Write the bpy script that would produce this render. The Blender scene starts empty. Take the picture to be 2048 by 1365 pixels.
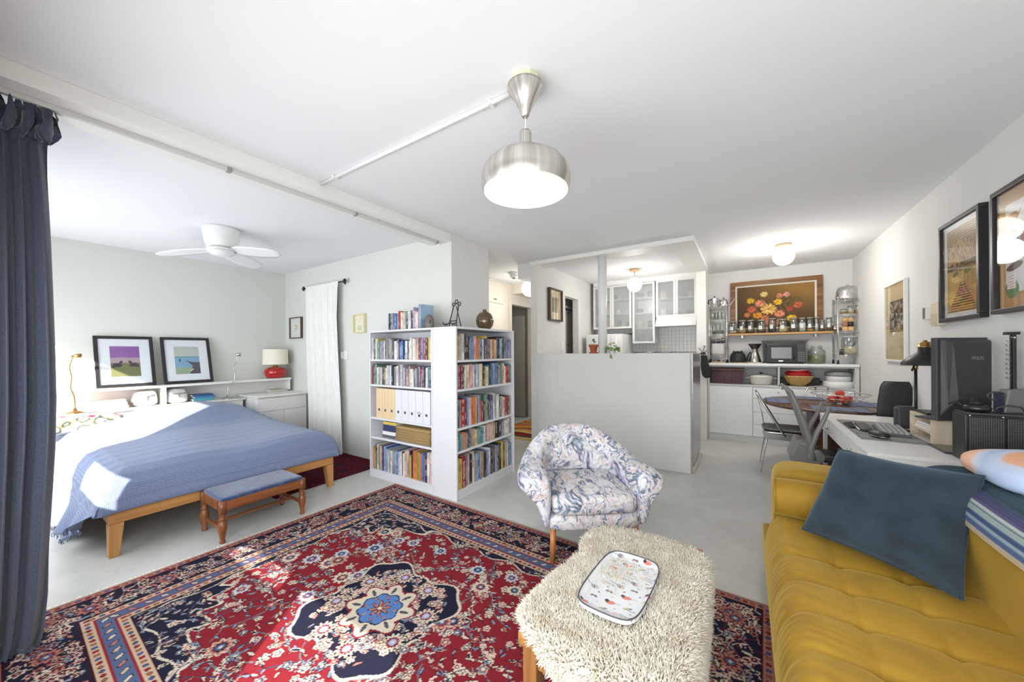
import bpy, bmesh, math, random
import numpy as np
from mathutils import Vector, Matrix

SC = bpy.context.scene
COL = SC.collection
RNG = random.Random(7)
PI = math.pi

# ---------------------------------------------------------------- camera
F_PX, YAW, ROLL, CYP, CH = 717.9, math.radians(32.982), math.radians(-0.353), 703.2, 1.32
_f = np.array([-math.sin(YAW), math.cos(YAW), 0.0])
_r = np.array([math.cos(YAW), math.sin(YAW), 0.0])
_u = np.array([0.0, 0.0, 1.0])
_R = math.cos(ROLL) * _r + math.sin(ROLL) * _u
_U = -math.sin(ROLL) * _r + math.cos(ROLL) * _u
_C = np.array([0.0, 0.0, CH])
cam = bpy.data.cameras.new('camera')
cam.sensor_width = 36.0
cam.lens = F_PX / 2048 * 36.0
cam.shift_y = (CYP - 682.5) / 2048
cam.clip_start = 0.02
cam_o = bpy.data.objects.new('camera', cam)
COL.objects.link(cam_o)
cam_o.matrix_world = Matrix(((_R[0], _U[0], -_f[0], 0), (_R[1], _U[1], -_f[1], 0), (_R[2], _U[2], -_f[2], CH), (0, 0, 0, 1)))
SC.camera = cam_o

# pixel column / row of the photograph -> metres on a known plane
def _ray(u, v):
    return _f + _R * ((u - 1024) / F_PX) - _U * ((v - CYP) / F_PX)
def on_z(u, v, z=0.0):
    d = _ray(u, v); p = _C + d * ((z - CH) / d[2]); return (p[0], p[1])
def on_x(u, v, x):
    d = _ray(u, v); p = _C + d * (x / d[0]); return (p[1], p[2])
def on_y(u, v, y):
    d = _ray(u, v); p = _C + d * (y / d[1]); return (p[0], p[2])
def X_at(u, y): return on_y(u, 701, y)[0]
def Y_at(u, x): return on_x(u, 701, x)[0]
def Z_at(v, x, y):
    d = np.array([x, y, 0.0]); w = d @ _f
    # row = CYP - F*((x,y,z-CH).U)/w
    base = d @ _U
    return CH + ((CYP - v) * w / F_PX - base) / _U[2]

# ---------------------------------------------------------------- world, sun, daylight fill, exposure
world = bpy.data.worlds.new('world'); SC.world = world
world.use_nodes = True
_bg = world.node_tree.nodes['Background']
_bg.inputs[0].default_value = (0.86, 0.93, 1.0, 1); _bg.inputs[1].default_value = 1.6
SUN_DIR = Vector((-0.61, 0.79, -0.544)).normalized()
_s = bpy.data.lights.new('sun', 'SUN'); _s.energy = 8.0; _s.angle = math.radians(0.6); _s.color = (1.0, 0.95, 0.88)
_so = bpy.data.objects.new('sun', _s); COL.objects.link(_so)
_so.rotation_euler = SUN_DIR.to_track_quat('-Z', 'Y').to_euler(); _so.location = (3, -4, 4)
def area(name, loc, sx, sz, power, color=(1, 1, 1), rot=(PI / 2, 0, 0), spread=PI):
    l = bpy.data.lights.new(name, 'AREA'); l.shape = 'RECTANGLE'; l.size = sx; l.size_y = sz; l.energy = power; l.color = color; l.spread = spread
    o = bpy.data.objects.new(name, l); COL.objects.link(o); o.location = loc; o.rotation_euler = rot
    return o
Y_REAR = -0.4
area('daylight_fill_bedroom', (-4.0, Y_REAR + 0.16, 1.2), 2.9, 1.4, 14, (0.92, 0.97, 1.0), rot=(PI / 2 - 0.2, 0, 0))  # fill lamp added inside the rear wall, standing in for bedroom daylight
area('daylight_fill_living', (-0.55, Y_REAR + 0.16, 1.2), 3.3, 1.4, 43, (0.92, 0.965, 1.0), rot=(PI / 2 - 0.2, 0, 0))  # unseen area lamp added as soft living room fill, wider than the wall openings
SC.view_settings.view_transform = 'Standard'
SC.view_settings.look = 'None'
SC.view_settings.gamma = 1.0
SC.view_settings.use_curve_mapping = False
SC.view_settings.exposure = 1.0

# ---------------------------------------------------------------- colour and material helpers
def lin(c):
    c = c / 255.0
    return c / 12.92 if c <= 0.04045 else ((c + 0.055) / 1.055) ** 2.4
def rgb(r, g, b): return (lin(r), lin(g), lin(b), 1.0)
def hx(s): return rgb(int(s[0:2], 16), int(s[2:4], 16), int(s[4:6], 16))
MATS = {}
def newmat(name):
    m = bpy.data.materials.new(name); m.use_nodes = True
    nt = m.node_tree; b = nt.nodes['Principled BSDF']
    MATS[name] = m
    return m, nt, b
def node(nt, t, **kw):
    n = nt.nodes.new(t)
    for k, v in kw.items():
        if k.startswith('i_'):
            key = k[2:]
            n.inputs[int(key) if key.isdigit() else key.replace('_', ' ')].default_value = v
        else:
            setattr(n, k, v)
    return n
def link(nt, a, b): nt.links.new(a, b)
def coords(nt, scale=(1, 1, 1), rot=(0, 0, 0), kind='Object'):
    tc = node(nt, 'ShaderNodeTexCoord'); mp = node(nt, 'ShaderNodeMapping')
    mp.inputs['Scale'].default_value = scale; mp.inputs['Rotation'].default_value = rot
    link(nt, tc.outputs[kind], mp.inputs['Vector'])
    return mp.outputs['Vector']
def ramp(nt, fac, stops, interp='LINEAR'):
    r = node(nt, 'ShaderNodeValToRGB'); e = r.color_ramp.elements; r.color_ramp.interpolation = interp
    while len(e) < len(stops): e.new(0.5)
    for k, (p, c) in enumerate(stops):
        e[k].position = p; e[k].color = c
    link(nt, fac, r.inputs[0])
    return r.outputs[0]
def bump(nt, b, h, strength=0.2, dist=0.01):
    n = node(nt, 'ShaderNodeBump'); n.inputs['Strength'].default_value = strength; n.inputs['Distance'].default_value = dist
    link(nt, h, n.inputs['Height']); link(nt, n.outputs[0], b.inputs['Normal'])
def M(name, col, rough=0.5, metal=0.0, spec=0.5, vary=0.0, scale=8.0, bmp=0.0, bscale=None, sheen=0.0, emit=None, estr=0.0):
    """plain coloured surface with fine procedural variation and relief"""
    if name in MATS: return MATS[name]
    m, nt, b = newmat(name)
    b.inputs['Base Color'].default_value = col
    b.inputs['Roughness'].default_value = rough; b.inputs['Metallic'].default_value = metal
    b.inputs['Specular IOR Level'].default_value = spec
    if sheen: b.inputs['Sheen Weight'].default_value = sheen; b.inputs['Sheen Roughness'].default_value = 0.4
    if vary or bmp:
        v = coords(nt)
        n = node(nt, 'ShaderNodeTexNoise', i_Scale=scale, i_Detail=4.0); link(nt, v, n.inputs['Vector'])
        if vary:
            lo = tuple(c * (1 - vary) for c in col[:3]) + (1,); hi = tuple(min(1, c * (1 + vary)) for c in col[:3]) + (1,)
            link(nt, ramp(nt, n.outputs[0], [(0.3, lo), (0.7, hi)]), b.inputs['Base Color'])
        if bmp:
            n2 = n
            if bscale:
                n2 = node(nt, 'ShaderNodeTexNoise', i_Scale=bscale, i_Detail=3.0); link(nt, v, n2.inputs['Vector'])
            bump(nt, b, n2.outputs[0], bmp, 0.004)
    if emit:
        b.inputs['Emission Color'].default_value = emit; b.inputs['Emission Strength'].default_value = estr
    return m
def wood(name, c1, c2, axis='x', scale=14.0, rough=0.42):
    if name in MATS: return MATS[name]
    m, nt, b = newmat(name)
    s = {'x': (0.08, 1, 1), 'y': (1, 0.08, 1), 'z': (1, 1, 0.08)}[axis]
    v = coords(nt, s)
    n = node(nt, 'ShaderNodeTexNoise', i_Scale=scale * 2.4, i_Detail=6.0, i_Distortion=0.6); link(nt, v, n.inputs['Vector'])
    link(nt, ramp(nt, n.outputs[0], [(0.3, c1), (0.7, c2)]), b.inputs['Base Color'])
    b.inputs['Roughness'].default_value = rough
    bump(nt, b, n.outputs[0], 0.08, 0.002)
    return m
def glass(name, tint=(1, 1, 1, 1), gloss=0.12, rough=0.02, haze=0.0, hazecol=(0.8, 0.8, 0.8, 1)):
    """thin clear (or frosted) pane: see-through with a gloss, plus a diffuse haze for frosting"""
    if name in MATS: return MATS[name]
    m, nt, b = newmat(name); nt.nodes.remove(b)
    out = nt.nodes['Material Output']
    t = node(nt, 'ShaderNodeBsdfTransparent'); t.inputs[0].default_value = tint
    g = node(nt, 'ShaderNodeBsdfGlossy'); g.inputs['Roughness'].default_value = rough
    lw = node(nt, 'ShaderNodeLayerWeight', i_Blend=0.25)
    mul = node(nt, 'ShaderNodeMath', operation='MULTIPLY_ADD'); mul.inputs[1].default_value = 0.30; mul.inputs[2].default_value = gloss * 0.25
    link(nt, lw.outputs['Facing'], mul.inputs[0])
    mx = node(nt, 'ShaderNodeMixShader'); link(nt, mul.outputs[0], mx.inputs[0]); link(nt, t.outputs[0], mx.inputs[1]); link(nt, g.outputs[0], mx.inputs[2])
    last = mx
    if haze:
        d = node(nt, 'ShaderNodeBsdfDiffuse'); d.inputs[0].default_value = hazecol
        m2 = node(nt, 'ShaderNodeMixShader'); m2.inputs[0].default_value = haze
        link(nt, mx.outputs[0], m2.inputs[1]); link(nt, d.outputs[0], m2.inputs[2]); last = m2
    link(nt, last.outputs[0], out.inputs[0])
    return m
def printed(name, rough=0.6, spec=0.3, sheen=0.0, fuzz=0.0):
    """colours carried by the mesh (woven or printed design)"""
    if name in MATS: return MATS[name]
    m, nt, b = newmat(name)
    a = node(nt, 'ShaderNodeVertexColor', layer_name='design')
    src = a.outputs[0]
    b.inputs['Roughness'].default_value = rough; b.inputs['Specular IOR Level'].default_value = spec
    if sheen: b.inputs['Sheen Weight'].default_value = sheen
    if fuzz:
        v = coords(nt); n = node(nt, 'ShaderNodeTexNoise', i_Scale=420.0, i_Detail=2.0); link(nt, v, n.inputs['Vector'])
        bump(nt, b, n.outputs[0], fuzz, 0.004)
        mx = node(nt, 'ShaderNodeMix', data_type='RGBA', blend_type='MULTIPLY'); mx.inputs[0].default_value = 0.5
        link(nt, src, mx.inputs[6]); link(nt, ramp(nt, n.outputs[0], [(0.25, (0.55, 0.55, 0.55, 1)), (0.65, (1, 1, 1, 1))]), mx.inputs[7]); src = mx.outputs[2]
    link(nt, src, b.inputs['Base Color'])
    return m

# ---------------------------------------------------------------- mesh helper
class G:
    def __init__(s): s.v = []; s.f = []
    def add(s, vs, fs):
        o = len(s.v); s.v += [tuple(map(float, p)) for p in vs]; s.f += [tuple(i + o for i in q) for q in fs]; return s
    def box(s, x0, x1, y0, y1, z0, z1):
        return s.add([(x0, y0, z0), (x1, y0, z0), (x1, y1, z0), (x0, y1, z0), (x0, y0, z1), (x1, y0, z1), (x1, y1, z1), (x0, y1, z1)],
                     [(0, 3, 2, 1), (4, 5, 6, 7), (0, 1, 5, 4), (1, 2, 6, 5), (2, 3, 7, 6), (3, 0, 4, 7)])
    def hexa(s, lo, hi):
        """lo, hi: four corners each, counter-clockwise seen from hi"""
        return s.add(list(lo) + list(hi), [(3, 2, 1, 0), (4, 5, 6, 7), (0, 1, 5, 4), (1, 2, 6, 5), (2, 3, 7, 6), (3, 0, 4, 7)])
    def loft(s, rings, closed=True, caps=True, loop=False):
        n = len(rings[0]); o = []
        for r in rings: o += list(r)
        fs = []; R = len(rings)
        for i in range(R if loop else R - 1):
            for j in range(n if closed else n - 1):
                a, b = i * n + j, i * n + (j + 1) % n
                c, d = ((i + 1) % R) * n + (j + 1) % n, ((i + 1) % R) * n + j
                fs.append((a, b, c, d))
        if caps and closed and not loop:
            fs.append(tuple(range(n - 1, -1, -1))); fs.append(tuple(range((R - 1) * n, R * n)))
        return s.add(o, fs)
    def lathe(s, prof, c=(0, 0, 0), n=20, caps=True, sx=1.0, sy=1.0):
        rings = [[(c[0] + r * sx * math.cos(2 * PI * k / n), c[1] + r * sy * math.sin(2 * PI * k / n), c[2] + z) for k in range(n)] for r, z in prof]
        return s.loft(rings, True, caps)
    def cyl(s, p0, p1, r0, r1=None, n=12):
        return s.tube([p0, p1], [r0, r0 if r1 is None else r1], n)
    def tube(s, path, r, n=8, caps=True, loop=False, flat=1.0):
        P = [Vector(p) for p in path]; rr = r if isinstance(r, (list, tuple)) else [r] * len(P)
        rings = []; prev = None
        for i, p in enumerate(P):
            if loop: d = P[(i + 1) % len(P)] - P[i - 1]
            else: d = P[min(i + 1, len(P) - 1)] - P[max(i - 1, 0)]
            d.normalize()
            if prev is None:
                a = Vector((0, 0, 1)) if abs(d.z) < 0.9 else Vector((1, 0, 0))
                a = (a - d * a.dot(d)).normalized()
            else:
                a = (prev - d * prev.dot(d))
                a = a.normalized() if a.length > 1e-6 else d.orthogonal().normalized()
            prev = a; b = d.cross(a)
            rings.append([tuple(p + (a * math.cos(2 * PI * k / n) * flat + b * math.sin(2 * PI * k / n)) * rr[i]) for k in range(n)])
        return s.loft(rings, True, caps, loop)
    def sphere(s, c, r, n=16, m=10, sx=1, sy=1, sz=1):
        prof = [(max(1e-4, r * math.sin(PI * k / m)), -r * math.cos(PI * k / m)) for k in range(m + 1)]
        rings = [[(c[0] + q * sx * math.cos(2 * PI * k / n), c[1] + q * sy * math.sin(2 * PI * k / n), c[2] + z * sz) for k in range(n)] for q, z in prof]
        return s.loft(rings)
    def torus(s, c, R, r, n=24, m=8, axis='z', sx=1, sy=1):
        pts = []
        for k in range(n):
            a = 2 * PI * k / n; x, y = R * sx * math.cos(a), R * sy * math.sin(a)
            pts.append({'z': (c[0] + x, c[1] + y, c[2]), 'y': (c[0] + x, c[1], c[2] + y), 'x': (c[0], c[1] + x, c[2] + y)}[axis])
        return s.tube(pts, r, m, False, True)
    def pillow(s, c, w, d, h, e=0.45, eh=0.6, n=28, m=14):
        """superellipsoid: rounded box of full size w, d, h"""
        def sp(a, p): return math.copysign(abs(a) ** p, a)
        rings = []
        for i in range(m + 1):
            ph = -PI / 2 + PI * i / m; cz = sp(math.sin(ph), eh); cr = max(1e-4, sp(math.cos(ph), eh))
            rings.append([(c[0] + w / 2 * cr * sp(math.cos(2 * PI * k / n), e), c[1] + d / 2 * cr * sp(math.sin(2 * PI * k / n), e), c[2] + h / 2 * cz) for k in range(n)])
        return s.loft(rings)
    def surf(s, fn, nu, nv, thick=None):
        """fn(a,b) a,b in 0..1 -> point; thick adds a back face offset (dx,dy,dz) or function"""
        top = [fn(i / nu, j / nv) for i in range(nu + 1) for j in range(nv + 1)]
        idx = lambda i, j: i * (nv + 1) + j
        fs = [(idx(i, j), idx(i + 1, j), idx(i + 1, j + 1), idx(i, j + 1)) for i in range(nu) for j in range(nv)]
        if thick is None: return s.add(top, fs)
        N = len(top)
        bot = [(p[0] + thick[0], p[1] + thick[1], p[2] + thick[2]) for p in top]
        fs2 = [tuple(N + q for q in reversed(f)) for f in fs]
        side = []
        for i in range(nu):
            side.append((idx(i + 1, 0), idx(i, 0), N + idx(i, 0), N + idx(i + 1, 0)))
            side.append((idx(i, nv), idx(i + 1, nv), N + idx(i + 1, nv), N + idx(i, nv)))
        for j in range(nv):
            side.append((idx(0, j), idx(0, j + 1), N + idx(0, j + 1), N + idx(0, j)))
            side.append((idx(nu, j + 1), idx(nu, j), N + idx(nu, j), N + idx(nu, j + 1)))
        return s.add(top + bot, fs + fs2 + side)
    def prism(s, poly, lo, hi, axis='z'):
        def pt(a, b, h): return {'z': (a, b, h), 'y': (a, h, b), 'x': (h, a, b)}[axis]
        n = len(poly)
        return s.add([pt(a, b, lo) for a, b in poly] + [pt(a, b, hi) for a, b in poly],
                     [tuple(range(n - 1, -1, -1)), tuple(range(n, 2 * n))] + [(k, (k + 1) % n, n + (k + 1) % n, n + k) for k in range(n)])
    def rot(s, rz, c=(0, 0, 0)):
        ca, sa = math.cos(rz), math.sin(rz)
        s.v = [(c[0] + (x - c[0]) * ca - (y - c[1]) * sa, c[1] + (x - c[0]) * sa + (y - c[1]) * ca, z) for x, y, z in s.v]; return s
    def mesh(s, name):
        me = bpy.data.meshes.new(name); me.from_pydata(s.v, [], s.f)
        b = bmesh.new(); b.from_mesh(me); bmesh.ops.recalc_face_normals(b, faces=b.faces); b.to_mesh(me); b.free()
        return me
    def build(s, name, mat, parent=None, smooth=False, bevel=0.0, loc=None, label=None, seg=2):
        return link_mesh(name, s.mesh(name), mat, parent, smooth, bevel, loc, label, seg)
def link_mesh(name, me, mat, parent=None, smooth=False, bevel=0.0, loc=None, label=None, seg=2):
    if mat is not None and not me.materials: me.materials.append(mat)
    if smooth: me.polygons.foreach_set('use_smooth', [True] * len(me.polygons))
    o = bpy.data.objects.new(name, me); COL.objects.link(o)
    if parent is not None: o.parent = parent
    if loc is not None: o.location = loc
    if bevel:
        md = o.modifiers.new('edge', 'BEVEL'); md.width = bevel; md.segments = seg; md.limit_method = 'ANGLE'; md.angle_limit = math.radians(40)
    if smooth == 'auto':
        pass
    if label: o['label'] = label
    return o
def thing(name, label, cat, loc=(0, 0, 0), rz=0.0, group=None):
    o = bpy.data.objects.new(name, None); COL.objects.link(o); o.empty_display_size = 0.05
    o.location = loc; o.rotation_euler = (0, 0, rz); o['label'] = label; o['category'] = cat
    if group: o['group'] = group
    return o
def tag(o, label, cat, group=None):
    o['label'] = label; o['category'] = cat
    if group: o['group'] = group
    return o
def struct(name, g, mat, bevel=0.0, parent=None, smooth=False, label=None):
    o = g.build(name, mat, parent, smooth, bevel)
    if parent is None: o['kind'] = 'structure'
    if label: o['label'] = label
    return o
def dup(o, loc, rz=None, label=None, parent=None):
    c = o.copy(); COL.objects.link(c)
    if parent is not None: c.parent = parent
    if loc is not None: c.location = loc
    if rz is not None: c.rotation_euler = (0, 0, rz)
    if label: c['label'] = label
    for ch in list(o.children): dup(ch, None, None, None, c)
    return c
def design_mesh(name, pts, nu, nv, cols, thick):
    """grid of (nu+1)*(nv+1) points with one colour each, closed below by a slab of the given offset"""
    nU, nV = nu + 1, nv + 1
    top = np.asarray(pts, dtype=np.float32).reshape(nU * nV, 3)
    i = np.arange(nu)[:, None]; j = np.arange(nv)[None, :]
    a = (i * nV + j).ravel(); q = np.stack([a, a + nV, a + nV + 1, a + 1], 1)
    edge = [k * nV for k in range(nU)] + [(nU - 1) * nV + k for k in range(1, nV)] + [k * nV + nV - 1 for k in range(nU - 2, -1, -1)] + [k for k in range(nV - 2, 0, -1)]
    rim = top[edge] + np.asarray(thick, dtype=np.float32)
    N = len(top); E = len(edge)
    side = np.array([(edge[k], N + k, N + (k + 1) % E, edge[(k + 1) % E]) for k in range(E)])
    verts = np.concatenate([top, rim]); quads = np.concatenate([q, side])
    me = bpy.data.meshes.new(name)
    nf = len(quads)
    me.vertices.add(len(verts)); me.vertices.foreach_set('co', verts.ravel())
    me.loops.add(nf * 4 + E); me.loops.foreach_set('vertex_index', np.concatenate([quads.ravel(), np.arange(N, N + E)]).astype(np.int32))
    me.polygons.add(nf + 1)
    me.polygons.foreach_set('loop_start', np.concatenate([np.arange(nf) * 4, [nf * 4]]).astype(np.int32))
    try: me.polygons.foreach_set('loop_total', np.concatenate([np.full(nf, 4), [E]]).astype(np.int32))
    except Exception: pass
    me.update(calc_edges=True); me.validate()
    at = me.color_attributes.new('design', 'FLOAT_COLOR', 'POINT')
    cc = np.ones((len(verts), 4), dtype=np.float32); cc[:N, :3] = np.asarray(cols, dtype=np.float32).reshape(N, 3)
    cc[N:, :3] = cc[edge, :3]
    at.data.foreach_set('color', cc.ravel())
    return me
def s2l(a):
    a = np.asarray(a, dtype=np.float64) / 255.0
    return np.where(a <= 0.04045, a / 12.92, ((a + 0.055) / 1.055) ** 2.4)
class Canvas:
    """numpy drawing board in metres (x right, y up); feeds the colours of woven and printed surfaces"""
    def __init__(s, w, h, res, base=(200, 200, 200)):
        s.w, s.h = w, h; s.nu = max(2, int(round(w / res))); s.nv = max(2, int(round(h / res)))
        s.x, s.y = np.meshgrid(np.linspace(0, w, s.nu + 1), np.linspace(0, h, s.nv + 1), indexing='ij')
        s.c = np.zeros(s.x.shape + (3,)); s.c[:] = base
    def fill(s, mask, col): s.c[mask] = col
    def win(s, cx, cy, r):
        i0 = max(0, int((cx - r) / s.w * s.nu)); i1 = min(s.nu + 1, int((cx + r) / s.w * s.nu) + 2)
        j0 = max(0, int((cy - r) / s.h * s.nv)); j1 = min(s.nv + 1, int((cy + r) / s.h * s.nv) + 2)
        return slice(i0, max(i0, i1)), slice(j0, max(j0, j1))
    def blob(s, cx, cy, r, col, ry=None, ang=0.0, pet=0, amp=0.0, ph=0.0, alpha=1.0):
        R = max(r, ry or r) * (1 + amp) * 1.05
        a, b = s.win(cx, cy, R); X = s.x[a, b] - cx; Y = s.y[a, b] - cy
        if X.size == 0: return
        ca, sa = math.cos(ang), math.sin(ang); U = (X * ca + Y * sa) / r; V = (-X * sa + Y * ca) / (ry or r)
        d = np.hypot(U, V)
        if pet: d = d / (1 + amp * np.cos(pet * np.arctan2(V, U) + ph))
        m = d < 1
        sub = s.c[a, b]; sub[m] = sub[m] * (1 - alpha) + np.array(col) * alpha
    def line(s, pts, wd, col):
        for (x0, y0), (x1, y1) in zip(pts[:-1], pts[1:]):
            L = math.hypot(x1 - x0, y1 - y0); n = max(1, int(L / (wd * 0.7)))
            for k in range(n + 1):
                t = k / n; s.blob(x0 + (x1 - x0) * t, y0 + (y1 - y0) * t, wd / 2, col)
    def rect(s, x0, x1, y0, y1, col): s.fill((s.x >= x0) & (s.x <= x1) & (s.y >= y0) & (s.y <= y1), col)
    def poly(s, pts, col):
        inside = np.zeros(s.x.shape, bool); n = len(pts)
        for k in range(n):
            (xa, ya), (xb, yb) = pts[k], pts[(k + 1) % n]
            if ya == yb: continue
            c = ((ya > s.y) != (yb > s.y)) & (s.x < (xb - xa) * (s.y - ya) / (yb - ya) + xa)
            inside ^= c
        s.fill(inside, col)
    def flat(s, name, mat, O, A, B, thick, parent=None, label=None):
        """lay the board out from corner O along vectors A (x) and B (y)"""
        O, A, B = map(np.array, (O, A, B))
        p = O[None, None, :] + (s.x / s.w)[..., None] * A + (s.y / s.h)[..., None] * B
        me = design_mesh(name, p, s.nu, s.nv, s2l(np.clip(s.c, 0, 255)), thick)
        return link_mesh(name, me, mat, parent, label=label)

# ---------------------------------------------------------------- shared materials
m_wall = M('wall_plaster', rgb(222, 221, 218), 0.85, vary=0.03, scale=2.2, bmp=0.06, bscale=14)
m_bed_wall = M('bedroom_plaster', rgb(217, 219, 211), 0.85, vary=0.02, scale=2.0, bmp=0.05, bscale=14)
m_ceil = M('ceiling_paint', rgb(234, 235, 236), 0.9, vary=0.01, scale=1.5, bmp=0.04, bscale=10)
m_trim = M('trim_white', rgb(233, 232, 227), 0.55, vary=0.015, scale=3)
m_cream = M('hall_cream', rgb(221, 214, 200), 0.6, vary=0.02, scale=3)
m_greydoor = M('grey_door', rgb(168, 165, 158), 0.6, vary=0.02, scale=3)
m_lam = M('white_laminate', rgb(216, 217, 221), 0.4, vary=0.01, scale=4)
m_white = M('white_gloss', rgb(236, 236, 234), 0.3, vary=0.01, scale=5)
m_black = M('black_satin', rgb(32, 32, 34), 0.42, vary=0.08, scale=20)
m_dark = M('charcoal_plastic', rgb(62, 62, 63), 0.5, vary=0.08, scale=30, bmp=0.05, bscale=220)
m_steel = M('brushed_steel', rgb(190, 190, 188), 0.28, metal=1.0, vary=0.05, scale=30)
m_chrome = M('chrome', rgb(215, 215, 215), 0.12, metal=1.0, vary=0.02, scale=30)
m_brass = M('brass', rgb(186, 148, 96), 0.25, metal=1.0, vary=0.06, scale=30)
m_paper = M('paper', rgb(235, 231, 222), 0.8, vary=0.03, scale=30)
m_matw = M('mat_board', rgb(232, 235, 238), 0.8, vary=0.01, scale=30)
m_blackframe = M('black_frame', rgb(38, 36, 36), 0.4, vary=0.1, scale=30)
m_glass = glass('clear_glass')
m_jar = glass('jar_glass', (0.93, 0.95, 0.94, 1), gloss=0.3)
m_frost = glass('frosted_glass', (0.9, 0.91, 0.91, 1), gloss=0.1, rough=0.35, haze=0.2, hazecol=rgb(236, 237, 235))
m_print = printed('printed_paper', 0.7)
m_oak = wood('pale_oak', rgb(196, 168, 128), rgb(222, 200, 166), 'x', 10)
m_bulb = M('lit_bulb', (1, 0.93, 0.8, 1), 0.5, emit=(1, 0.93, 0.82, 1), estr=7.0)
m_globe = M('lit_globe', (1, 0.97, 0.92, 1), 0.5, emit=(1, 0.96, 0.88, 1), estr=1.6)

# polished concrete
m_floor, nt, b = newmat('polished_concrete')
v = coords(nt)
n1 = node(nt, 'ShaderNodeTexNoise', i_Scale=1.4, i_Detail=8.0, i_Roughness=0.62); link(nt, v, n1.inputs['Vector'])
n2 = node(nt, 'ShaderNodeTexNoise', i_Scale=11.0, i_Detail=6.0, i_Distortion=1.2); link(nt, v, n2.inputs['Vector'])
base = ramp(nt, n1.outputs[0], [(0.3, rgb(184, 184, 180)), (0.55, rgb(196, 196, 192)), (0.8, rgb(206, 206, 202))])
spk = ramp(nt, n2.outputs[0], [(0.25, (0.86, 0.86, 0.85, 1)), (0.5, (1, 1, 1, 1))])
mx = node(nt, 'ShaderNodeMix', data_type='RGBA', blend_type='MULTIPLY'); mx.inputs[0].default_value = 0.7
link(nt, base, mx.inputs[6]); link(nt, spk, mx.inputs[7]); link(nt, mx.outputs[2], b.inputs['Base Color'])
rr = ramp(nt, n1.outputs[0], [(0.3, (0.38,) * 3 + (1,)), (0.7, (0.3,) * 3 + (1,))]); link(nt, rr, b.inputs['Roughness'])
b.inputs['Specular IOR Level'].default_value = 0.35
bump(nt, b, n2.outputs[0], 0.06, 0.003)

# ---------------------------------------------------------------- setting
ZC = 2.53
XL, XR, YB, YK = -5.95, 1.21, 2.75, 6.5
XH = -3.55
struct('floor', G().box(-6.1, 1.35, -0.55, 8.2, -0.06, 0.0), m_floor)
struct('ceiling', G().box(-6.1, 1.35, -0.55, 8.2, ZC, ZC + 0.08), m_ceil)
struct('wall_right', G().box(XR, XR + 0.1, -0.5, YK + 0.1, 0, ZC), m_wall)
struct('wall_back', G().box(-2.437, XR, YK, YK + 0.1, 0, ZC), m_wall)
struct('wall_left', G().box(XL - 0.1, XL, -0.5, YB + 0.1, 0, ZC), m_bed_wall)
struct('wall_bedroom', G().box(XL, -3.65, YB, YB + 0.1, 0, ZC).box(-3.65, -2.52, YB, 2.80, 0, ZC), m_bed_wall)
struct('wall_pier', G().box(-3.65, -2.52, 2.80, 3.39, 0, ZC).box(-2.5205, -2.517, YB, 2.80, 0, ZC), m_wall)
# unseen rear wall behind the camera, its four openings shaped to form the sun patches
def holed(x0, x1, z0, z1, holes, y0, y1):
    g = G(); xs = sorted({x0, x1, *[h[0] for h in holes], *[h[1] for h in holes]}); zs = sorted({z0, z1, *[h[2] for h in holes], *[h[3] for h in holes]})
    for a, c in zip(xs[:-1], xs[1:]):
        for p, q in zip(zs[:-1], zs[1:]):
            mxx, mz = (a + c) / 2, (p + q) / 2
            if any(h[0] < mxx < h[1] and h[2] < mz < h[3] for h in holes): continue
            g.box(a, c, y0, y1, p, q)
    return g
struct('wall_rear', holed(-6.05, XR + 0.1, 0, ZC, [(-5.5, -3.55, 0.55, 2.10), (-3.27, -2.62, 0.96, 1.22), (-1.78, -1.08, 0.94, 1.06), (-0.95, -0.13, 0.45, 1.03)], Y_REAR - 0.06, Y_REAR), m_wall)
# hall: wall with closet and doorway, room behind the doorway
dy0 = Y_at(1023, XH); dy1 = 6.2
dz = Z_at(609, XH, dy0)
g = G().box(XH - 0.1, XH, 3.39, dy0, 0, ZC).box(XH - 0.1, XH, dy0, dy1, dz, ZC).box(XH - 0.1, XH, dy1, 8.1, 0, ZC)
struct('wall_hall', g, m_cream)
struct('wall_hall_end', G().box(XH, -2.337, 8.0, 8.1, 0, ZC), m_cream)
struct('wall_side_room', G().box(-5.0, XH - 0.1, 6.7, 6.8, 0, ZC).box(-5.0, -4.9, 4.4, 6.7, 0, ZC).box(-4.9, XH - 0.1, 4.3, 4.4, 0, ZC), m_cream)
struct('trim_1', G().box(XH, XH + 0.018, dy0 - 0.09, dy0, 0, dz + 0.09).box(XH, XH + 0.018, dy0, dy1, dz, dz + 0.09).box(XH, XH + 0.018, dy1, dy1 + 0.09, 0, dz + 0.09), m_cream, 0.004)
struct('trim_2', G().box(XH, XH + 0.28, dy0 + 0.02, 7.2, 2.36, ZC), m_cream)
d1 = struct('door_1', G().box(-4.40, -3.69, 6.12, 6.16, 0.012, 2.03), m_greydoor, 0.003)
G().cyl((-3.685, 6.135, 0.25), (-3.685, 6.135, 0.36), 0.012).build('hinge', m_steel, d1)
G().cyl((-3.685, 6.135, 1.68), (-3.685, 6.135, 1.79), 0.012).build('hinge', m_steel, d1)
G().cyl((-4.32, 6.12, 1.0), (-4.32, 6.07, 1.0), 0.012).sphere((-4.32, 6.06, 1.0), 0.028).build('door_knob', m_steel, d1, True)
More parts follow.
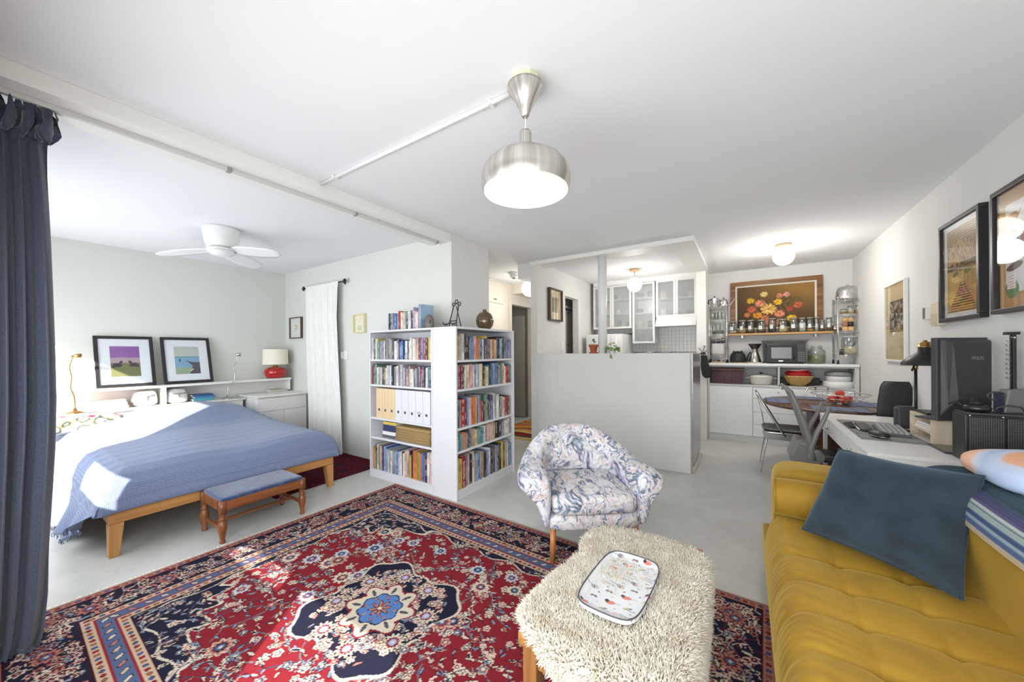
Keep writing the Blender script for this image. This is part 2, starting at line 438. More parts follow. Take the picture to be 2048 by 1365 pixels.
# kitchen wall (hall / kitchen) with pass doorway, half wall, column, pier, beams
KX = -2.337
ky0, ky1 = Y_at(1131, KX), Y_at(1157, KX)
kz = Z_at(592, KX, ky0)
g = G().box(-2.437, KX, 4.23, ky0, 0, ZC).box(-2.437, KX, ky0, ky1, kz, ZC).box(-2.437, KX, ky1, YK, 0, ZC)
struct('wall_kitchen', g, m_wall)
struct('wall_kitchen_half', G().box(KX, -0.49, 4.23, 4.36, 0, 1.288), m_wall, 0.004)
struct('wall_dining_pier', G().box(-0.60, -0.475, 5.95, YK, 0, ZC), m_trim, 0.003)
struct('beam_bedroom', G().box(-2.80, -2.52, Y_REAR, YB, 2.45, ZC), m_trim, 0.003)
struct('beam_kitchen', G().box(-2.437, -0.445, 4.21, 4.48, 2.48, ZC).box(-0.70, -0.445, 4.48, 5.95, 2.48, ZC), m_trim, 0.003)
struct('trim_3', G().box(X_at(1038, 4.26), -2.437, 4.24, 4.62, Z_at(556, -2.5, 4.25), ZC), m_wall)
pc_x = X_at(1205.5, 4.30)
struct('column_kitchen', G().lathe([(0.053, 0.0), (0.053, 1.192)], (pc_x, 4.30, 1.288), 28), m_white, smooth=True)
# steel-clad end of the peninsula and its floor trim
struct('trim_4', G().box(-0.492, -0.478, 4.362, 5.12, 0.055, 1.285), m_steel, 0.002)
struct('baseboard_kitchen', G().box(-0.49, -0.455, 4.30, 5.12, 0, 0.02), M('stone_strip', rgb(196, 193, 184), 0.8, vary=0.15, scale=30), 0.004)
struct('wall_peninsula', G().box(-1.2, -0.492, 4.36, 5.12, 0, 1.285), m_lam)
# door panel seen through the kitchen doorway
d2 = struct('door_2', G().box(-2.60, -2.56, 5.30, 6.40, 0.01, 2.02), m_greydoor, 0.003)
struct('trim_5', G().box(-2.61, -2.54, 5.30, 6.40, 2.05, 2.09), m_greydoor, 0.003)
struct('wall_pantry', G().box(-2.70, -2.62, 5.28, 6.5, 0, ZC).box(-2.62, -2.437, 6.45, 6.5, 0, ZC), m_greydoor)
for zz in (1.98, 1.42):
    yy = Y_at(1135, -2.56) + 0.02
    G().sphere((-2.552, yy, zz), 0.014).build('knob', m_black, d2, True)
# closet set in the hall wall
cl = thing('closet', 'cream built-in hall closet with a small upper door over a tall lower one', 'closet', (XH, 0, 0))
cy0, cy1 = Y_at(984, XH), Y_at(1005, XH)
zsplit = Z_at(606, XH, cy0)
G().box(0.001, 0.022, cy0 - 0.25, cy1, zsplit + 0.006, Z_at(563, XH, cy0)).build('door', m_cream, cl, bevel=0.003)
G().box(0.001, 0.022, cy0 - 0.25, cy1, 0.08, zsplit - 0.006).build('door', m_cream, cl, bevel=0.003)
G().box(0.001, 0.012, cy1 + 0.004, cy1 + 0.05, 0.0, 2.5).build('door_frame', m_cream, cl, bevel=0.003)
yy = Y_at(988, XH); zz = Z_at(599, XH, yy)
G().tube([(0.022, yy - 0.03, zz), (0.045, yy - 0.025, zz), (0.045, yy + 0.025, zz), (0.022, yy + 0.03, zz)], 0.006).build('handle', m_black, cl, True)
# small fittings
def plate(name, label, cat, cx, cy, cz, normal, w, h, extra=None, mat=None):
    t = thing(name, label, cat, (cx, cy, cz), {'-y': 0, '+x': PI / 2, '-x': -PI / 2}[normal])
    G().box(-w / 2, w / 2, -0.009, -0.0005, -h / 2, h / 2).build('cover_plate', mat or m_white, t, bevel=0.003)
    G().box(-w * 0.16, w * 0.16, -0.016, -0.0085, -h * 0.22, h * 0.22).build('rocker', m_white, t, bevel=0.002)
    return t
px_, pz_ = on_y(690, 711, YB)
sw = plate('light_switch', 'white double light switch on the bedroom wall beside the white curtain', 'switch', px_ + 0.02, YB, pz_, '-y', 0.085, 0.125)
G().box(-0.075, -0.045, -0.03, -0.0005, -0.045, 0.045).build('dimmer_box', m_white, sw, bevel=0.004)
yy = Y_at(1124, KX)
plate('light_switch', 'white light switch on the kitchen wall under the dark framed print', 'switch', KX, yy, Z_at(694, KX, yy), '+x', 0.085, 0.125)
# thermostats on the right wall
t = thing('thermostat', 'white wall thermostat with a grey display beside the striped print', 'thermostat', (XR, 4.065, 1.60), -PI / 2)
G().box(-0.09, 0.06, -0.028, -0.0005, -0.055, 0.055).build('housing', m_white, t, bevel=0.006)
G().box(-0.088, -0.045, -0.0295, -0.027, -0.045, 0.04).build('display', M('lcd', rgb(120, 116, 105), 0.3), t)
t = thing('intercom_panel', 'beige wall panel tucked behind the edge of the striped print', 'panel', (XR, 3.898, 1.575), -PI / 2)
G().box(-0.06, 0.06, -0.045, -0.0005, -0.085, 0.085).build('housing', M('beige_plastic', rgb(222, 207, 180), 0.5), t, bevel=0.006)
G().box(-0.05, 0.05, -0.05, -0.044, -0.07, 0.0).build('grille', M('beige_plastic_dark', rgb(205, 190, 162), 0.5), t, bevel=0.003)
# smoke detector
sx_, sy_ = on_z(1028, 546, ZC)
t = thing('smoke_detector', 'round white smoke detector on the hall ceiling', 'detector', (sx_, sy_, ZC))
G().lathe([(0.085, -0.001), (0.085, -0.02), (0.07, -0.03)], n=24).build('base', m_white, t, True)
G().lathe([(0.062, -0.031), (0.058, -0.075), (0.03, -0.082)], n=24).build('sensor_head', m_white, t, True)
G().lathe([(0.03, -0.083), (0.025, -0.09)], n=16).build('grille', m_dark, t, True)

# ceiling globes
def globe(name, label, x, y, rad, drop, canopy_mat, stem=True, power=6):
    t = thing(name, label, 'ceiling lamp', (x, y, ZC))
    G().lathe([(0.07, -0.001), (0.075, -0.012), (0.06, -0.03)], n=24).build('canopy', canopy_mat, t, True)
    if stem: G().cyl((0, 0, -0.03), (0, 0, -drop + rad * 0.9), 0.008).build('stem', m_chrome, t, True)
    G().sphere((0, 0, -drop), rad, 28, 18).build('globe_shade', m_globe, t, True)
    l = bpy.data.lights.new('globe_light', 'POINT'); l.energy = power; l.color = (1, 0.96, 0.9); l.shadow_soft_size = rad * 1.05
    lo = bpy.data.objects.new('globe_light', l); COL.objects.link(lo); lo.parent = t; lo.location = (0, 0, -drop - rad - 0.09)
    return t
gx, gy = on_z(1567, 489, ZC)
globe('globe_lamp', 'lit white globe lamp close under the dining ceiling', gx, gy, 0.105, 0.135, M('peach_metal', rgb(232, 200, 165), 0.5), False, 11)
gx, gy = on_z(1269, 539, ZC)
globe('globe_lamp', 'lit white globe hanging on a short stem over the kitchen', gx, gy, 0.105, 0.23, M('gold_canopy', rgb(225, 195, 145), 0.4), True, 8)
gx, gy = X_at(1060, 5.0), 5.0
globe('globe_lamp', 'lit white globe lamp in the hall by the column', gx, gy, 0.13, 0.20, m_white, False, 7)

# living room pendant
LX, LY = -0.812, 1.372
t = thing('pendant_lamp', 'brushed aluminium pendant lamp with a domed cream-lined shade', 'pendant lamp', (LX, LY, ZC))
m_alu, nt, b = newmat('brushed_aluminium')
v = coords(nt); sep = node(nt, 'ShaderNodeSeparateXYZ'); link(nt, v, sep.inputs[0])
at2 = node(nt, 'ShaderNodeMath', operation='ARCTAN2'); link(nt, sep.outputs[1], at2.inputs[0]); link(nt, sep.outputs[0], at2.inputs[1])
nn = node(nt, 'ShaderNodeTexNoise', noise_dimensions='1D', i_Scale=3.0, i_Detail=5.0); link(nt, at2.outputs[0], nn.inputs['W'])
link(nt, ramp(nt, nn.outputs[0], [(0.3, rgb(168, 160, 150)), (0.7, rgb(232, 228, 222))]), b.inputs['Base Color'])
b.inputs['Metallic'].default_value = 0.85; b.inputs['Roughness'].default_value = 0.34
G().lathe([(0.064, -0.001), (0.064, -0.045)], n=9).build('ceiling_box', M('cream_plastic', rgb(226, 222, 190), 0.6), t)
G().lathe([(0.079, -0.035), (0.078, -0.05), (0.045, -0.10), (0.028, -0.135), (0.017, -0.165), (0.012, -0.172)], n=32).build('canopy_cone', m_alu, t, True)
G().cyl((0, 0, -0.165), (0, 0, -0.245), 0.0028).build('cord', m_white, t, True)
G().lathe([(0.024, -0.235), (0.027, -0.245), (0.027, -0.30), (0.032, -0.335)], n=28).build('neck', m_alu, t, True)
sh_prof = [(0.032, -0.332), (0.08, -0.338), (0.125, -0.352), (0.165, -0.378), (0.19, -0.41), (0.1985, -0.445), (0.197, -0.475), (0.188, -0.50)]
G().lathe(sh_prof, n=48, caps=False).build('shade', m_alu, t, True)
G().lathe([(r - 0.003, z - 0.002) for r, z in sh_prof], n=48, caps=False).build('shade_lining', M('cream_lining', rgb(255, 243, 220), 0.6, emit=(1, 0.85, 0.6, 1), estr=0.0), t, True)
G().lathe([(0.002, -0.438), (0.018, -0.434), (0.028, -0.42), (0.031, -0.405), (0.026, -0.386), (0.015, -0.366), (0.014, -0.335)], n=20).build('bulb', m_bulb, t, True)
l = bpy.data.lights.new('pendant_light', 'POINT'); l.energy = 2.0; l.color = (1, 0.93, 0.82); l.shadow_soft_size = 0.035
lo = bpy.data.objects.new('pendant_light', l); COL.objects.link(lo); lo.parent = t; lo.location = (0, 0, -0.46)
# surface conduit from the pendant to the beam
t = thing('cable_conduit', 'white surface conduit crossing the ceiling from the beam to the pendant', 'conduit', (-2.52, 1.402, ZC))
G().tube([(0.003, 0, -0.013), (1.62, -0.005, -0.013)], 0.012, 12).build('pipe', m_trim, t, True)
for xx in (0.18, 1.50):
    G().box(xx - 0.008, xx + 0.008, -0.02, 0.02, -0.0262, -0.0005).box(xx - 0.008, xx + 0.008, 0.02, 0.04, -0.005, -0.0005).build('clip', m_trim, t, bevel=0.002)
# curtain track under the beam
t = thing('curtain_track', 'slim white curtain track under the bedroom beam', 'curtain track', (-2.635, 0, 2.45))
G().box(-0.012, 0.012, -0.38, 2.68, -0.022, -0.0005).box(-0.016, 0.016, -0.38, 2.68, -0.008, -0.0005).build('rail', M('track_grey', rgb(205, 205, 200), 0.4), t, bevel=0.002)
for yy in (0.9, 1.75, 2.66):
    G().box(-0.02, 0.02, yy - 0.012, yy + 0.012, -0.026, -0.0005).build('bracket', M('track_bracket', rgb(150, 150, 148), 0.4), t, bevel=0.002)
G().box(-0.016, 0.016, 2.68, 2.695, -0.04, -0.001).build('end_stop', m_trim, t, bevel=0.002)

# ---------------------------------------------------------------- bedroom
def smooth(t): t = max(0.0, min(1.0, t)); return t * t * (3 - 2 * t)
def interp(x, xs, ys): return float(np.interp(x, xs, ys))
def framed(name, label, O, A, B, N, W, H, fw, fd, fmat, canvas, matw, mat_mat=None, glazed=True, cat='picture', lip=None, group=None):
    """framed picture: O back lower corner, A along the width, B up, N out of the wall (unit vectors)"""
    O, A, B, N = (Vector(q) for q in (O, A, B, N))
    t = thing(name, label, cat, tuple(O), 0, group)
    P = lambda a, b_, n: tuple(A * a + B * b_ + N * n)
    g = G()
    def bar(a0, a1, b0, b1, d): g.hexa([P(a0, b0, 0.001), P(a1, b0, 0.001), P(a1, b1, 0.001), P(a0, b1, 0.001)], [P(a0, b0, d), P(a1, b0, d), P(a1, b1, d), P(a0, b1, d)])
    bar(0, W, 0, fw, fd); bar(0, W, H - fw, H, fd); bar(0, fw, fw, H - fw, fd); bar(W - fw, W, fw, H - fw, fd)
    g.build('frame', fmat, t, bevel=min(0.003, fw * 0.2))
    if lip:
        g = G(); w2 = fw + lip[0]; d2 = fd * 0.7
        bar(fw, W - fw, fw, w2, d2); bar(fw, W - fw, H - w2, H - fw, d2); bar(fw, w2, w2, H - w2, d2); bar(W - w2, W - fw, w2, H - w2, d2)
        g.build('liner', lip[1], t, bevel=0.001); fw = w2
    dm = fd * 0.45
    if matw > 0:
        g = G(); bar(fw, W - fw, fw, fw + matw, dm); bar(fw, W - fw, H - fw - matw, H - fw, dm); bar(fw, fw + matw, fw + matw, H - fw - matw, dm); bar(W - fw - matw, W - fw, fw + matw, H - fw - matw, dm)
        g.build('mat_board', mat_mat or m_matw, t)
    a0 = fw + matw; b0 = fw + matw
    canvas.flat('print', m_print, P(a0, b0, dm * 0.85), tuple(A * (W - 2 * a0)), tuple(B * (H - 2 * b0)), tuple(N * (-dm * 0.6)), t)
    if glazed:
        G().hexa([P(fw, fw, fd * 0.72), P(W - fw, fw, fd * 0.72), P(W - fw, H - fw, fd * 0.72), P(fw, H - fw, fd * 0.72)],
                 [P(fw, fw, fd * 0.78), P(W - fw, fw, fd * 0.78), P(W - fw, H - fw, fd * 0.78), P(fw, H - fw, fd * 0.78)]).build('glass_pane', m_glass, t)
    return t

# navy curtain gathered at the end of the track
m_navy, nt, b = newmat('navy_velvet')
v = coords(nt); nn = node(nt, 'ShaderNodeTexNoise', i_Scale=160.0, i_Detail=3.0); link(nt, v, nn.inputs['Vector'])
link(nt, ramp(nt, nn.outputs[0], [(0.3, rgb(50, 56, 72)), (0.7, rgb(70, 77, 96))]), b.inputs['Base Color'])
b.inputs['Roughness'].default_value = 0.95; b.inputs['Sheen Weight'].default_value = 0.35; b.inputs['Sheen Roughness'].default_value = 0.5; bump(nt, b, nn.outputs[0], 0.25, 0.002)
cv = [175, 205, 235, 262, 290, 480, 700, 800, 900, 1080, 1200, 1270, 1300]
cu = [122, 124, 122, 104, 102, 110, 116, 118, 116, 106, 98, 86, 74]
zs_ = [Z_at(q, -2.62, 0.2) for q in cv]; ys_ = [Y_at(q, -2.62) for q in cu]
def curt(a, bb):
    z = 0.012 + (2.455 - 0.012) * bb
    yr = interp(z, zs_[::-1], ys_[::-1]); y0 = -0.34
    y = y0 + (yr - y0) * a
    head = smooth((z - 2.27) / 0.05); gath = math.exp(-((z - 2.285) / 0.04) ** 2)
    ph = 2 * PI * 12 * a + 0.9 * math.sin(1.6 * z + 9 * a) + 0.5 * math.sin(31 * a)
    amp = (0.056 - 0.024 * gath + 0.014 * (1 - bb)) * (0.8 + 0.4 * math.sin(11 * a + 1.5))
    x = -2.665 + amp * math.sin(ph) + head * 0.026 * math.sin(2 * PI * 31 * a + 2.5 * math.sin(26 * z)) + 0.004 * math.sin(3 * ph + z * 3) * (1 - head)
    y += 0.008 * math.sin(ph * 2) + head * 0.016 * math.sin(2 * PI * 27 * a + 30 * z)
    return (x, y, z - head * 0.035 * abs(math.sin(2 * PI * 14 * a + 1)))
t = thing('navy_curtain', 'dark navy velvet curtain gathered at the end of the track', 'curtain', (0, 0, 0))
G().surf(curt, 560, 110).build('drape', m_navy, t, True)
hem = G().surf(lambda a, bb: tuple(np.array(curt(a, 0.0)) + np.array([0.014 * math.sin(50 * a) * bb, 0.02 * bb * a, 0.02 - 0.02 * bb])), 300, 3)
hem.build('hem', m_navy, t, True)

# bed
m_bedwood = wood('honey_pine', rgb(176, 122, 66), rgb(202, 150, 90), 'y', 9)
m_bedwood_z = wood('honey_pine_upright', rgb(172, 118, 64), rgb(200, 148, 90), 'z', 9)
bx0, bx1, by0, by1 = -5.56, -3.43, 0.518, 2.02
bed = thing('platform_bed', 'honey-coloured wooden platform bed with tapered legs', 'bed', (bx1, by0, 0))
def L(x, y): return x - bx1, y - by0
G().box(-0.03, 0, 0, by1 - by0, 0.216, 0.297).build('foot_rail', m_bedwood, bed, bevel=0.006)
G().box(bx0 - bx1, -0.03, 0, 0.03, 0.216, 0.297).build('side_rail', wood('honey_pine_side', rgb(176, 122, 66), rgb(202, 150, 90), 'x', 9), bed, bevel=0.006)
G().box(bx0 - bx1, -0.03, by1 - by0 - 0.03, by1 - by0, 0.216, 0.297).build('side_rail', MATS['honey_pine_side'], bed, bevel=0.006)
for sy, yb in ((1, 0.0), (-1, by1 - by0)):
    for sx, xb in ((-1, 0.0), (1, bx0 - bx1)):
        w, w2 = 0.072, 0.05
        xs = sorted((xb, xb + sx * w)); ys = sorted((yb, yb + sy * w)); x2 = sorted((xb, xb + sx * w2)); y2 = sorted((yb, yb + sy * w2))
        G().hexa([(x2[0], y2[0], 0), (x2[1], y2[0], 0), (x2[1], y2[1], 0), (x2[0], y2[1], 0)], [(xs[0], ys[0], 0.2155), (xs[1], ys[0], 0.2155), (xs[1], ys[1], 0.2155), (xs[0], ys[1], 0.2155)]).build('leg', m_bedwood_z, bed, bevel=0.004)
G().box(-1.1, -1.05, 0.72, 0.78, 0, 0.216).build('centre_leg', m_bedwood_z, bed, bevel=0.004)
G().pillow(((bx0 - bx1) / 2 - 0.02, (by1 - by0) / 2, 0.405), 2.03, 1.46, 0.215, 0.12, 0.2).build('mattress', m_paper, bed, True)
for k in range(9):
    x = -0.15 - k * 0.23
    G().box(x - 0.04, x + 0.04, 0.031, by1 - by0 - 0.031, 0.27, 0.293).build('slat', m_oak, bed)

m_blanket, nt, b = newmat('blue_waffle_cotton')
v = coords(nt)
wv1 = node(nt, 'ShaderNodeTexWave', i_Scale=52.0, i_Distortion=1.4, i_Detail=2.0, bands_direction='X'); link(nt, v, wv1.inputs['Vector']); wv1.inputs['Detail Scale'].default_value = 2.0
wv2 = node(nt, 'ShaderNodeTexWave', i_Scale=40.0, i_Distortion=1.0, i_Detail=2.0, bands_direction='Y'); link(nt, v, wv2.inputs['Vector'])
nz = node(nt, 'ShaderNodeTexNoise', i_Scale=90.0, i_Detail=3.0); link(nt, v, nz.inputs['Vector'])
ad = node(nt, 'ShaderNodeMath', operation='ADD'); link(nt, wv1.outputs[1], ad.inputs[0]); link(nt, wv2.outputs[1], ad.inputs[1])
ad2 = node(nt, 'ShaderNodeMath', operation='ADD'); link(nt, ad.outputs[0], ad2.inputs[0]); link(nt, nz.outputs[0], ad2.inputs[1])
mul = node(nt, 'ShaderNodeMath', operation='MULTIPLY'); mul.inputs[1].default_value = 0.33; link(nt, ad2.outputs[0], mul.inputs[0])
link(nt, ramp(nt, mul.outputs[0], [(0.2, rgb(96, 107, 138)), (0.7, rgb(130, 142, 172))]), b.inputs['Base Color'])
b.inputs['Roughness'].default_value = 0.95; b.inputs['Sheen Weight'].default_value = 0.2; bump(nt, b, mul.outputs[0], 0.35, 0.004)
def top_h(x, y):
    h = 0.555 + 0.012 * math.sin(3 * x + 2 * y) + 0.008 * math.sin(9 * y + 2 * x)
    p = smooth((-4.55 - x) / 0.75)
    across = interp(y, [0.5, 0.75, 1.1, 1.6, 1.82, 2.0], [0.06, 0.12, 0.185, 0.20, 0.15, 0.05])
    return h + p * across
yp = [(2.085, 0.0), (2.075, 0.35), (2.05, 0.7), (2.0, 0.92), (1.9, 1.0), (1.6, 1), (1.3, 1), (1.0, 1), (0.75, 1), (0.62, 0.98), (0.54, 0.88), (0.49, 0.65), (0.465, 0.35), (0.455, 0.0), (0.45, -0.5), (0.44, -1.0)]
xp = [(-5.585, 0.97), (-5.5, 1), (-5.2, 1), (-4.8, 1), (-4.4, 1), (-4.0, 1), (-3.7, 1), (-3.58, 0.97), (-3.50, 0.85), (-3.445, 0.62), (-3.412, 0.3), (-3.408, 0.0)]
_ty = np.linspace(0, 1, len(yp)); _tx = np.linspace(0, 1, len(xp))
_ty = np.array([0, .035, .07, .105, .15, .27, .39, .51, .61, .67, .715, .76, .80, .84, .92, 1.0])
_tx = np.array([0, .04, .14, .28, .42, .56, .68, .75, .81, .87, .94, 1.0])
def blanket(a, bb):
    y = interp(bb, _ty, [q[0] for q in yp]); hy = interp(bb, _ty, [q[1] for q in yp])
    x = interp(a, _tx, [q[0] for q in xp]); hxx = interp(a, _tx, [q[1] for q in xp])
    zr = 0.300
    T = top_h(x, min(max(y, 0.55), 1.98))
    if hy >= 0:
        z = zr + (T - zr) * (1 - ((1 - hxx) ** 2.2 + (1 - hy) ** 2.2) ** (1 / 2.2) if (1 - hxx) or (1 - hy) else 1)
        z = max(z, zr - 0.004)
        # side edge fold of the near flap
        if hy < 0.3: y += 0.02 * math.sin(26 * x) * (0.3 - hy)
        if hxx < 0.35 and hy < 0.6: x -= (0.6 - hy) * 0.05
    else:
        drop = interp(x, [-5.6, -4.4, -4.0, -3.72, -3.5, -3.4], [0.26, 0.27, 0.23, 0.18, 0.10, 0.05])
        z = zr + hy * drop
        y += 0.035 * math.sin(19 * x + 0.6) * (-hy) - 0.05 * (-hy)
        x -= (0.05 + 0.06 * (-hy)) * smooth((x + 3.75) / 0.3)
    z += 0.004 * math.sin(40 * x + 7 * y) * (1 if 0.2 < hy < 0.95 else 0.3)
    return (x, y, z)
bl = thing('blanket', 'soft blue textured blanket spread over the bed with a fringed edge', 'blanket', (0, 0, 0))
G().surf(blanket, 150, 190, (0, 0, -0.006)).build('cloth', m_blanket, bl, True)
fr = G()
for k in range(120):
    a = 0.02 + 0.93 * k / 119; p = blanket(a, 1.0)
    if p[0] > -3.47: continue
    dx, dy = RNG.uniform(-0.012, 0.012), RNG.uniform(-0.015, 0.01)
    L_ = min(RNG.uniform(0.02, 0.045), p[2] - 0.006)
    if L_ < 0.006: continue
    fr.tube([p, (p[0] + dx * 0.5, p[1] + dy, p[2] - L_ * 0.5), (p[0] + dx, p[1] + dy * 0.6, p[2] - L_)], 0.0022, 4)
o = fr.build('fringe', m_blanket, bl, True); o['kind'] = 'stuff'

# floral pillow at the head
m_floral, nt, b = newmat('floral_cotton')
v = coords(nt); vo = node(nt, 'ShaderNodeTexVoronoi', i_Scale=9.0); link(nt, v, vo.inputs['Vector'])
nz = node(nt, 'ShaderNodeTexNoise', i_Scale=22.0, i_Detail=2.0); link(nt, v, nz.inputs['Vector'])
ad = node(nt, 'ShaderNodeMath', operation='MULTIPLY_ADD'); ad.inputs[1].default_value = 0.35; link(nt, nz.outputs[0], ad.inputs[0]); link(nt, vo.outputs[0], ad.inputs[2])
link(nt, ramp(nt, ad.outputs[0], [(0.30, rgb(120, 20, 40)), (0.34, rgb(214, 70, 92)), (0.46, rgb(226, 110, 120)), (0.49, rgb(196, 192, 184)), (0.6, rgb(60, 74, 70)), (0.66, rgb(130, 120, 82)), (0.72, rgb(190, 186, 178))], 'CONSTANT'), b.inputs['Base Color'])
b.inputs['Roughness'].default_value = 0.9
tag(G().pillow((-5.37, 0.60, 0.655), 0.34, 0.62, 0.16, 0.4, 0.6).build('floral_pillow', m_floral, None, True), 'floral pillow with red poppies under the edge of the blanket', 'pillow')

# stool at the foot of the bed
m_walnut = wood('reddish_walnut', rgb(104, 58, 30), rgb(150, 92, 52), 'z', 12, 0.3)
m_walnut_y = wood('reddish_walnut_rail', rgb(112, 64, 34), rgb(158, 98, 56), 'y', 12, 0.32)
st = thing('vanity_bench', 'low bench with turned walnut legs and blue velvet seat', 'bench', (-3.05, 0.992, 0))
w_, d_ = -0.335, 0.535
prof = [(0.016, 0.0), (0.018, 0.012), (0.014, 0.018), (0.016, 0.035), (0.022, 0.07), (0.029, 0.10), (0.030, 0.125), (0.022, 0.148), (0.016, 0.156), (0.022, 0.163), (0.022, 0.172), (0.015, 0.18), (0.020, 0.19), (0.020, 0.2)]
for xx in (0, w_):
    for yy in (0, d_):
        G().lathe(prof, (xx, yy, 0), 18).box(xx - 0.02, xx + 0.02, yy - 0.02, yy + 0.02, 0.199, 0.288).build('leg', m_walnut, st, 'auto')
G().box(-0.01, 0.02, 0.0205, d_ - 0.0205, 0.222, 0.286).build('seat_rail', m_walnut_y, st, bevel=0.003)
G().box(w_ - 0.02, w_ + 0.01, 0.0205, d_ - 0.0205, 0.222, 0.286).build('seat_rail', m_walnut_y, st, bevel=0.003)
for yy in (0, d_):
    G().box(w_ + 0.0205, -0.0205, yy - 0.015, yy + 0.015, 0.222, 0.286).build('end_rail', m_walnut, st, bevel=0.003)
    G().box(w_ + 0.02, -0.02, yy - 0.009, yy + 0.009, 0.085, 0.107).build('stretcher', m_walnut, st, bevel=0.003)
G().box(w_ / 2 - 0.01, w_ / 2 + 0.01, 0.009, d_ - 0.009, 0.087, 0.105).build('stretcher', m_walnut_y, st, bevel=0.003)
m_bluevelvet, nt, b = newmat('blue_velvet')
v = coords(nt); nz = node(nt, 'ShaderNodeTexNoise', i_Scale=18.0, i_Detail=5.0, i_Distortion=0.8); link(nt, v, nz.inputs['Vector'])
link(nt, ramp(nt, nz.outputs[0], [(0.3, rgb(28, 42, 76)), (0.55, rgb(44, 64, 106)), (0.75, rgb(72, 94, 134))]), b.inputs['Base Color'])
b.inputs['Roughness'].default_value = 0.8; b.inputs['Sheen Weight'].default_value = 0.5
G().pillow((w_ / 2, d_ / 2, 0.292), 0.355, 0.555, 0.045, 0.12, 0.5).build('seat', m_bluevelvet, st, True)

# headboard shelf unit
hb = thing('headboard_shelf', 'long white headboard with an open shelf and ledge along the wall', 'headboard', (XL, 0, 0))
def hbx(n, x0, x1, y0, y1, z0, z1): return G().box(x0 - XL, x1 - XL, y0, y1, z0, z1).build(n, m_trim, hb, bevel=0.003)
hbx('top_shelf', -5.948, -5.68, -0.3, 2.70, 0.922, 0.95)
hbx('back_panel', -5.948, -5.93, -0.3, 2.69, 0.70, 0.922)
hbx('ledge', -5.948, -5.60, -0.3, 2.085, 0.70, 0.722)
hbx('front_panel', -5.64, -5.615, -0.3, 2.06, 0.0, 0.70)
hbx('upright', -5.93, -5.69, 1.285, 1.325, 0.722, 0.922)
hbx('upright', -5.93, -5.69, 2.67, 2.69, 0.772, 0.922)
hbx('upright', -5.93, -5.69, -0.3, -0.28, 0.722, 0.922)
ns = thing('nightstand', 'white bedside cabinet with one drawer over two doors', 'cabinet', (-5.30, 2.10, 0))
G().box(-0.63, -0.022, 0.0, 0.635, 0.0, 0.728).build('body', m_trim, ns, bevel=0.004)
G().box(-0.63, 0.02, -0.012, 0.645, 0.7285, 0.752).build('top', m_trim, ns, bevel=0.01, seg=3)
G().box(-0.0215, 0.0, 0.012, 0.623, 0.545, 0.715).build('drawer', m_trim, ns, bevel=0.003)
for y0, y1 in ((0.012, 0.3205), (0.3245, 0.623)):
    G().box(-0.0215, 0.0, y0, y1, 0.06, 0.541).build('door', m_trim, ns, bevel=0.003)

# pictures leaning on the headboard
def landscape1():
    c = Canvas(0.20, 0.21, 0.002, (150, 140, 150))
    t = c.y / c.h
    n = np.random.RandomState(3).rand(*c.x.shape)
    c.c[:] = np.where((t > 0.62)[..., None], np.array([142, 92, 160]), np.where((t > 0.45)[..., None], np.array([176, 150, 160]), np.array([116, 118, 72]))) + (n[..., None] - 0.5) * 26
    for cx, s in ((0.045, 1), (0.155, -1)):
        c.blob(cx, 0.080, 0.032, (58, 50, 58), 0.014); c.blob(cx + s * 0.024, 0.100, 0.013, (58, 50, 58), 0.008, 0.5 * s); c.blob(cx - s * 0.024, 0.072, 0.014, (58, 50, 58), 0.009)
    return c
def landscape2():
    c = Canvas(0.20, 0.21, 0.002, (190, 200, 190))
    t = c.y / c.h; n = np.random.RandomState(4).rand(*c.x.shape)
    c.c[:] = np.where((t > 0.63)[..., None], np.array([188, 196, 186]), np.where((t > 0.24)[..., None], np.array([128, 170, 196]), np.array([150, 172, 140]))) + (n[..., None] - 0.5) * 14
    c.rect(0, 0.2, 0.129, 0.133, (80, 110, 120)); c.blob(0.04, 0.105, 0.006, (50, 50, 58), 0.014)
    c.poly([(0.10, 0.095), (0.15, 0.09), (0.2, 0.088), (0.2, 0.0), (0.11, 0.0), (0.14, 0.06)], (82, 72, 80)); c.line([(0.09, 0.098), (0.14, 0.082)], 0.006, (50, 50, 58)); c.blob(0.13, 0.03, 0.016, (190, 196, 190), 0.006, 0.6)
    return c
lean = Vector((-0.17, 0, 0.562)).normalized(); out = Vector((lean.z, 0, -lean.x))
for (y0, y1), cv_, lb in (((0.785, 1.25), landscape1(), 'black framed purple and green print leaning on the headboard shelf'), ((1.315, 1.785), landscape2(), 'black framed pale blue seascape print leaning on the headboard shelf')):
    framed('framed_print', lb, (-5.752, y0, 0.9515), (0, 1, 0), tuple(lean), tuple(out), y1 - y0, 0.587, 0.032, 0.022, m_blackframe, cv_, 0.085)
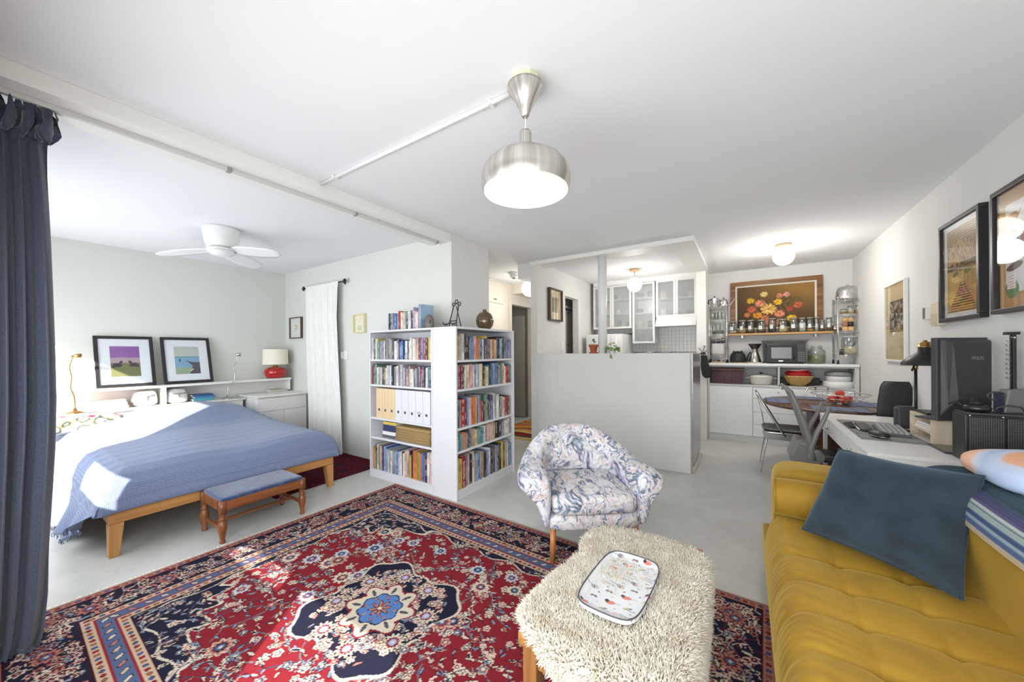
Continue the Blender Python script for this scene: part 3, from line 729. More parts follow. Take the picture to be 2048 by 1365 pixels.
    # inner bevel line of the mat
# books and pouches in the headboard
def flat_stack(specs, x, y0, y1, z, name, cat, group=None):
    for k, (col, th, yo, lb, depth) in enumerate(specs):
        t = thing(name, lb, cat, (x, (y0 + y1) / 2 + yo, z), 0, group)
        w = (y1 - y0) / 2
        G().box(-depth / 2, depth / 2, -w, w, 0, 0.003).box(-depth / 2, depth / 2, -w, w, th - 0.003, th).box(depth / 2 - 0.003, depth / 2, -w, w, 0.003, th - 0.003).build('cover', M('cover_%02x%02x%02x' % col, rgb(*col), 0.55, vary=0.06, scale=30), t)
        G().box(-depth / 2 + 0.004, depth / 2 - 0.0031, -w + 0.004, w - 0.004, 0.0031, th - 0.0031).build('pages', m_paper, t)
        z += th + 0.0004
    return z
flat_stack([((222, 150, 142), 0.036, 0.01, 'pink clothbound book at the bottom of the headboard stack', 0.17), ((226, 158, 148), 0.032, 0.0, 'pink clothbound book in the middle of the headboard stack', 0.168), ((232, 168, 156), 0.03, -0.01, 'pink clothbound book on top of the headboard stack', 0.165)], -5.765, Y_at(188, -5.69), Y_at(254, -5.69), 0.7223, 'book', 'book')
flat_stack([((92, 160, 176), 0.034, 0.0, 'turquoise book at the bottom of the flat pile beside the linen pouch', 0.17), ((70, 130, 168), 0.026, 0.01, 'teal blue book in the middle of the flat pile beside the linen pouch', 0.165), ((52, 82, 132), 0.022, -0.008, 'navy book on top of the flat pile beside the linen pouch', 0.16)], -5.765, Y_at(386, -5.69), Y_at(428, -5.69), 0.7223, 'book', 'book')
flat_stack([((188, 186, 172), 0.034, 0.0, 'pale grey book lying alone by the bedside cabinet', 0.15)], -5.80, Y_at(543, -5.7), Y_at(577, -5.7), 0.7525, 'book', 'book')
m_linen = M('grey_linen', rgb(198, 196, 192), 0.95, vary=0.12, scale=26, bmp=0.4, bscale=90)
for (u0, u1), lb in (((265, 319), 'grey linen pouch with a tie next to the pink books'), ((333, 379), 'grey linen pouch with a tie next to the turquoise books')):
    y0, y1 = Y_at(u0, -5.70), Y_at(u1, -5.70)
    t = thing('linen_pouch', lb, 'pouch', (-5.79, (y0 + y1) / 2, 0.7223), 0, 'linen pouches in the headboard')
    g = G().pillow((0, 0, 0.088), 0.18, y1 - y0, 0.175, 0.5, 0.5)
    g.v = [(x, y * (1 - 0.18 * z / 0.17), z) for x, y, z in g.v]
    g.build('bag', m_linen, t, True)
    G().tube([(0.088, -0.06, 0.115), (0.096, 0.0, 0.112), (0.086, 0.07, 0.12)], 0.006, 6).sphere((0.096, 0.0, 0.112), 0.012).tube([(0.096, 0, 0.112), (0.098, 0.006, 0.07)], 0.005, 6).build('tie', M('tie_grey', rgb(150, 146, 142), 0.9), t, True)
# gooseneck lamps on the ledge
def gooseneck(pix, mat, lb, xp_):
    pts = [on_x(u, v, xp_) for u, v in pix]; y0 = pts[0][0]
    t = thing('gooseneck_lamp', lb, 'lamp', (xp_, y0, 0.7223))
    loc = [(0.0, y - y0, max(0.0, z - 0.7223)) for y, z in pts]
    G().lathe([(0.058, 0), (0.058, 0.008), (0.045, 0.016), (0.016, 0.024), (0.011, 0.05)], n=24).build('base', mat, t, True)
    P = [Vector((0, 0, 0.045))] + [Vector(q) for q in loc[1:]]
    sm = []
    for k in range(len(P) - 1):
        p0, p1, p2, p3 = P[max(k - 1, 0)], P[k], P[k + 1], P[min(k + 2, len(P) - 1)]
        for j in range(6):
            s = j / 6; sm.append(tuple(0.5 * ((2 * p1) + (p2 - p0) * s + (2 * p0 - 5 * p1 + 4 * p2 - p3) * s * s + (3 * p1 - p0 - 3 * p2 + p3) * s ** 3)))
    sm.append(tuple(P[-1]))
    G().tube(sm, 0.0055, 8).build('flexible_neck', mat, t, True)
    h = P[-1]
    G().tube([(h.x, h.y - 0.012, h.z - 0.006), (h.x + 0.008, h.y + 0.018, h.z + 0.004), (h.x + 0.02, h.y + 0.045, h.z + 0.002)], [0.014, 0.02, 0.024], 14).build('head', mat, t, True)
    G().tube([(0.03, 0.05, 0.006), (0.07, 0.09, 0.004), (0.085, 0.14, 0.004)], 0.003, 6).build('cord', m_black, t, True)
gooseneck([(150, 812), (148, 794), (141, 776), (143, 756), (139, 736), (143, 720), (147, 713)], m_brass, 'brass gooseneck reading lamp on the ledge by the pink books', -5.66)
gooseneck([(456, 787), (457, 776), (467, 764), (470, 750), (467, 735), (474, 722), (473, 710)], m_steel, 'silver gooseneck reading lamp on the ledge by the turquoise books', -5.66)
# red glass lamp
t = thing('table_lamp', 'table lamp with red glass base and cream drum shade', 'lamp', (-5.782, 2.53, 0.9505))
m_red = M('red_glass', rgb(176, 22, 20), 0.08, vary=0.12, scale=6)
m_red.node_tree.nodes['Principled BSDF'].inputs['Coat Weight'].default_value = 0.6
G().lathe([(0.07, 0), (0.11, 0.008), (0.140, 0.05), (0.145, 0.09), (0.135, 0.125), (0.10, 0.15), (0.045, 0.162), (0.035, 0.168)], n=36).build('base', m_red, t, True)
G().lathe([(0.035, 0.168), (0.035, 0.178), (0.018, 0.185), (0.018, 0.21)], n=20).build('neck', m_brass, t, True)
m_shade = M('cream_shade', rgb(244, 236, 218), 0.9, vary=0.03, scale=60)
G().lathe([(0.161, 0.20), (0.155, 0.42)], n=40, caps=False).build('shade', m_shade, t, True)
G().tube([(-0.155, 0, 0.36), (0.155, 0, 0.36)], 0.003).tube([(0, -0.155, 0.36), (0, 0.155, 0.36)], 0.003).cyl((0, 0, 0.205), (0, 0, 0.36), 0.005).build('spider', m_brass, t, True)

# white curtain and rod on the bedroom back wall
rx0, rx1 = X_at(608, 2.70), X_at(690, 2.70); rz_ = 2.237
t = thing('curtain_rod', 'short black iron curtain rod on the bedroom wall', 'curtain rod', (rx0, 2.70, rz_))
LL = rx1 - rx0
G().cyl((0, 0, 0), (LL, 0, 0), 0.008).build('rod', m_black, t, True)
for xx in (0.0, LL):
    G().sphere((xx, 0, 0), 0.022).torus((xx, 0, 0.0), 0.028, 0.006, 14, 6, 'y').build('finial', m_black, t, True)
for xx in (0.06, LL - 0.06):
    G().cyl((xx, 0.0, 0), (xx, 0.0495, 0), 0.006).box(xx - 0.012, xx + 0.012, 0.044, 0.0495, -0.03, 0.03).build('bracket', m_black, t, True)
m_sheer = M('white_linen', rgb(236, 235, 231), 0.95, vary=0.03, scale=12, bmp=0.2, bscale=200)
wx0, wx1 = X_at(612, 2.68), X_at(677, 2.68)
def wcurt(a, bb):
    z = 0.012 + 2.235 * bb
    spread = 1 - bb
    x0 = wx0 + 0.06 * (1 - bb); x1 = wx1 + interp(bb, [0, 0.3, 0.8, 1], [0.09, 0.07, -0.02, 0.0])
    x = x0 + (x1 - x0) * a
    ph = 2 * PI * 7 * a + 0.8 * math.sin(3 * a + z)
    y = 2.672 + 0.020 * math.sin(ph) * (1 - 0.5 * bb) + 0.008 * math.sin(2.7 * ph + 2 * z)
    if bb > 0.97: y = y * 0.4 + 2.683 * 0.6
    return (x, y, z)
t = thing('white_curtain', 'white linen curtain hanging from the short iron rod', 'curtain', (0, 0, 0))
G().surf(wcurt, 160, 50).build('drape', m_sheer, t, True)
# small pictures on the same wall
c = Canvas(0.25, 0.28, 0.004, (232, 232, 224)); 
for k in range(9): c.blob(0.125 + 0.03 * math.sin(k * 2.4), 0.15 + 0.035 * math.cos(k * 1.7), 0.02, [(196, 170, 160), (170, 176, 150), (206, 190, 170)][k % 3], 0.01, k)
c.line([(0.125, 0.08), (0.13, 0.16)], 0.006, (150, 140, 120))
fx0, fz0 = on_y(583, 678, YB); fx1, fz1 = on_y(606, 634, YB)
framed('framed_drawing', 'small botanical drawing in a thin brown frame beside the white curtain', (fx0, YB, fz0), (1, 0, 0), (0, 0, 1), (0, -1, 0), fx1 - fx0, fz1 - fz0, 0.014, 0.035, M('brown_frame', rgb(96, 66, 56), 0.5), c, 0.02)
c = Canvas(0.23, 0.26, 0.004, (226, 222, 196))
for k in range(24): c.blob(0.03 + 0.17 * RNG.random(), 0.03 + 0.2 * RNG.random(), 0.018, RNG.choice([(232, 226, 204), (210, 208, 186), (200, 204, 196), (222, 206, 176)]), 0.01, RNG.random() * 3)
for k in range(6): c.line([(0.07 + k * 0.017, 0.03), (0.065 + k * 0.018, 0.09)], 0.006, (160, 150, 120))
fx0, fz0 = on_y(711, 667, YB); fx1, fz1 = on_y(733, 628, YB)
framed('small_painting', 'small pale yellow painting in a cream frame above the bookcase end', (fx0, YB, fz0), (1, 0, 0), (0, 0, 1), (0, -1, 0), fx1 - fx0, fz1 - fz0, 0.012, 0.04, M('cream_frame', rgb(226, 214, 172), 0.6), c, 0.0, glazed=False)

# ceiling fan
fx, fy = -4.265, 1.395
t = thing('ceiling_fan', 'white three-blade ceiling fan over the bed', 'ceiling fan', (fx, fy, ZC))
G().lathe([(0.152, -0.001), (0.15, -0.02), (0.142, -0.09), (0.125, -0.16), (0.112, -0.185)], n=36).build('housing', m_white, t, True)
G().lathe([(0.09, -0.186), (0.09, -0.195), (0.118, -0.2), (0.118, -0.215), (0.10, -0.222)], n=36).build('motor_ring', m_trim, t, True)
G().lathe([(0.112, -0.223), (0.108, -0.235), (0.08, -0.255), (0.04, -0.266), (0.002, -0.27)], n=36).build('light_cap', m_white, t, True)
tip = on_z(280, 503, ZC - 0.21); a0 = math.atan2(tip[1] - fy, tip[0] - fx)
for k in range(3):
    an = (a0, math.radians(40), math.radians(131))[k]
    def blade(s, w, an=an, k=k):
        rr_ = 0.10 + (0.56, 0.44, 0.52)[k] * s; wd = interp(s, [0, 0.15, 0.5, 0.85, 1], [0.04, 0.075, 0.085, 0.07, 0.03])
        o_ = (w - 0.5) * 2 * wd; x = rr_; y = o_ - 0.03 * s * s
        return (x * math.cos(an) - y * math.sin(an), x * math.sin(an) + y * math.cos(an), -0.205 + o_ * (0.02, -0.32, -0.32)[k] - 0.03 * s)
    G().surf(blade, 18, 6, (0, 0, -0.006)).build('blade', m_white, t, True)

# red bedroom rug
def red_rug():
    W, H_ = 1.70, 1.18; c = Canvas(W, H_, 0.0075, (84, 22, 32)); rs = np.random.RandomState(11)
    n = rs.rand(*c.x.shape)
    for k in range(900):
        c.blob(rs.rand() * W, rs.rand() * H_, 0.008 + 0.014 * rs.rand(), [(104, 32, 42), (68, 16, 26), (52, 20, 38), (42, 30, 50), (116, 50, 54), (94, 26, 36)][rs.randint(6)], 0.005 + 0.01 * rs.rand(), rs.rand() * 3)
    for k in range(40): c.blob(0.1 + rs.rand() * (W - 0.2), 0.1 + rs.rand() * (H_ - 0.2), 0.04, (44, 30, 56), 0.022, rs.rand() * 3, 6, 0.2)
    return c
c = red_rug()
o = c.flat('red_rug', printed('red_wool', 0.95, 0.1, fuzz=0.4), (-5.25, 1.55, 0.008), (1.70, 0.0, 0), (0, 1.18, 0), (0, 0, -0.0075))
tag(o, 'dark red patterned wool rug under the bed end', 'rug')

# ---------------------------------------------------------------- persian rug
def persian():
    W, H_ = 3.06, 2.32
    c = Canvas(W, H_, 0.0048, (124, 33, 41)); rs = np.random.RandomState(5)
    NAVY, RED, CREAM, BLUE, PINK, DK, GRY = (30, 32, 50), (124, 33, 41), (198, 186, 168), (74, 94, 128), (166, 112, 102), (54, 20, 30), (104, 110, 118)
    x, y = c.x, c.y
    e = np.minimum(np.minimum(x, W - x), np.minimum(y, H_ - y))
    wob = 0.006 * np.sin(40 * x) * np.sin(37 * y)
    # spandrels
    fx = np.minimum(x, W - x) - 0.43; fy = np.minimum(y, H_ - y) - 0.43
    th = np.arctan2(np.maximum(fy, 0), np.maximum(fx, 1e-6))
    q = (np.maximum(fx, 0) / 0.72) ** 0.8 + (np.maximum(fy, 0) / 0.46) ** 0.8 + 0.09 * np.cos(th * 18)
    sp = (q < 1.0) & (fx > 0) & (fy > 0); spo = (q >= 1.0) & (q < 1.05) & (fx > 0) & (fy > 0)
    sc_ = 0.03 + 0.022 * np.cos(x * 22) * np.cos(y * 22)
    edgeband = (np.minimum(fx, fy) < sc_ + 0.01) & (fx > 0) & (fy > 0)
    c.fill(sp | (edgeband & (np.minimum(fx, fy) < sc_)), NAVY); c.fill(spo | (edgeband & (np.minimum(fx, fy) >= sc_)), CREAM)
    def ros(cx, cy, R, c1=CREAM, c2=RED, c3=BLUE, out=DK, pet=8):
        ph = rs.rand() * 6
        c.blob(cx, cy, R, out, None, 0, pet, 0.16, ph); c.blob(cx, cy, R * 0.88, c1, None, 0, pet, 0.2, ph)
        c.blob(cx, cy, R * 0.58, c2, None, 0, pet, 0.15, ph + 1); c.blob(cx, cy, R * 0.38, c3); c.blob(cx, cy, R * 0.16, CREAM)
    def leaf(cx, cy, L, col, ang, wd=0.35):
        c.blob(cx, cy, L, CREAM if col is NAVY else DK, L * wd, ang); c.blob(cx, cy, L * 0.78, col, L * wd * 0.7, ang)
    def vine(cx, cy, L, ang, curl, col):
        pts = []; a = ang; px, py = cx, cy
        for k in range(12):
            pts.append((px, py)); px += L / 12 * math.cos(a); py += L / 12 * math.sin(a); a += curl / 12
        c.line(pts, 0.007, col)
        return pts
    cols = [CREAM, PINK, (206, 176, 164), (120, 126, 140), CREAM, (120, 136, 160), NAVY]
    def infill(n, test, dark):
        for k in range(n):
            cx, cy = 0.43 + rs.rand() * (W - 0.86), 0.43 + rs.rand() * (H_ - 0.86)
            if not test(cx, cy): continue
            r = rs.rand()
            if r < 0.30:
                pts = vine(cx, cy, 0.10 + 0.14 * rs.rand(), rs.rand() * 6.28, 2.5 * (rs.rand() - 0.3), [(96, 30, 44), (70, 66, 92), (104, 110, 116)][rs.randint(3)])
                for p in pts[2::4]: leaf(p[0] + 0.012, p[1], 0.018, cols[rs.randint(7)], rs.rand() * 6.28)
            elif r < 0.68: ros(cx, cy, 0.011 + 0.013 * rs.rand(), cols[rs.randint(5)], [RED, DK, NAVY][rs.randint(3)], CREAM, [DK, NAVY, CREAM][rs.randint(3)], 5)
            else: leaf(cx, cy, 0.013 + 0.014 * rs.rand(), cols[rs.randint(7)], rs.rand() * 6.28)
    def in_sp(cx, cy):
        i, j = int(cx / W * c.nu), int(cy / H_ * c.nv); return q[i, j] < 0.97
    infill(1500, lambda a, b_: not in_sp(a, b_), False)
    for k in range(46):
        cx, cy = 0.5 + rs.rand() * (W - 1.0), 0.5 + rs.rand() * (H_ - 1.0)
        if not in_sp(cx, cy): ros(cx, cy, 0.036 + 0.016 * rs.rand(), [CREAM, (170, 184, 204), PINK][rs.randint(3)], [NAVY, DK, RED][rs.randint(3)], [BLUE, PINK][rs.randint(2)], CREAM, 10)
    infill(1500, in_sp, True)
    # medallion
    MX, MY = 1.40, 1.17
    dx, dy = x - MX, y - MY; rad = np.hypot(dx / 1.06, dy); an = np.arctan2(dy, dx)
    lob = 0.335 * (1 + 0.17 * np.cos(4 * an + PI) + 0.05 * np.cos(12 * an))
    c.fill(rad < lob + 0.014, CREAM); c.fill(rad < lob, NAVY)
    for k in range(230):
        r = 0.17 + 0.16 * rs.rand(); a = rs.rand() * 6.28
        cx, cy = MX + r * math.cos(a), MY + r * math.sin(a)
        if rs.rand() < 0.6: ros(cx, cy, 0.014 + 0.012 * rs.rand(), cols[rs.randint(5)], [RED, DK][rs.randint(2)], CREAM, [DK, CREAM][rs.randint(2)], 6)
        else: leaf(cx, cy, 0.022, cols[rs.randint(6)], rs.rand() * 6.28)
    for k in range(8):
        a = k * PI / 4 + 0.39; ros(MX + 0.255 * math.cos(a), MY + 0.255 * math.sin(a), 0.05, CREAM, RED, (150, 160, 196), DK, 12)
    c.blob(MX, MY, 0.175, (128, 40, 50), None, 0, 8, 0.13, PI); c.blob(MX, MY, 0.165, CREAM, None, 0, 8, 0.13, PI)
    for k in range(8):
        a = k * PI / 4 + 0.39; leaf(MX + 0.135 * math.cos(a), MY + 0.135 * math.sin(a), 0.026, (74, 84, 96), a); c.blob(MX + 0.148 * math.cos(a + 0.3), MY + 0.148 * math.sin(a + 0.3), 0.01, RED)
    c.blob(MX, MY, 0.108, NAVY, None, 0, 8, 0.07); c.blob(MX, MY, 0.101, (84, 118, 172), None, 0, 8, 0.07)
    for k in range(8):
        a = k * PI / 4; leaf(MX + 0.034 * math.cos(a), MY + 0.034 * math.sin(a), 0.026, PINK, a, 0.4); leaf(MX + 0.078 * math.cos(a + 0.39), MY + 0.078 * math.sin(a + 0.39), 0.016, (190, 120, 110), a + 1)
    c.blob(MX, MY, 0.012, CREAM)
    # borders
    def band(a0, a1, col): c.fill((e >= a0) & (e < a1), col)
    band(0.0, 0.43, NAVY); band(0.0, 0.012, (196, 168, 150)); band(0.012, 0.018, DK); band(0.018, 0.056, PINK); band(0.056, 0.064, DK)
    band(0.268, 0.276, DK); band(0.276, 0.316, (186, 160, 136)); band(0.316, 0.324, (130, 40, 48)); band(0.324, 0.378, (78, 94, 126)); band(0.378, 0.386, (130, 40, 48)); band(0.386, 0.424, (186, 160, 136)); band(0.424, 0.432, DK)
    def along(off):
        """points running round the rug at a distance from the edge"""
        def gen(step):
            out = []
            for X in np.arange(off, W - off, step): out += [(X, off, 0.0), (X, H_ - off, 0.0)]
            for Yv in np.arange(off + step / 2, H_ - off, step): out += [(off, Yv, PI / 2), (W - off, Yv, PI / 2)]
            return out
        return gen
    for off in (0.037, 0.296, 0.405):
        for k, (X, Yv, a) in enumerate(along(off)(0.034)):
            c.blob(X, Yv, 0.011, DK); c.blob(X, Yv, 0.0085, [(140, 34, 44), (60, 82, 132), (150, 96, 70)][k % 3])
    for k, (X, Yv, a) in enumerate(along(0.351)(0.062)):
        leaf(X, Yv, 0.022, [CREAM, (190, 170, 150), PINK][k % 3], a + (0.7 if k % 2 else -0.7), 0.5)
    for k in range(3000):
        s = rs.rand() * 2 * (W + H_); off = 0.085 + 0.165 * rs.rand()
        if s < W: X, Yv = s, off
        elif s < 2 * W: X, Yv = s - W, H_ - off
        elif s < 2 * W + H_: X, Yv = off, s - 2 * W
        else: X, Yv = W - off, s - 2 * W - H_
        if min(X, W - X, Yv, H_ - Yv) < 0.075 or min(X, W - X, Yv, H_ - Yv) > 0.262: continue
        r = rs.rand()
        if r < 0.35: vine(X, Yv, 0.05 + 0.06 * rs.rand(), rs.rand() * 6.28, 3 * (rs.rand() - 0.5), [(184, 132, 116), DK, (108, 36, 48), CREAM][rs.randint(4)])
        elif r < 0.72: leaf(X, Yv, 0.014 + 0.016 * rs.rand(), cols[rs.randint(7)], rs.rand() * 6.28)
        else: ros(X, Yv, 0.016 + 0.010 * rs.rand(), cols[rs.randint(5)], RED, NAVY, DK, 6)
    for k, (X, Yv, a) in enumerate(along(0.168)(0.30)):
        ros(X, Yv, 0.046, PINK, (110, 30, 42), BLUE, DK, 10)
    return c
c = persian()
ra = math.radians(-2.1)
A_ = (3.06 * math.cos(ra), 3.06 * math.sin(ra), 0); B_ = (-2.32 * math.sin(ra), 2.32 * math.cos(ra), 0)
RO = (-3.015, 0.05, 0.009)
rug = thing('persian_rug', 'large red and navy persian rug with a central medallion', 'rug', (0, 0, 0))
c.flat('pile', printed('persian_wool', 0.95, 0.1, fuzz=0.5), RO, A_, B_, (0, 0, -0.0085), rug)
g = G()
for side in (0, 1):
    for k in range(230):
        f = (k + 0.5) / 230
        p = np.array(RO) + np.array(A_) * side + np.array(B_) * f
        d = np.array(A_) / 3.06 * (1 if side else -1)
        L_ = RNG.uniform(0.022, 0.04); w = np.array(B_) / 2.32 * 0.003; j = np.array(B_) / 2.32 * RNG.uniform(-0.012, 0.012)
        p[2] = 0.006; q_ = p + d * L_ + j; q_[2] = 0.002
        g.hexa([tuple(p - w + (0, 0, -0.004)), tuple(q_ - w + (0, 0, -0.0015)), tuple(q_ + w + (0, 0, -0.0015)), tuple(p + w + (0, 0, -0.004))], [tuple(p - w), tuple(q_ - w), tuple(q_ + w), tuple(p + w)])
o = g.build('fringe', M('rug_fringe', rgb(226, 220, 208), 0.95), rug); o['kind'] = 'stuff'
# hall rug
c = Canvas(0.95, 1.5, 0.008, (190, 140, 80))
yy_ = c.y + 0.06 * np.sin(6 * c.x + 1) + 0.03 * np.sin(13 * c.x)
pal = [(196, 168, 116), (70, 72, 60), (150, 34, 30), (60, 26, 30), (196, 176, 120), (202, 140, 70), (120, 110, 90), (110, 40, 34), (214, 160, 60), (206, 112, 60), (128, 128, 96), (196, 146, 74), (190, 90, 60), (206, 170, 110), (150, 120, 80)]
edges_ = np.cumsum([0.10, 0.10, 0.11, 0.05, 0.12, 0.12, 0.07, 0.05, 0.14, 0.15, 0.1, 0.12, 0.1, 0.1, 0.3])
for k in range(len(pal) - 1, -1, -1): c.fill(yy_ < edges_[k], pal[k])
hr = c.flat('hall_rug', printed('hall_wool', 0.95, 0.1, fuzz=0.3), (-3.50, 4.55, 0.008), (0.95, 0, 0), (0, 1.5, 0), (0, 0, -0.0075))
tag(hr, 'orange and red wavy abstract rug on the hall floor', 'rug')

# ---------------------------------------------------------------- bookcases
SH = [1.245, 0.982, 0.636, 0.43, 0.087]; BT = 1.545
def bookcase(label, loc, rz, W, D):
    """local: front at y=0 facing -y, x from 0 to W, depth to +y"""
    t = thing('bookcase', label, 'bookcase', loc, rz)
    G().box(0, 0.018, 0, D, 0, BT - 0.02).build('side_panel', m_lam, t, bevel=0.0015)
    G().box(W - 0.018, W, 0, D, 0, BT - 0.02).build('side_panel', m_lam, t, bevel=0.0015)
    G().box(0, W, -0.001, D, BT - 0.0198, BT).build('top', m_lam, t, bevel=0.0015)
    G().box(0.018, W - 0.018, D - 0.008, D - 0.001, 0.06, BT - 0.02).build('back_panel', m_lam, t)
    G().box(0.018, W - 0.018, 0.012, 0.03, 0, SH[-1] - 0.022).build('plinth', m_lam, t, bevel=0.001)
    for z in SH: G().box(0.0185, W - 0.0185, 0.003, D - 0.0085, z - 0.02, z).build('shelf', m_lam, t, bevel=0.001)
    return t
bookcase('tall white bookcase beside the bed with magazine files and a wicker basket', (-3.352, 2.375, 0), 0, 0.934, 0.285)
bookcase('tall white bookcase packed with books beside the hall opening', (-2.128, 2.375, 0), PI / 2, 0.945, 0.288)

m_cover, nt, b = newmat('book_cover')
oi = node(nt, 'ShaderNodeObjectInfo')
tc = node(nt, 'ShaderNodeTexCoord')
rsc = node(nt, 'ShaderNodeMath', operation='MULTIPLY'); rsc.inputs[1].default_value = 97.0; link(nt, oi.outputs['Random'], rsc.inputs[0])
off = node(nt, 'ShaderNodeCombineXYZ'); link(nt, rsc.outputs[0], off.inputs[0]); link(nt, rsc.outputs[0], off.inputs[2])
addv = node(nt, 'ShaderNodeVectorMath', operation='ADD'); link(nt, tc.outputs['Object'], addv.inputs[0]); link(nt, off.outputs[0], addv.inputs[1])
def noise_of(scale3, det=2.0):
    mp = node(nt, 'ShaderNodeMapping'); mp.inputs['Scale'].default_value = scale3; link(nt, addv.outputs[0], mp.inputs['Vector'])
    q = node(nt, 'ShaderNodeTexNoise', i_Scale=1.0, i_Detail=det); link(nt, mp.outputs[0], q.inputs['Vector']); return q.outputs[0]
letters = ramp(nt, noise_of((5, 0.2, 46)), [(0.50, (0, 0, 0, 1)), (0.53, (1, 1, 1, 1))])
band_ = ramp(nt, noise_of((0.1, 0.1, 3.2), 0.0), [(0.47, (0, 0, 0, 1)), (0.5, (1, 1, 1, 1))])
sepx = node(nt, 'ShaderNodeSeparateXYZ'); link(nt, tc.outputs['Object'], sepx.inputs[0])
ab = node(nt, 'ShaderNodeMath', operation='ABSOLUTE'); link(nt, sepx.outputs[0], ab.inputs[0])
lt = node(nt, 'ShaderNodeMath', operation='LESS_THAN'); lt.inputs[1].default_value = 0.27; link(nt, ab.outputs[0], lt.inputs[0])
m1 = node(nt, 'ShaderNodeMath', operation='MULTIPLY'); link(nt, letters, m1.inputs[0]); link(nt, band_, m1.inputs[1])
m2 = node(nt, 'ShaderNodeMath', operation='MULTIPLY'); link(nt, m1.outputs[0], m2.inputs[0]); link(nt, lt.outputs[0], m2.inputs[1])
m3 = node(nt, 'ShaderNodeMath', operation='MULTIPLY'); m3.inputs[1].default_value = 0.75; link(nt, m2.outputs[0], m3.inputs[0])
bw = node(nt, 'ShaderNodeRGBToBW'); link(nt, oi.outputs['Color'], bw.inputs[0])
ink = ramp(nt, bw.outputs[0], [(0.22, (0.75, 0.73, 0.68, 1)), (0.26, (0.06, 0.06, 0.08, 1))])
block = ramp(nt, noise_of((0.1, 0.1, 1.6), 0.0), [(0.58, (1, 1, 1, 1)), (0.6, (0.72, 0.72, 0.75, 1))])
mxa = node(nt, 'ShaderNodeMix', data_type='RGBA', blend_type='MULTIPLY'); mxa.inputs[0].default_value = 1.0; link(nt, oi.outputs['Color'], mxa.inputs[6]); link(nt, block, mxa.inputs[7])
mxb = node(nt, 'ShaderNodeMix', data_type='RGBA'); link(nt, m3.outputs[0], mxb.inputs[0]); link(nt, mxa.outputs[2], mxb.inputs[6]); link(nt, ink, mxb.inputs[7])
link(nt, mxb.outputs[2], b.inputs['Base Color']); b.inputs['Roughness'].default_value = 0.5

cover_me = G().box(-0.5, 0.5, 0.0, 0.015, 0, 1).box(-0.5, -0.42, 0.015, 1, 0, 1).box(0.42, 0.5, 0.015, 1, 0, 1).mesh('book_cover'); cover_me.materials.append(m_cover)
pages_me = G().box(-0.418, 0.418, 0.016, 0.965, 0.015, 0.975).mesh('book_pages'); pages_me.materials.append(m_paper)
PAL = {'w': ((226, 224, 218), 'white'), 'c': ((222, 206, 180), 'cream'), 'k': ((44, 44, 50), 'black'), 'n': ((46, 56, 92), 'navy'), 'b': ((84, 112, 168), 'blue'), 'l': ((150, 178, 202), 'light blue'),
       't': ((74, 138, 150), 'teal'), 'g': ((98, 138, 112), 'green'), 'y': ((214, 184, 84), 'yellow'), 'o': ((206, 116, 70), 'orange'), 'r': ((166, 46, 50), 'red'), 'p': ((216, 172, 166), 'pink'),
       'm': ((112, 48, 56), 'maroon'), 'u': ((98, 84, 120), 'purple'), 's': ((158, 156, 154), 'grey'), 'd': ((88, 88, 94), 'dark grey'), 'e': ((194, 158, 112), 'tan'), 'i': ((178, 172, 202), 'lilac'), 'f': ((132, 150, 66), 'olive green')}
def put_book(pos, rz, th, dep, hgt, code, where, group, tilt=0.0):
    col, cname = PAL[code]
    o = bpy.data.objects.new('book', cover_me); COL.objects.link(o)
    o.location = pos; o.rotation_euler = (0, tilt, rz) if rz == 0 else (0, tilt, rz)
    o.scale = (th, dep, hgt)
    j = RNG.uniform(0.86, 1.08)
    o.color = tuple(min(1, lin(q) * j) for q in col) + (1,)
    size = 'slim' if th < 0.019 else ('thick' if th > 0.032 else 'medium')
    o['label'] = '%s %s book on %s' % (size, cname, where); o['category'] = 'book'; o['group'] = group
    p = bpy.data.objects.new('pages', pages_me); COL.objects.link(p); p.parent = o
def row(codes, start, direction, length, z, hmin, hmax, where, group, face, thick=None, dmin=0.13, dmax=0.2):
    """direction 'x': spines face -y at y=face; 'y': spines face +x at x=face"""
    ws = []
    for ch in codes:
        w = RNG.uniform(0.7, 1.35)
        if ch.isupper(): w *= 2.0
        ws.append(w)
    s = (length - 0.0012 * len(ws)) / sum(ws); pos = start
    h0 = RNG.uniform(hmin, hmax)
    for ch, w in zip(codes, ws):
        th = w * s; code = ch.lower()
        if RNG.random() < 0.35: h0 = RNG.uniform(hmin, hmax)
        h = max(hmin, min(hmax, h0 + RNG.uniform(-0.008, 0.008))); dep = RNG.uniform(dmin, dmax)
        setb = RNG.uniform(0.012, 0.026)
        if direction == 'x': put_book((pos + th / 2, face + setb, z + 0.0003), 0, th, dep, h, code, where, group)
        else: put_book((face - setb, pos + th / 2, z + 0.0003), PI / 2, th, dep, h, code, where, group)
        pos += th + 0.0012
FL, FR = 2.375, -2.128
row('wdwytsidwksdssdwwcnbbnwdwwpwcpmubrkywlbns'.replace('sss', 's')[:37], -3.325, 'x', 0.875, SH[0], 0.178, 0.225, 'the top shelf of the bookcase beside the bed', 'books on the top shelf beside the bed', FL)
row('mdgwswskdcclwkdswswslrspwwdsdurduwtdwks'[:36], -3.325, 'x', 0.875, SH[1], 0.172, 0.212, 'the second shelf of the bookcase beside the bed', 'books on the second shelf beside the bed', FL)
row('oekwfpuBlwswslbwiwkwcpnykOfobeNwpsliw'[:33], -3.325, 'x', 0.872, SH[4], 0.225, 0.30, 'the bottom shelf of the bookcase beside the bed', 'books on the bottom shelf beside the bed', FL, dmin=0.19, dmax=0.23)
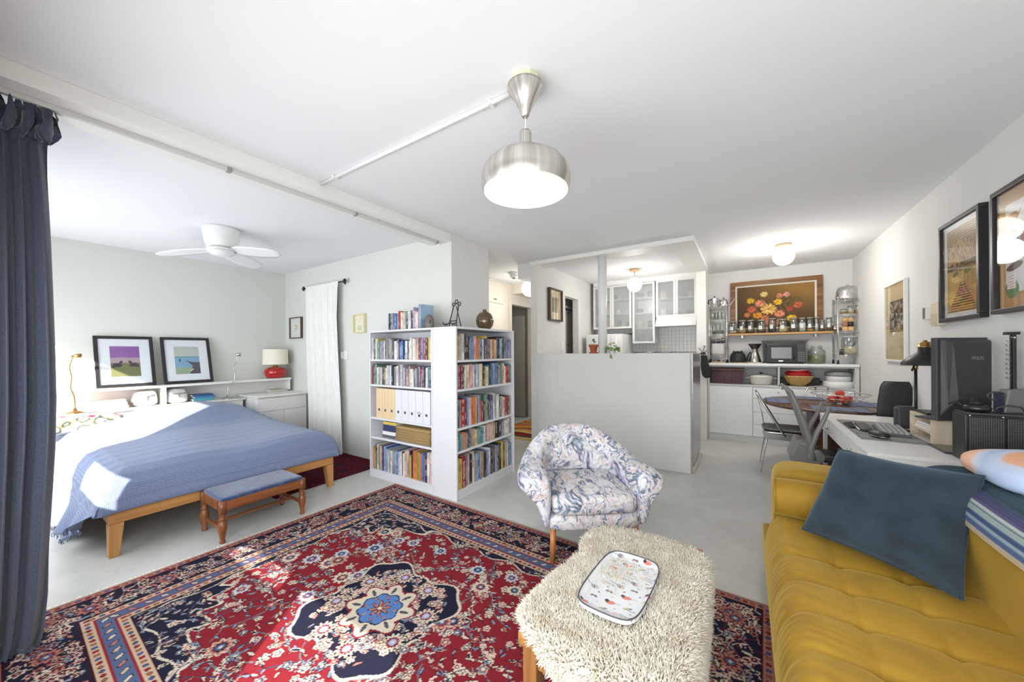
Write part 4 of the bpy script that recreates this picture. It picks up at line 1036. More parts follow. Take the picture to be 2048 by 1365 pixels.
row('celckknbbipoosnwnyduceowkskltkdusbikfiwy'[:36], 2.40, 'y', 0.89, SH[0], 0.190, 0.238, 'the top shelf of the hall-side bookcase', 'books on the top shelf of the hall-side bookcase', FR)
row('trmkwccppwbwswcrkywtnkllbkwggpcwrrtgdmu'[:36], 2.40, 'y', 0.89, SH[1], 0.180, 0.225, 'the second shelf of the hall-side bookcase', 'books on the second shelf of the hall-side bookcase', FR)
row('kdsRmblwooedisrkggmdbuwswwdswpRkdeyew'[:34], 2.40, 'y', 0.87, SH[2], 0.185, 0.265, 'the third shelf of the hall-side bookcase', 'books on the third shelf of the hall-side bookcase', FR)
row('gtsoskdsecsgttwsppcpyKKssWcsd'[:28], 2.40, 'y', 0.88, SH[3], 0.145, 0.178, 'the fourth shelf of the hall-side bookcase', 'books on the fourth shelf of the hall-side bookcase', FR, dmin=0.12, dmax=0.16)
row('YRSpkcslbsEkbiwkdusnnkykcpwtlwrd'[:29], 2.40, 'y', 0.87, SH[4], 0.225, 0.30, 'the bottom shelf of the hall-side bookcase', 'books on the bottom shelf of the hall-side bookcase', FR, dmin=0.19, dmax=0.24)
tx0, tx1 = X_at(779, 2.45), X_at(843, 2.45)
row('knsbblrowcsnwwkipwopi'[:19], tx0, 'x', tx1 - tx0, BT, 0.16, 0.215, 'the bookcase top beside the stone bookend', 'books standing on the bookcase top', 2.42, dmin=0.12, dmax=0.15)
put_book((tx1 + 0.016, 2.415, BT + 0.0005), 0, 0.03, 0.17, 0.235, 'l', 'the bookcase top, tallest at the row end', 'books standing on the bookcase top')
# magazine files
m_birch = wood('birch_ply', rgb(214, 184, 142), rgb(232, 208, 170), 'z', 6)
xs0 = -3.255; fw_ = 0.0995
for k in range(8):
    birch = k < 3
    lb = 'birch plywood magazine file with a round finger hole' if birch else ('white cardboard magazine file with a small black paw mark' if k == 6 else 'white cardboard magazine file with a round finger hole')
    t = thing('magazine_file', lb, 'file', (xs0 + k * fw_, 2.388, SH[2] + 0.0005), 0, 'birch magazine files' if birch else 'white magazine files')
    mt = m_birch if birch else m_lam
    w = fw_ - 0.003; hh = 0.307
    G().box(0, w, 0, 0.004, 0, hh).build('spine', mt, t, bevel=0.001)
    G().prism([(0.004, 0), (0.24, 0), (0.24, hh * 0.6), (0.09, hh), (0.004, hh)], 0, 0.004, 'x').build('side', mt, t)
    G().prism([(0.004, 0), (0.24, 0), (0.24, hh * 0.6), (0.09, hh), (0.004, hh)], w - 0.004, w, 'x').build('side', mt, t)
    G().box(0.0041, w - 0.0041, 0.0041, 0.236, 0.001, 0.004).build('base', mt, t)
    if k == 6:
        g = G().cyl((w / 2, 0.0005, 0.075), (w / 2, -0.0008, 0.075), 0.014)
        for dx_, dz_ in ((-0.018, 0.022), (0.002, 0.03), (0.02, 0.02)): g.cyl((w / 2 + dx_, 0.0005, 0.075 + dz_), (w / 2 + dx_, -0.0008, 0.075 + dz_), 0.006)
        g.build('paw_mark', m_black, t)
    else:
        G().cyl((w / 2, 0.0005, 0.085), (w / 2, -0.0012, 0.085), 0.013, n=20).build('finger_hole', m_black, t)
        G().torus((w / 2, -0.001, 0.085), 0.0135, 0.002, 20, 6, 'y').build('hole_ring', m_steel, t, True)
# flat stack and wicker basket
z = SH[3] + 0.0005
for k, (code, th) in enumerate((('d', 0.032), ('w', 0.016), ('w', 0.02), ('n', 0.03), ('n', 0.038), ('y', 0.03))):
    x0_, x1_ = -3.19 + 0.004 * k, -2.985 + 0.003 * k
    t = thing('book', 'flat %s book, number %s up in the pile beside the wicker basket' % (PAL[code][1], ['one', 'two', 'three', 'four', 'five', 'six'][k]), 'book', (x0_, 2.41, z), 0, 'books lying flat beside the wicker basket')
    ww = x1_ - x0_
    G().box(0, ww, 0, 0.003, 0, th).box(0, ww, 0.003, 0.15, 0, 0.003).box(0, ww, 0.003, 0.15, th - 0.003, th).build('cover', M('flat_%s' % code, rgb(*PAL[code][0]), 0.5, vary=0.08, scale=40), t)
    G().box(0.003, ww - 0.003, 0.0031, 0.146, 0.0031, th - 0.0031).build('pages', m_paper, t)
    z += th + 0.0004
def wicker(name, c1, c2, sc=60.0):
    if name in MATS: return MATS[name]
    m, nt, b = newmat(name); v = coords(nt)
    w1 = node(nt, 'ShaderNodeTexWave', i_Scale=sc, i_Distortion=2.0, i_Detail=1.0, bands_direction='Z'); link(nt, v, w1.inputs['Vector'])
    w2 = node(nt, 'ShaderNodeTexWave', i_Scale=sc * 0.5, i_Distortion=1.5, i_Detail=1.0, bands_direction='X'); link(nt, v, w2.inputs['Vector'])
    mm = node(nt, 'ShaderNodeMath', operation='MULTIPLY'); link(nt, w1.outputs[1], mm.inputs[0]); link(nt, w2.outputs[1], mm.inputs[1])
    link(nt, ramp(nt, mm.outputs[0], [(0.05, c1), (0.6, c2)]), b.inputs['Base Color']); b.inputs['Roughness'].default_value = 0.8
    bump(nt, b, mm.outputs[0], 0.8, 0.006); return m
m_straw = wicker('straw_wicker', rgb(170, 136, 84), rgb(224, 198, 148))
bx_0, bx_1 = -2.955, -2.475
t = thing('wicker_basket', 'rectangular straw basket with a lid on the bookcase shelf', 'basket', (bx_0, 2.395, SH[3] + 0.0005))
W_ = bx_1 - bx_0
G().hexa([(0.01, 0.005, 0), (W_ - 0.01, 0.005, 0), (W_ - 0.01, 0.20, 0), (0.01, 0.20, 0)], [(0, 0, 0.118), (W_, 0, 0.118), (W_, 0.215, 0.118), (0, 0.215, 0.118)]).build('body', m_straw, t, bevel=0.012)
G().box(-0.004, W_ + 0.004, -0.004, 0.22, 0.1185, 0.148).build('lid', m_straw, t, bevel=0.01)
for k in range(9): G().tube([(0.0, -0.003 if k else -0.002, 0.012 + k * 0.013), (W_, -0.003, 0.012 + k * 0.013)], 0.0035, 6).build('weave_band', m_straw, t, True)
G().box(W_ + 0.0035, W_ + 0.006, 0.08, 0.14, 0.125, 0.14).build('handle_slot', m_black, t)

# objects on top of the bookcases
bk = thing('bookend', 'grey stone bust bookend beside the books on the bookcase', 'bookend', (X_at(857, 2.46) + 0.012, 2.46, BT + 0.0003))
m_stone = M('grey_stone', rgb(110, 104, 96), 0.6, vary=0.2, scale=18, bmp=0.4, bscale=40)
G().lathe([(0.05, 0), (0.052, 0.02), (0.046, 0.05), (0.05, 0.075), (0.047, 0.10), (0.03, 0.125), (0.004, 0.134)], n=20, sx=1.0, sy=0.75).build('head', m_stone, bk, True)
G().tube([(0.034, -0.03, 0.075), (0.046, -0.042, 0.058), (0.036, -0.032, 0.05)], [0.006, 0.010, 0.006], 8).build('nose', m_stone, bk, True)
ez = thing('plate_easel', 'black wrought iron plate stand with three rings at the top', 'easel', (X_at(909, 2.55), 2.55, BT + 0.0003))
g = G()
for s in (-1, 1): g.tube([(s * 0.045, -0.02, 0.004), (s * 0.043, -0.02, 0.05), (s * 0.03, 0.03, 0.22)], 0.005, 8)
g.build('upright', m_black, ez, True)
G().tube([(-0.042, -0.012, 0.065), (0.042, -0.012, 0.065)], 0.0045).build('cross_bar', m_black, ez, True)
for s in (-1, 1): G().tube([(s * 0.044, -0.02, 0.045), (s * 0.046, -0.075, 0.03), (s * 0.047, -0.10, 0.032), (s * 0.047, -0.105, 0.05)], 0.005, 8).torus((s * 0.047, -0.06, 0.018), 0.014, 0.004, 14, 6, 'x').build('plate_arm', m_black, ez, True)
for x_, z_ in ((-0.036, 0.228), (0, 0.252), (0.036, 0.228)): G().torus((x_, 0.033, z_), 0.0155, 0.0045, 18, 8, 'y').build('ring', m_black, ez, True)
G().tube([(0, 0.03, 0.21), (0, 0.10, 0.006)], 0.0045).build('rear_leg', m_black, ez, True)
G().tube([(-0.03, 0.03, 0.215), (0.0, 0.032, 0.235), (0.03, 0.03, 0.215)], 0.0045).build('top_bar', m_black, ez, True)
vy = Y_at(970, -2.26)
va = thing('glazed_vase', 'round bronze-brown glazed vase with a short neck on the bookcase', 'vase', (-2.26, vy, BT + 0.0003))
m_glaze = M('bronze_glaze', rgb(84, 68, 40), 0.12, vary=0.35, scale=26, bmp=0.06, bscale=30)
m_glaze.node_tree.nodes['Principled BSDF'].inputs['Coat Weight'].default_value = 0.8
G().lathe([(0.045, 0.0), (0.06, 0.008), (0.085, 0.045), (0.0945, 0.09), (0.088, 0.13), (0.068, 0.163), (0.04, 0.182), (0.024, 0.188), (0.021, 0.198), (0.025, 0.208), (0.022, 0.209), (0.016, 0.2), (0.016, 0.17)], n=36).build('body', m_glaze, va, True)

# ---------------------------------------------------------------- armchair
m_arm, nt, b = newmat('abstract_tapestry')
v = coords(nt, (1, 1, 1))
nz = node(nt, 'ShaderNodeTexNoise', i_Scale=5.0, i_Detail=3.0); link(nt, v, nz.inputs['Vector'])
mxv = node(nt, 'ShaderNodeMix', data_type='RGBA', blend_type='LINEAR_LIGHT'); mxv.inputs[0].default_value = 0.10; link(nt, v, mxv.inputs[6]); link(nt, nz.outputs[1], mxv.inputs[7])
vo = node(nt, 'ShaderNodeTexVoronoi', i_Scale=9.0); link(nt, mxv.outputs[2], vo.inputs['Vector'])
sp_ = node(nt, 'ShaderNodeSeparateColor'); link(nt, vo.outputs[1], sp_.inputs[0])
def brush(rot, sc, stops):
    mpb = node(nt, 'ShaderNodeMapping'); mpb.inputs['Rotation'].default_value = rot; mpb.inputs['Scale'].default_value = (1.0, 0.22, 0.8); link(nt, mxv.outputs[2], mpb.inputs['Vector'])
    q = node(nt, 'ShaderNodeTexNoise', i_Scale=sc, i_Detail=4.0, i_Distortion=1.1); link(nt, mpb.outputs[0], q.inputs['Vector'])
    return ramp(nt, q.outputs[0], stops)
W1, LAV, SLT, TEA, PNK, SND = rgb(222, 222, 226), rgb(196, 196, 214), rgb(98, 100, 124), rgb(126, 148, 158), rgb(208, 188, 184), rgb(214, 208, 196)
ba = brush((0.4, 0.6, 0.9), 8.5, [(0.30, SLT), (0.36, LAV), (0.42, W1), (0.47, SND), (0.51, LAV), (0.55, TEA), (0.575, SLT), (0.60, W1), (0.66, PNK), (0.72, W1)])
bb2 = brush((-0.7, 0.3, -0.8), 10.0, [(0.30, TEA), (0.37, W1), (0.43, PNK), (0.48, W1), (0.52, SLT), (0.545, LAV), (0.58, W1), (0.64, SND), (0.69, SLT), (0.74, W1)])
sel = node(nt, 'ShaderNodeMath', operation='GREATER_THAN'); sel.inputs[1].default_value = 0.5; link(nt, sp_.outputs[0], sel.inputs[0])
mxs = node(nt, 'ShaderNodeMix', data_type='RGBA'); link(nt, sel.outputs[0], mxs.inputs[0]); link(nt, ba, mxs.inputs[6]); link(nt, bb2, mxs.inputs[7])
base = mxs.outputs[2]
mp = node(nt, 'ShaderNodeMapping'); mp.inputs['Rotation'].default_value = (0.5, 0.7, 0.8); mp.inputs['Scale'].default_value = (1, 0.18, 1); link(nt, mxv.outputs[2], mp.inputs['Vector'])
st_ = node(nt, 'ShaderNodeTexNoise', i_Scale=34.0, i_Detail=5.0, i_Distortion=0.8); link(nt, mp.outputs[0], st_.inputs['Vector'])
streak = ramp(nt, st_.outputs[0], [(0.36, rgb(112, 112, 136)), (0.44, (1, 1, 1, 1)), (0.60, (1, 1, 1, 1)), (0.66, rgb(176, 174, 186))])
mxc = node(nt, 'ShaderNodeMix', data_type='RGBA', blend_type='MULTIPLY'); mxc.inputs[0].default_value = 0.6; link(nt, base, mxc.inputs[6]); link(nt, streak, mxc.inputs[7])
vd = node(nt, 'ShaderNodeTexVoronoi', i_Scale=9.0, feature='DISTANCE_TO_EDGE'); link(nt, mxv.outputs[2], vd.inputs['Vector'])
edge = ramp(nt, vd.outputs[0], [(0.02, rgb(84, 84, 104)), (0.06, (1, 1, 1, 1))])
mxd = node(nt, 'ShaderNodeMix', data_type='RGBA', blend_type='MULTIPLY'); mxd.inputs[0].default_value = 0.12; link(nt, mxc.outputs[2], mxd.inputs[6]); link(nt, edge, mxd.inputs[7])
link(nt, mxd.outputs[2], b.inputs['Base Color']); b.inputs['Roughness'].default_value = 0.95
fn = node(nt, 'ShaderNodeTexNoise', i_Scale=260.0, i_Detail=2.0); link(nt, v, fn.inputs['Vector']); bump(nt, b, fn.outputs[0], 0.35, 0.003)
m_legwood = wood('teak_leg', rgb(164, 100, 52), rgb(196, 134, 78), 'z', 10, 0.35)
ac = thing('tub_armchair', 'low tub armchair in pastel abstract tapestry with round teak legs', 'armchair', (-0.965, 2.385, 0), math.radians(37.5))
def shell_path(s):
    """s 0..1 from one arm front round the back to the other arm front -> x, y, outward normal, top height"""
    a, yf, yc = 0.315, -0.295, 0.035
    straight = yc - yf; arc = PI * a; tot = 2 * straight + arc; d = s * tot
    if d < straight: x, y, nx, ny = -a, yf + d, -1.0, 0.0
    elif d < straight + arc:
        th = PI - (d - straight) / a; x, y, nx, ny = a * math.cos(th), yc + a * math.sin(th), math.cos(th), math.sin(th)
    else: x, y, nx, ny = a, yc - (d - straight - arc), 1.0, 0.0
    w = 1 - abs(2 * s - 1)
    top = 0.55 + 0.015 * smooth(w / 0.2) + 0.175 * smooth((w - 0.34) / 0.56)
    return x, y, nx, ny, top, w
rings = []
for k in range(65):
    s = k / 64; x, y, nx, ny, top, w = shell_path(s)
    fl = 1 - smooth((w - 0.15) / 0.5)          # arms roll outward more than the back
    fr_ = 1 - smooth(w / 0.06)
    sec = [(-0.045, 0.29), (-0.05, 0.40), (-0.048, top - 0.07), (-0.035, top - 0.025), (0.0, top), (0.05 + 0.03 * fl, top - 0.004), (0.088 + 0.065 * fl, top - 0.035), (0.095 + 0.072 * fl, top - 0.075), (0.075 + 0.055 * fl, top - 0.115), (0.055 + 0.012 * fl, top - 0.17), (0.035, 0.33), (0.01, 0.25), (-0.005, 0.213), (-0.04, 0.213)]
    cx_, cz_ = 0.02, 0.42
    rings.append([(x + nx * (cx_ + (o - cx_) * (1 - 0.22 * fr_)), y + ny * o - 0.0, cz_ + (z - cz_) * (1 - 0.05 * fr_)) for o, z in sec])
def sh_front(r, dy, k): 
    cxx = sum(p[0] for p in r) / len(r); czz = sum(p[2] for p in r) / len(r)
    return [(cxx + (p[0] - cxx) * k, p[1] + dy, czz + (p[2] - czz) * k) for p in r]
rings = [sh_front(rings[0], -0.028, 0.55), sh_front(rings[0], -0.02, 0.86)] + rings + [sh_front(rings[-1], -0.02, 0.86), sh_front(rings[-1], -0.028, 0.55)]
o = G().loft(rings).build('shell', m_arm, ac, True)
md = o.modifiers.new('soft', 'SUBSURF'); md.levels = 1; md.render_levels = 1
G().pillow((0, -0.03, 0.265), 0.60, 0.60, 0.11, 0.22, 0.3).build('seat_base', m_arm, ac, True)
G().pillow((0, -0.06, 0.365), 0.545, 0.57, 0.135, 0.25, 0.42).build('seat_cushion', m_arm, ac, True)
cu = G().surf(lambda a, bb: ((a - 0.5) * 0.5 * (1 - 0.12 * bb), 0.19 + 0.10 * bb + 0.035 * (1 - (2 * a - 1) ** 2) - 0.05 * math.sin(PI * bb) * (1 - (2 * a - 1) ** 2), 0.41 + 0.27 * bb - 0.06 * (2 * a - 1) ** 2 * bb), 16, 12, (0, 0.05, 0))
cu.build('back_pad', m_arm, ac, True)
for x_, y_ in ((-0.27, -0.285), (0.27, -0.285), (-0.22, 0.25), (0.22, 0.25)):
    G().cyl((x_, y_, 0.0095 if y_ < 0 else 0.0), (x_ * 0.97, y_ * 0.97, 0.225), 0.0165, 0.02, 16).build('leg', m_legwood, ac, True)

# ---------------------------------------------------------------- low table, sheepskin, tray
tx0_, tx1_, ty0_, ty1_, tz_ = -0.625, -0.165, 0.985, 1.845, 0.41
m_tw = wood('rustic_oak', rgb(120, 78, 38), rgb(172, 122, 68), 'y', 9, 0.4); m_twx = wood('rustic_oak_x', rgb(126, 82, 42), rgb(176, 126, 72), 'x', 9, 0.4); m_twz = wood('rustic_oak_z', rgb(118, 76, 38), rgb(168, 118, 66), 'z', 9, 0.4)
ct = thing('low_table', 'low rustic oak table mostly hidden under a sheepskin', 'table', (tx0_, ty0_, 0))
W_, D_ = tx1_ - tx0_, ty1_ - ty0_
for k in range(4): G().box(k * W_ / 4 + 0.0008, (k + 1) * W_ / 4 - 0.0008, 0, D_, tz_ - 0.042, tz_).build('plank', m_tw, ct, bevel=0.004)
for x_ in (0.012, W_ - 0.062):
    for y_ in (0.012, D_ - 0.062): G().box(x_, x_ + 0.05, y_, y_ + 0.05, 0.0095, tz_ - 0.0425).build('leg', m_twz, ct, bevel=0.004)
for y_ in (0.022, D_ - 0.05): G().box(0.0625, W_ - 0.0625, y_, y_ + 0.028, tz_ - 0.115, tz_ - 0.0425).build('apron', m_twx, ct, bevel=0.003)
for x_ in (0.022, W_ - 0.05): G().box(x_, x_ + 0.028, 0.0625, D_ - 0.0625, tz_ - 0.115, tz_ - 0.0425).build('apron', m_tw, ct, bevel=0.003)
# sheepskin
out_pts = [(-0.10, 0.77), (-0.30, 0.80), (-0.42, 0.90), (-0.52, 0.945), (-0.625, 1.00), (-0.665, 1.08), (-0.655, 1.22), (-0.615, 1.36), (-0.60, 1.47), (-0.635, 1.58), (-0.625, 1.69), (-0.54, 1.775), (-0.44, 1.80), (-0.36, 1.80), (-0.28, 1.79), (-0.16, 1.72), (-0.06, 1.62), (0.0, 1.45), (0.03, 1.25), (0.02, 1.0), (-0.02, 0.85)]
cx0, cy0_ = -0.34, 1.32
ang_ = np.array([math.atan2(y - cy0_, x - cx0) for x, y in out_pts]); rad_ = np.array([math.hypot(x - cx0, y - cy0_) for x, y in out_pts])
od = np.argsort(ang_); ang_, rad_ = ang_[od], rad_[od]
ang_ = np.concatenate([ang_ - 2 * PI, ang_, ang_ + 2 * PI]); rad_ = np.tile(rad_, 3)
def fleece(th, s):
    R = float(np.interp(th, ang_, rad_)); x = cx0 + s * R * math.cos(th); y = cy0_ + s * R * math.sin(th)
    z = tz_ + 0.014 + 0.010 * math.sin(9 * x + 2) * math.sin(8 * y) + 0.012 * smooth(1.2 - 1.3 * abs(s - 0.5))
    n = Vector((0.12 * math.cos(th) * s, 0.12 * math.sin(th) * s, 1.0))
    def fold(e):   # distance past the edge -> (outward, down)
        r = 0.045
        if e < r * PI / 2: return r * math.sin(e / r), r * (1 - math.cos(e / r)), e / r
        return r, r + (e - r * PI / 2), PI / 2
    ex = x - (tx1_ - 0.012)
    if ex > 0:
        o_, d_, a_ = fold(ex); x = tx1_ - 0.012 + o_; z -= d_; n = Vector((math.sin(a_), 0, math.cos(a_)))
    ey = (ty0_ + 0.012) - y
    if ey > 0:
        o_, d_, a_ = fold(ey); y = ty0_ + 0.012 - o_; z -= d_; n = (n + Vector((0, -math.sin(a_), math.cos(a_) - 1))).normalized()
    ez = (tx0_ + 0.012) - x
    if ez > 0:
        o_, d_, a_ = fold(ez * 0.8); x = tx0_ + 0.012 - o_; z -= d_; n = (n + Vector((-math.sin(a_), 0, math.cos(a_) - 1))).normalized()
    return Vector((x, y, max(z, 0.06))), n.normalized()
m_wool, nt, b = newmat('cream_wool'); v = coords(nt); nz = node(nt, 'ShaderNodeTexNoise', i_Scale=16.0, i_Detail=4.0); link(nt, v, nz.inputs['Vector'])
link(nt, ramp(nt, nz.outputs[0], [(0.3, rgb(208, 196, 172)), (0.6, rgb(232, 225, 208))]), b.inputs['Base Color']); b.inputs['Roughness'].default_value = 1.0; b.inputs['Sheen Weight'].default_value = 0.3
sk = thing('sheepskin', 'shaggy cream sheepskin thrown over the low table', 'sheepskin', (0, 0, 0))
NT, NS = 96, 26
vs = [tuple(fleece(2 * PI * i / NT, j / NS)[0]) for j in range(1, NS + 1) for i in range(NT)]
cvt = tuple(fleece(0, 0)[0]); fs = [(0, 1 + i, 1 + (i + 1) % NT) for i in range(NT)]
for j in range(NS - 1):
    for i in range(NT): a = 1 + j * NT; fs.append((a + i, a + NT + i, a + NT + (i + 1) % NT, a + (i + 1) % NT))
G().add([cvt] + vs, fs).build('hide', m_wool, sk, True)
rs = np.random.RandomState(9); V = []; Fc = []
for k in range(48000):
    th = rs.rand() * 2 * PI; s = math.sqrt(rs.rand()) * 1.0
    R = float(np.interp(th if th < PI else th - 2 * PI, ang_, rad_))
    if rs.rand() > min(1, R / 0.5): continue
    p, n = fleece(th, s)
    j = Vector(((rs.rand() - 0.5) * 1.6, (rs.rand() - 0.5) * 1.6, (rs.rand() - 0.5) * 0.8 - (0.35 if n.z < 0.5 else 0)))
    if s > 0.94: j += Vector((math.cos(th), math.sin(th), -0.3)) * 0.8
    d = (n + j * 0.75).normalized(); L_ = 0.018 + 0.016 * rs.rand()
    if p.z < 0.09: L_ *= 0.5
    t1 = d.orthogonal().normalized() * (0.0018 + 0.0016 * rs.rand()); t2 = d.cross(t1)
    c_ = p + d * L_ * 0.55; tipp = p + d * L_ + Vector((rs.rand() - 0.5, rs.rand() - 0.5, rs.rand() - 0.6)) * 0.012
    o_ = len(V)
    V += [tuple(p + t1 * 0.7), tuple(p - t1 * 0.5 + t2 * 0.7), tuple(p - t1 * 0.5 - t2 * 0.7), tuple(c_ + t1), tuple(c_ - t1 * 0.6 + t2), tuple(c_ - t1 * 0.6 - t2), tuple(tipp)]
    for q in range(3):
        r_ = (q + 1) % 3; Fc += [(o_ + q, o_ + r_, o_ + 3 + r_, o_ + 3 + q), (o_ + 3 + q, o_ + 3 + r_, o_ + 6)]
me = bpy.data.meshes.new('wool'); me.from_pydata(V, [], Fc)
o = link_mesh('wool', me, m_wool, sk, True); o['kind'] = 'stuff'
# tray with bird print
def birds():
    c = Canvas(0.20, 0.37, 0.0016, (208, 210, 214)); rs = np.random.RandomState(21)
    for gx_ in range(4):
        for gy_ in range(8):
            x, y = 0.028 + gx_ * 0.052 + (0.016 if gy_ % 2 else 0) + rs.rand() * 0.008, 0.025 + gy_ * 0.046 + rs.rand() * 0.01
            kind = (gx_ * 2 + gy_ * 3) % 5
            if kind == 0:
                c.blob(x, y, 0.015, (206, 122, 112), 0.009, 0.3); c.blob(x - 0.013, y + 0.004, 0.007, (58, 52, 56)); c.line([(x + 0.012, y + 0.002), (x + 0.03, y + 0.006)], 0.002, (120, 124, 120))
            elif kind == 1:
                c.blob(x, y, 0.014, (126, 122, 126), 0.009, -0.5); c.blob(x + 0.01, y - 0.004, 0.006, (196, 170, 170)); c.line([(x - 0.01, y + 0.004), (x - 0.042, y + 0.012)], 0.005, (134, 152, 166))
            elif kind == 2:
                c.blob(x, y, 0.009, (196, 186, 150), 0.006, 0.8); c.line([(x, y), (x + 0.016, y - 0.006), (x + 0.03, y - 0.004)], 0.003, (96, 104, 96)); c.blob(x + 0.012, y + 0.005, 0.007, (116, 126, 108), 0.004, 0.6)
            elif kind == 3:
                c.blob(x - 0.006, y, 0.007, (128, 112, 106), 0.005, 0.6); c.blob(x + 0.006, y, 0.007, (128, 112, 106), 0.005, -0.6)
            else:
                c.blob(x, y, 0.010, (206, 182, 176), 0.008); c.line([(x + 0.01, y), (x + 0.035, y - 0.008)], 0.0032, (92, 90, 96))
            for q in range(3): c.blob(x + 0.016 + 0.008 * rs.rand(), y - 0.018 - 0.006 * rs.rand(), 0.003, [(202, 196, 150), (150, 160, 176), (190, 168, 160), (110, 112, 118)][rs.randint(4)])
    return c
c = birds()
tw, tl = 0.205, 0.375
U_ = c.x / c.w * 2 - 1; V_ = c.y / c.h * 2 - 1
# round the corners of the board
cr = 0.22
k_ = np.maximum(np.abs(U_), np.abs(V_)); 
sq = np.sqrt(np.maximum(1e-9, 1 - 0.22 * (U_ * V_) ** 4)); X_ = U_ * sq * tw / 2 * (1 + 0.05 * (1 - V_ ** 2)); Y_ = V_ * sq * tl / 2 * (1 + 0.03 * (1 - U_ ** 2))
edge_ = np.clip((np.maximum(np.abs(U_) * 1.0 - 0.0, np.abs(V_) * 1.0) - 0.80) / 0.20, 0, 1)
Zt = 0.013 * edge_ ** 1.4
tr_ang = math.radians(-2)
tr = thing('bird_tray', 'white serving tray printed with small birds and flowers on the sheepskin', 'tray', (-0.385, 1.315, tz_ + 0.056), tr_ang)
pts = np.stack([X_, Y_, Zt], -1)
link_mesh('board', design_mesh('board', pts, c.nu, c.nv, s2l(np.clip(c.c, 0, 255)), (0, 0, -0.0155)), printed('tray_melamine', 0.3, 0.5), tr, True)
rim = [tuple(pts[i, 0]) for i in range(0, c.nu + 1, 4)] + [tuple(pts[-1, j]) for j in range(0, c.nv + 1, 4)] + [tuple(pts[i, -1]) for i in range(c.nu, -1, -4)] + [tuple(pts[0, j]) for j in range(c.nv, 0, -4)]
G().tube(rim, 0.0022, 6, False, True).build('rim', m_dark, tr, True)

# ---------------------------------------------------------------- mustard sofa
m_must, nt, b = newmat('mustard_velvet')
v = coords(nt); nz = node(nt, 'ShaderNodeTexNoise', i_Scale=6.0, i_Detail=5.0, i_Distortion=0.6); link(nt, v, nz.inputs['Vector'])
link(nt, ramp(nt, nz.outputs[0], [(0.3, rgb(136, 102, 14)), (0.7, rgb(158, 122, 26))]), b.inputs['Base Color'])
b.inputs['Roughness'].default_value = 0.75; b.inputs['Sheen Weight'].default_value = 0.55; b.inputs['Sheen Roughness'].default_value = 0.35; b.inputs['Sheen Tint'].default_value = rgb(250, 215, 120)
fn = node(nt, 'ShaderNodeTexNoise', i_Scale=300.0); link(nt, v, fn.inputs['Vector']); bump(nt, b, fn.outputs[0], 0.15, 0.002)
so = thing('velvet_sofa', 'mustard velvet sofa with a tufted seat along the wall', 'sofa', (0, 0, 0))
SXF, SXB, SY0, SY1 = 0.085, 0.76, 0.25, 2.40
seam_y = [SY1 - 0.415 - 0.2 * k + 0.0 for k in range(10)]   # 1.985, 1.785 ...
def seat(a, bb):
    x = SXF + (SXB - SXF) * a; y = SY0 + (SY1 - SY0) * bb
    z = 0.425
    rnd = 0.10
    dxe = x - SXF
    dmin = min(abs(y - q) for q in seam_y); dx1 = abs(x - 0.318); dx2 = abs(x - 0.515)
    pf = 0.018 * (1 - math.exp(-dmin / 0.035)) - 0.012
    z += pf + 0.008 * (1 - math.exp(-min(dx1, dx2) / 0.03))
    for q in seam_y:
        for bx in (0.318, 0.515):
            r2 = ((x - bx) / 0.022) ** 2 + ((y - q) / 0.022) ** 2
            if r2 < 9: z -= 0.012 * math.exp(-r2)
    near = math.exp(-dxe / 0.10)
    z += near * 0.004 * math.sin(150 * y + 3 * math.sin(17 * y) + 30 * x)
    if dxe < rnd: z -= 0.20 * (1 - math.sqrt(max(0.0, 1 - (1 - dxe / rnd) ** 2))) * 1.0
    dye = y - SY0
    if dye < 0.08: z -= 0.2 * (1 - math.sqrt(max(0.0, 1 - (1 - dye / 0.08) ** 2)))
    return (x, y, z)
G().surf(seat, 110, 260).build('seat', m_must, so, True)
G().box(SXF + 0.002, 1.16, SY0, 2.74, 0.09, 0.245).build('frame', m_must, so, bevel=0.02, seg=3)
g = G()
for q in seam_y[:9]:
    for bx in (0.318, 0.515): g = G().sphere((bx, q, seat((bx - SXF) / (SXB - SXF), (q - SY0) / (SY1 - SY0))[2] + 0.002), 0.008, 10, 6, 1, 1, 0.5); g.build('button', m_must, so, True)
BC = (0.935, 1.50, 0.50); BW, BH = 0.47, 0.50
def back_z(x):
    u = min(1.0, abs(2 * (x - BC[0]) / BW)); return BC[2] + BH / 2 * (1 - u ** 4) ** 0.25
G().pillow(BC, BW, 2.48, BH, 0.12, 0.5, 56, 28).build('backrest', m_must, so, True)
G().pillow((0.47, 2.61, 0.40), 0.68, 0.26, 0.52, 0.16, 0.3, 40, 20).build('arm', m_must, so, True)
g = G(); N_ = 26
rings = []
for k in range(N_ + 1):
    s = k / N_; x = 0.125 + 0.58 * s
    r = 0.096 * (1 - 0.10 * math.exp(-s * 30) - 0.05 * math.sin(s * 20) * 0.15)
    rings.append([(x, 2.395 + r * 1.02 * math.cos(2 * PI * j / 28), 0.535 + r * math.sin(2 * PI * j / 28)) for j in range(28)])
g.loft(rings).build('bolster', m_must, so, True, bevel=0.0)
G().torus((0.128, 2.395, 0.535), 0.089, 0.004, 30, 6, 'x').build('bolster_piping', m_must, so, True)
for x_ in (0.16, 1.08):
    for y_ in (0.35, 2.62): G().cyl((x_, y_, 0.0), (x_, y_, 0.095), 0.018, 0.026).build('leg', m_legwood, so, True)
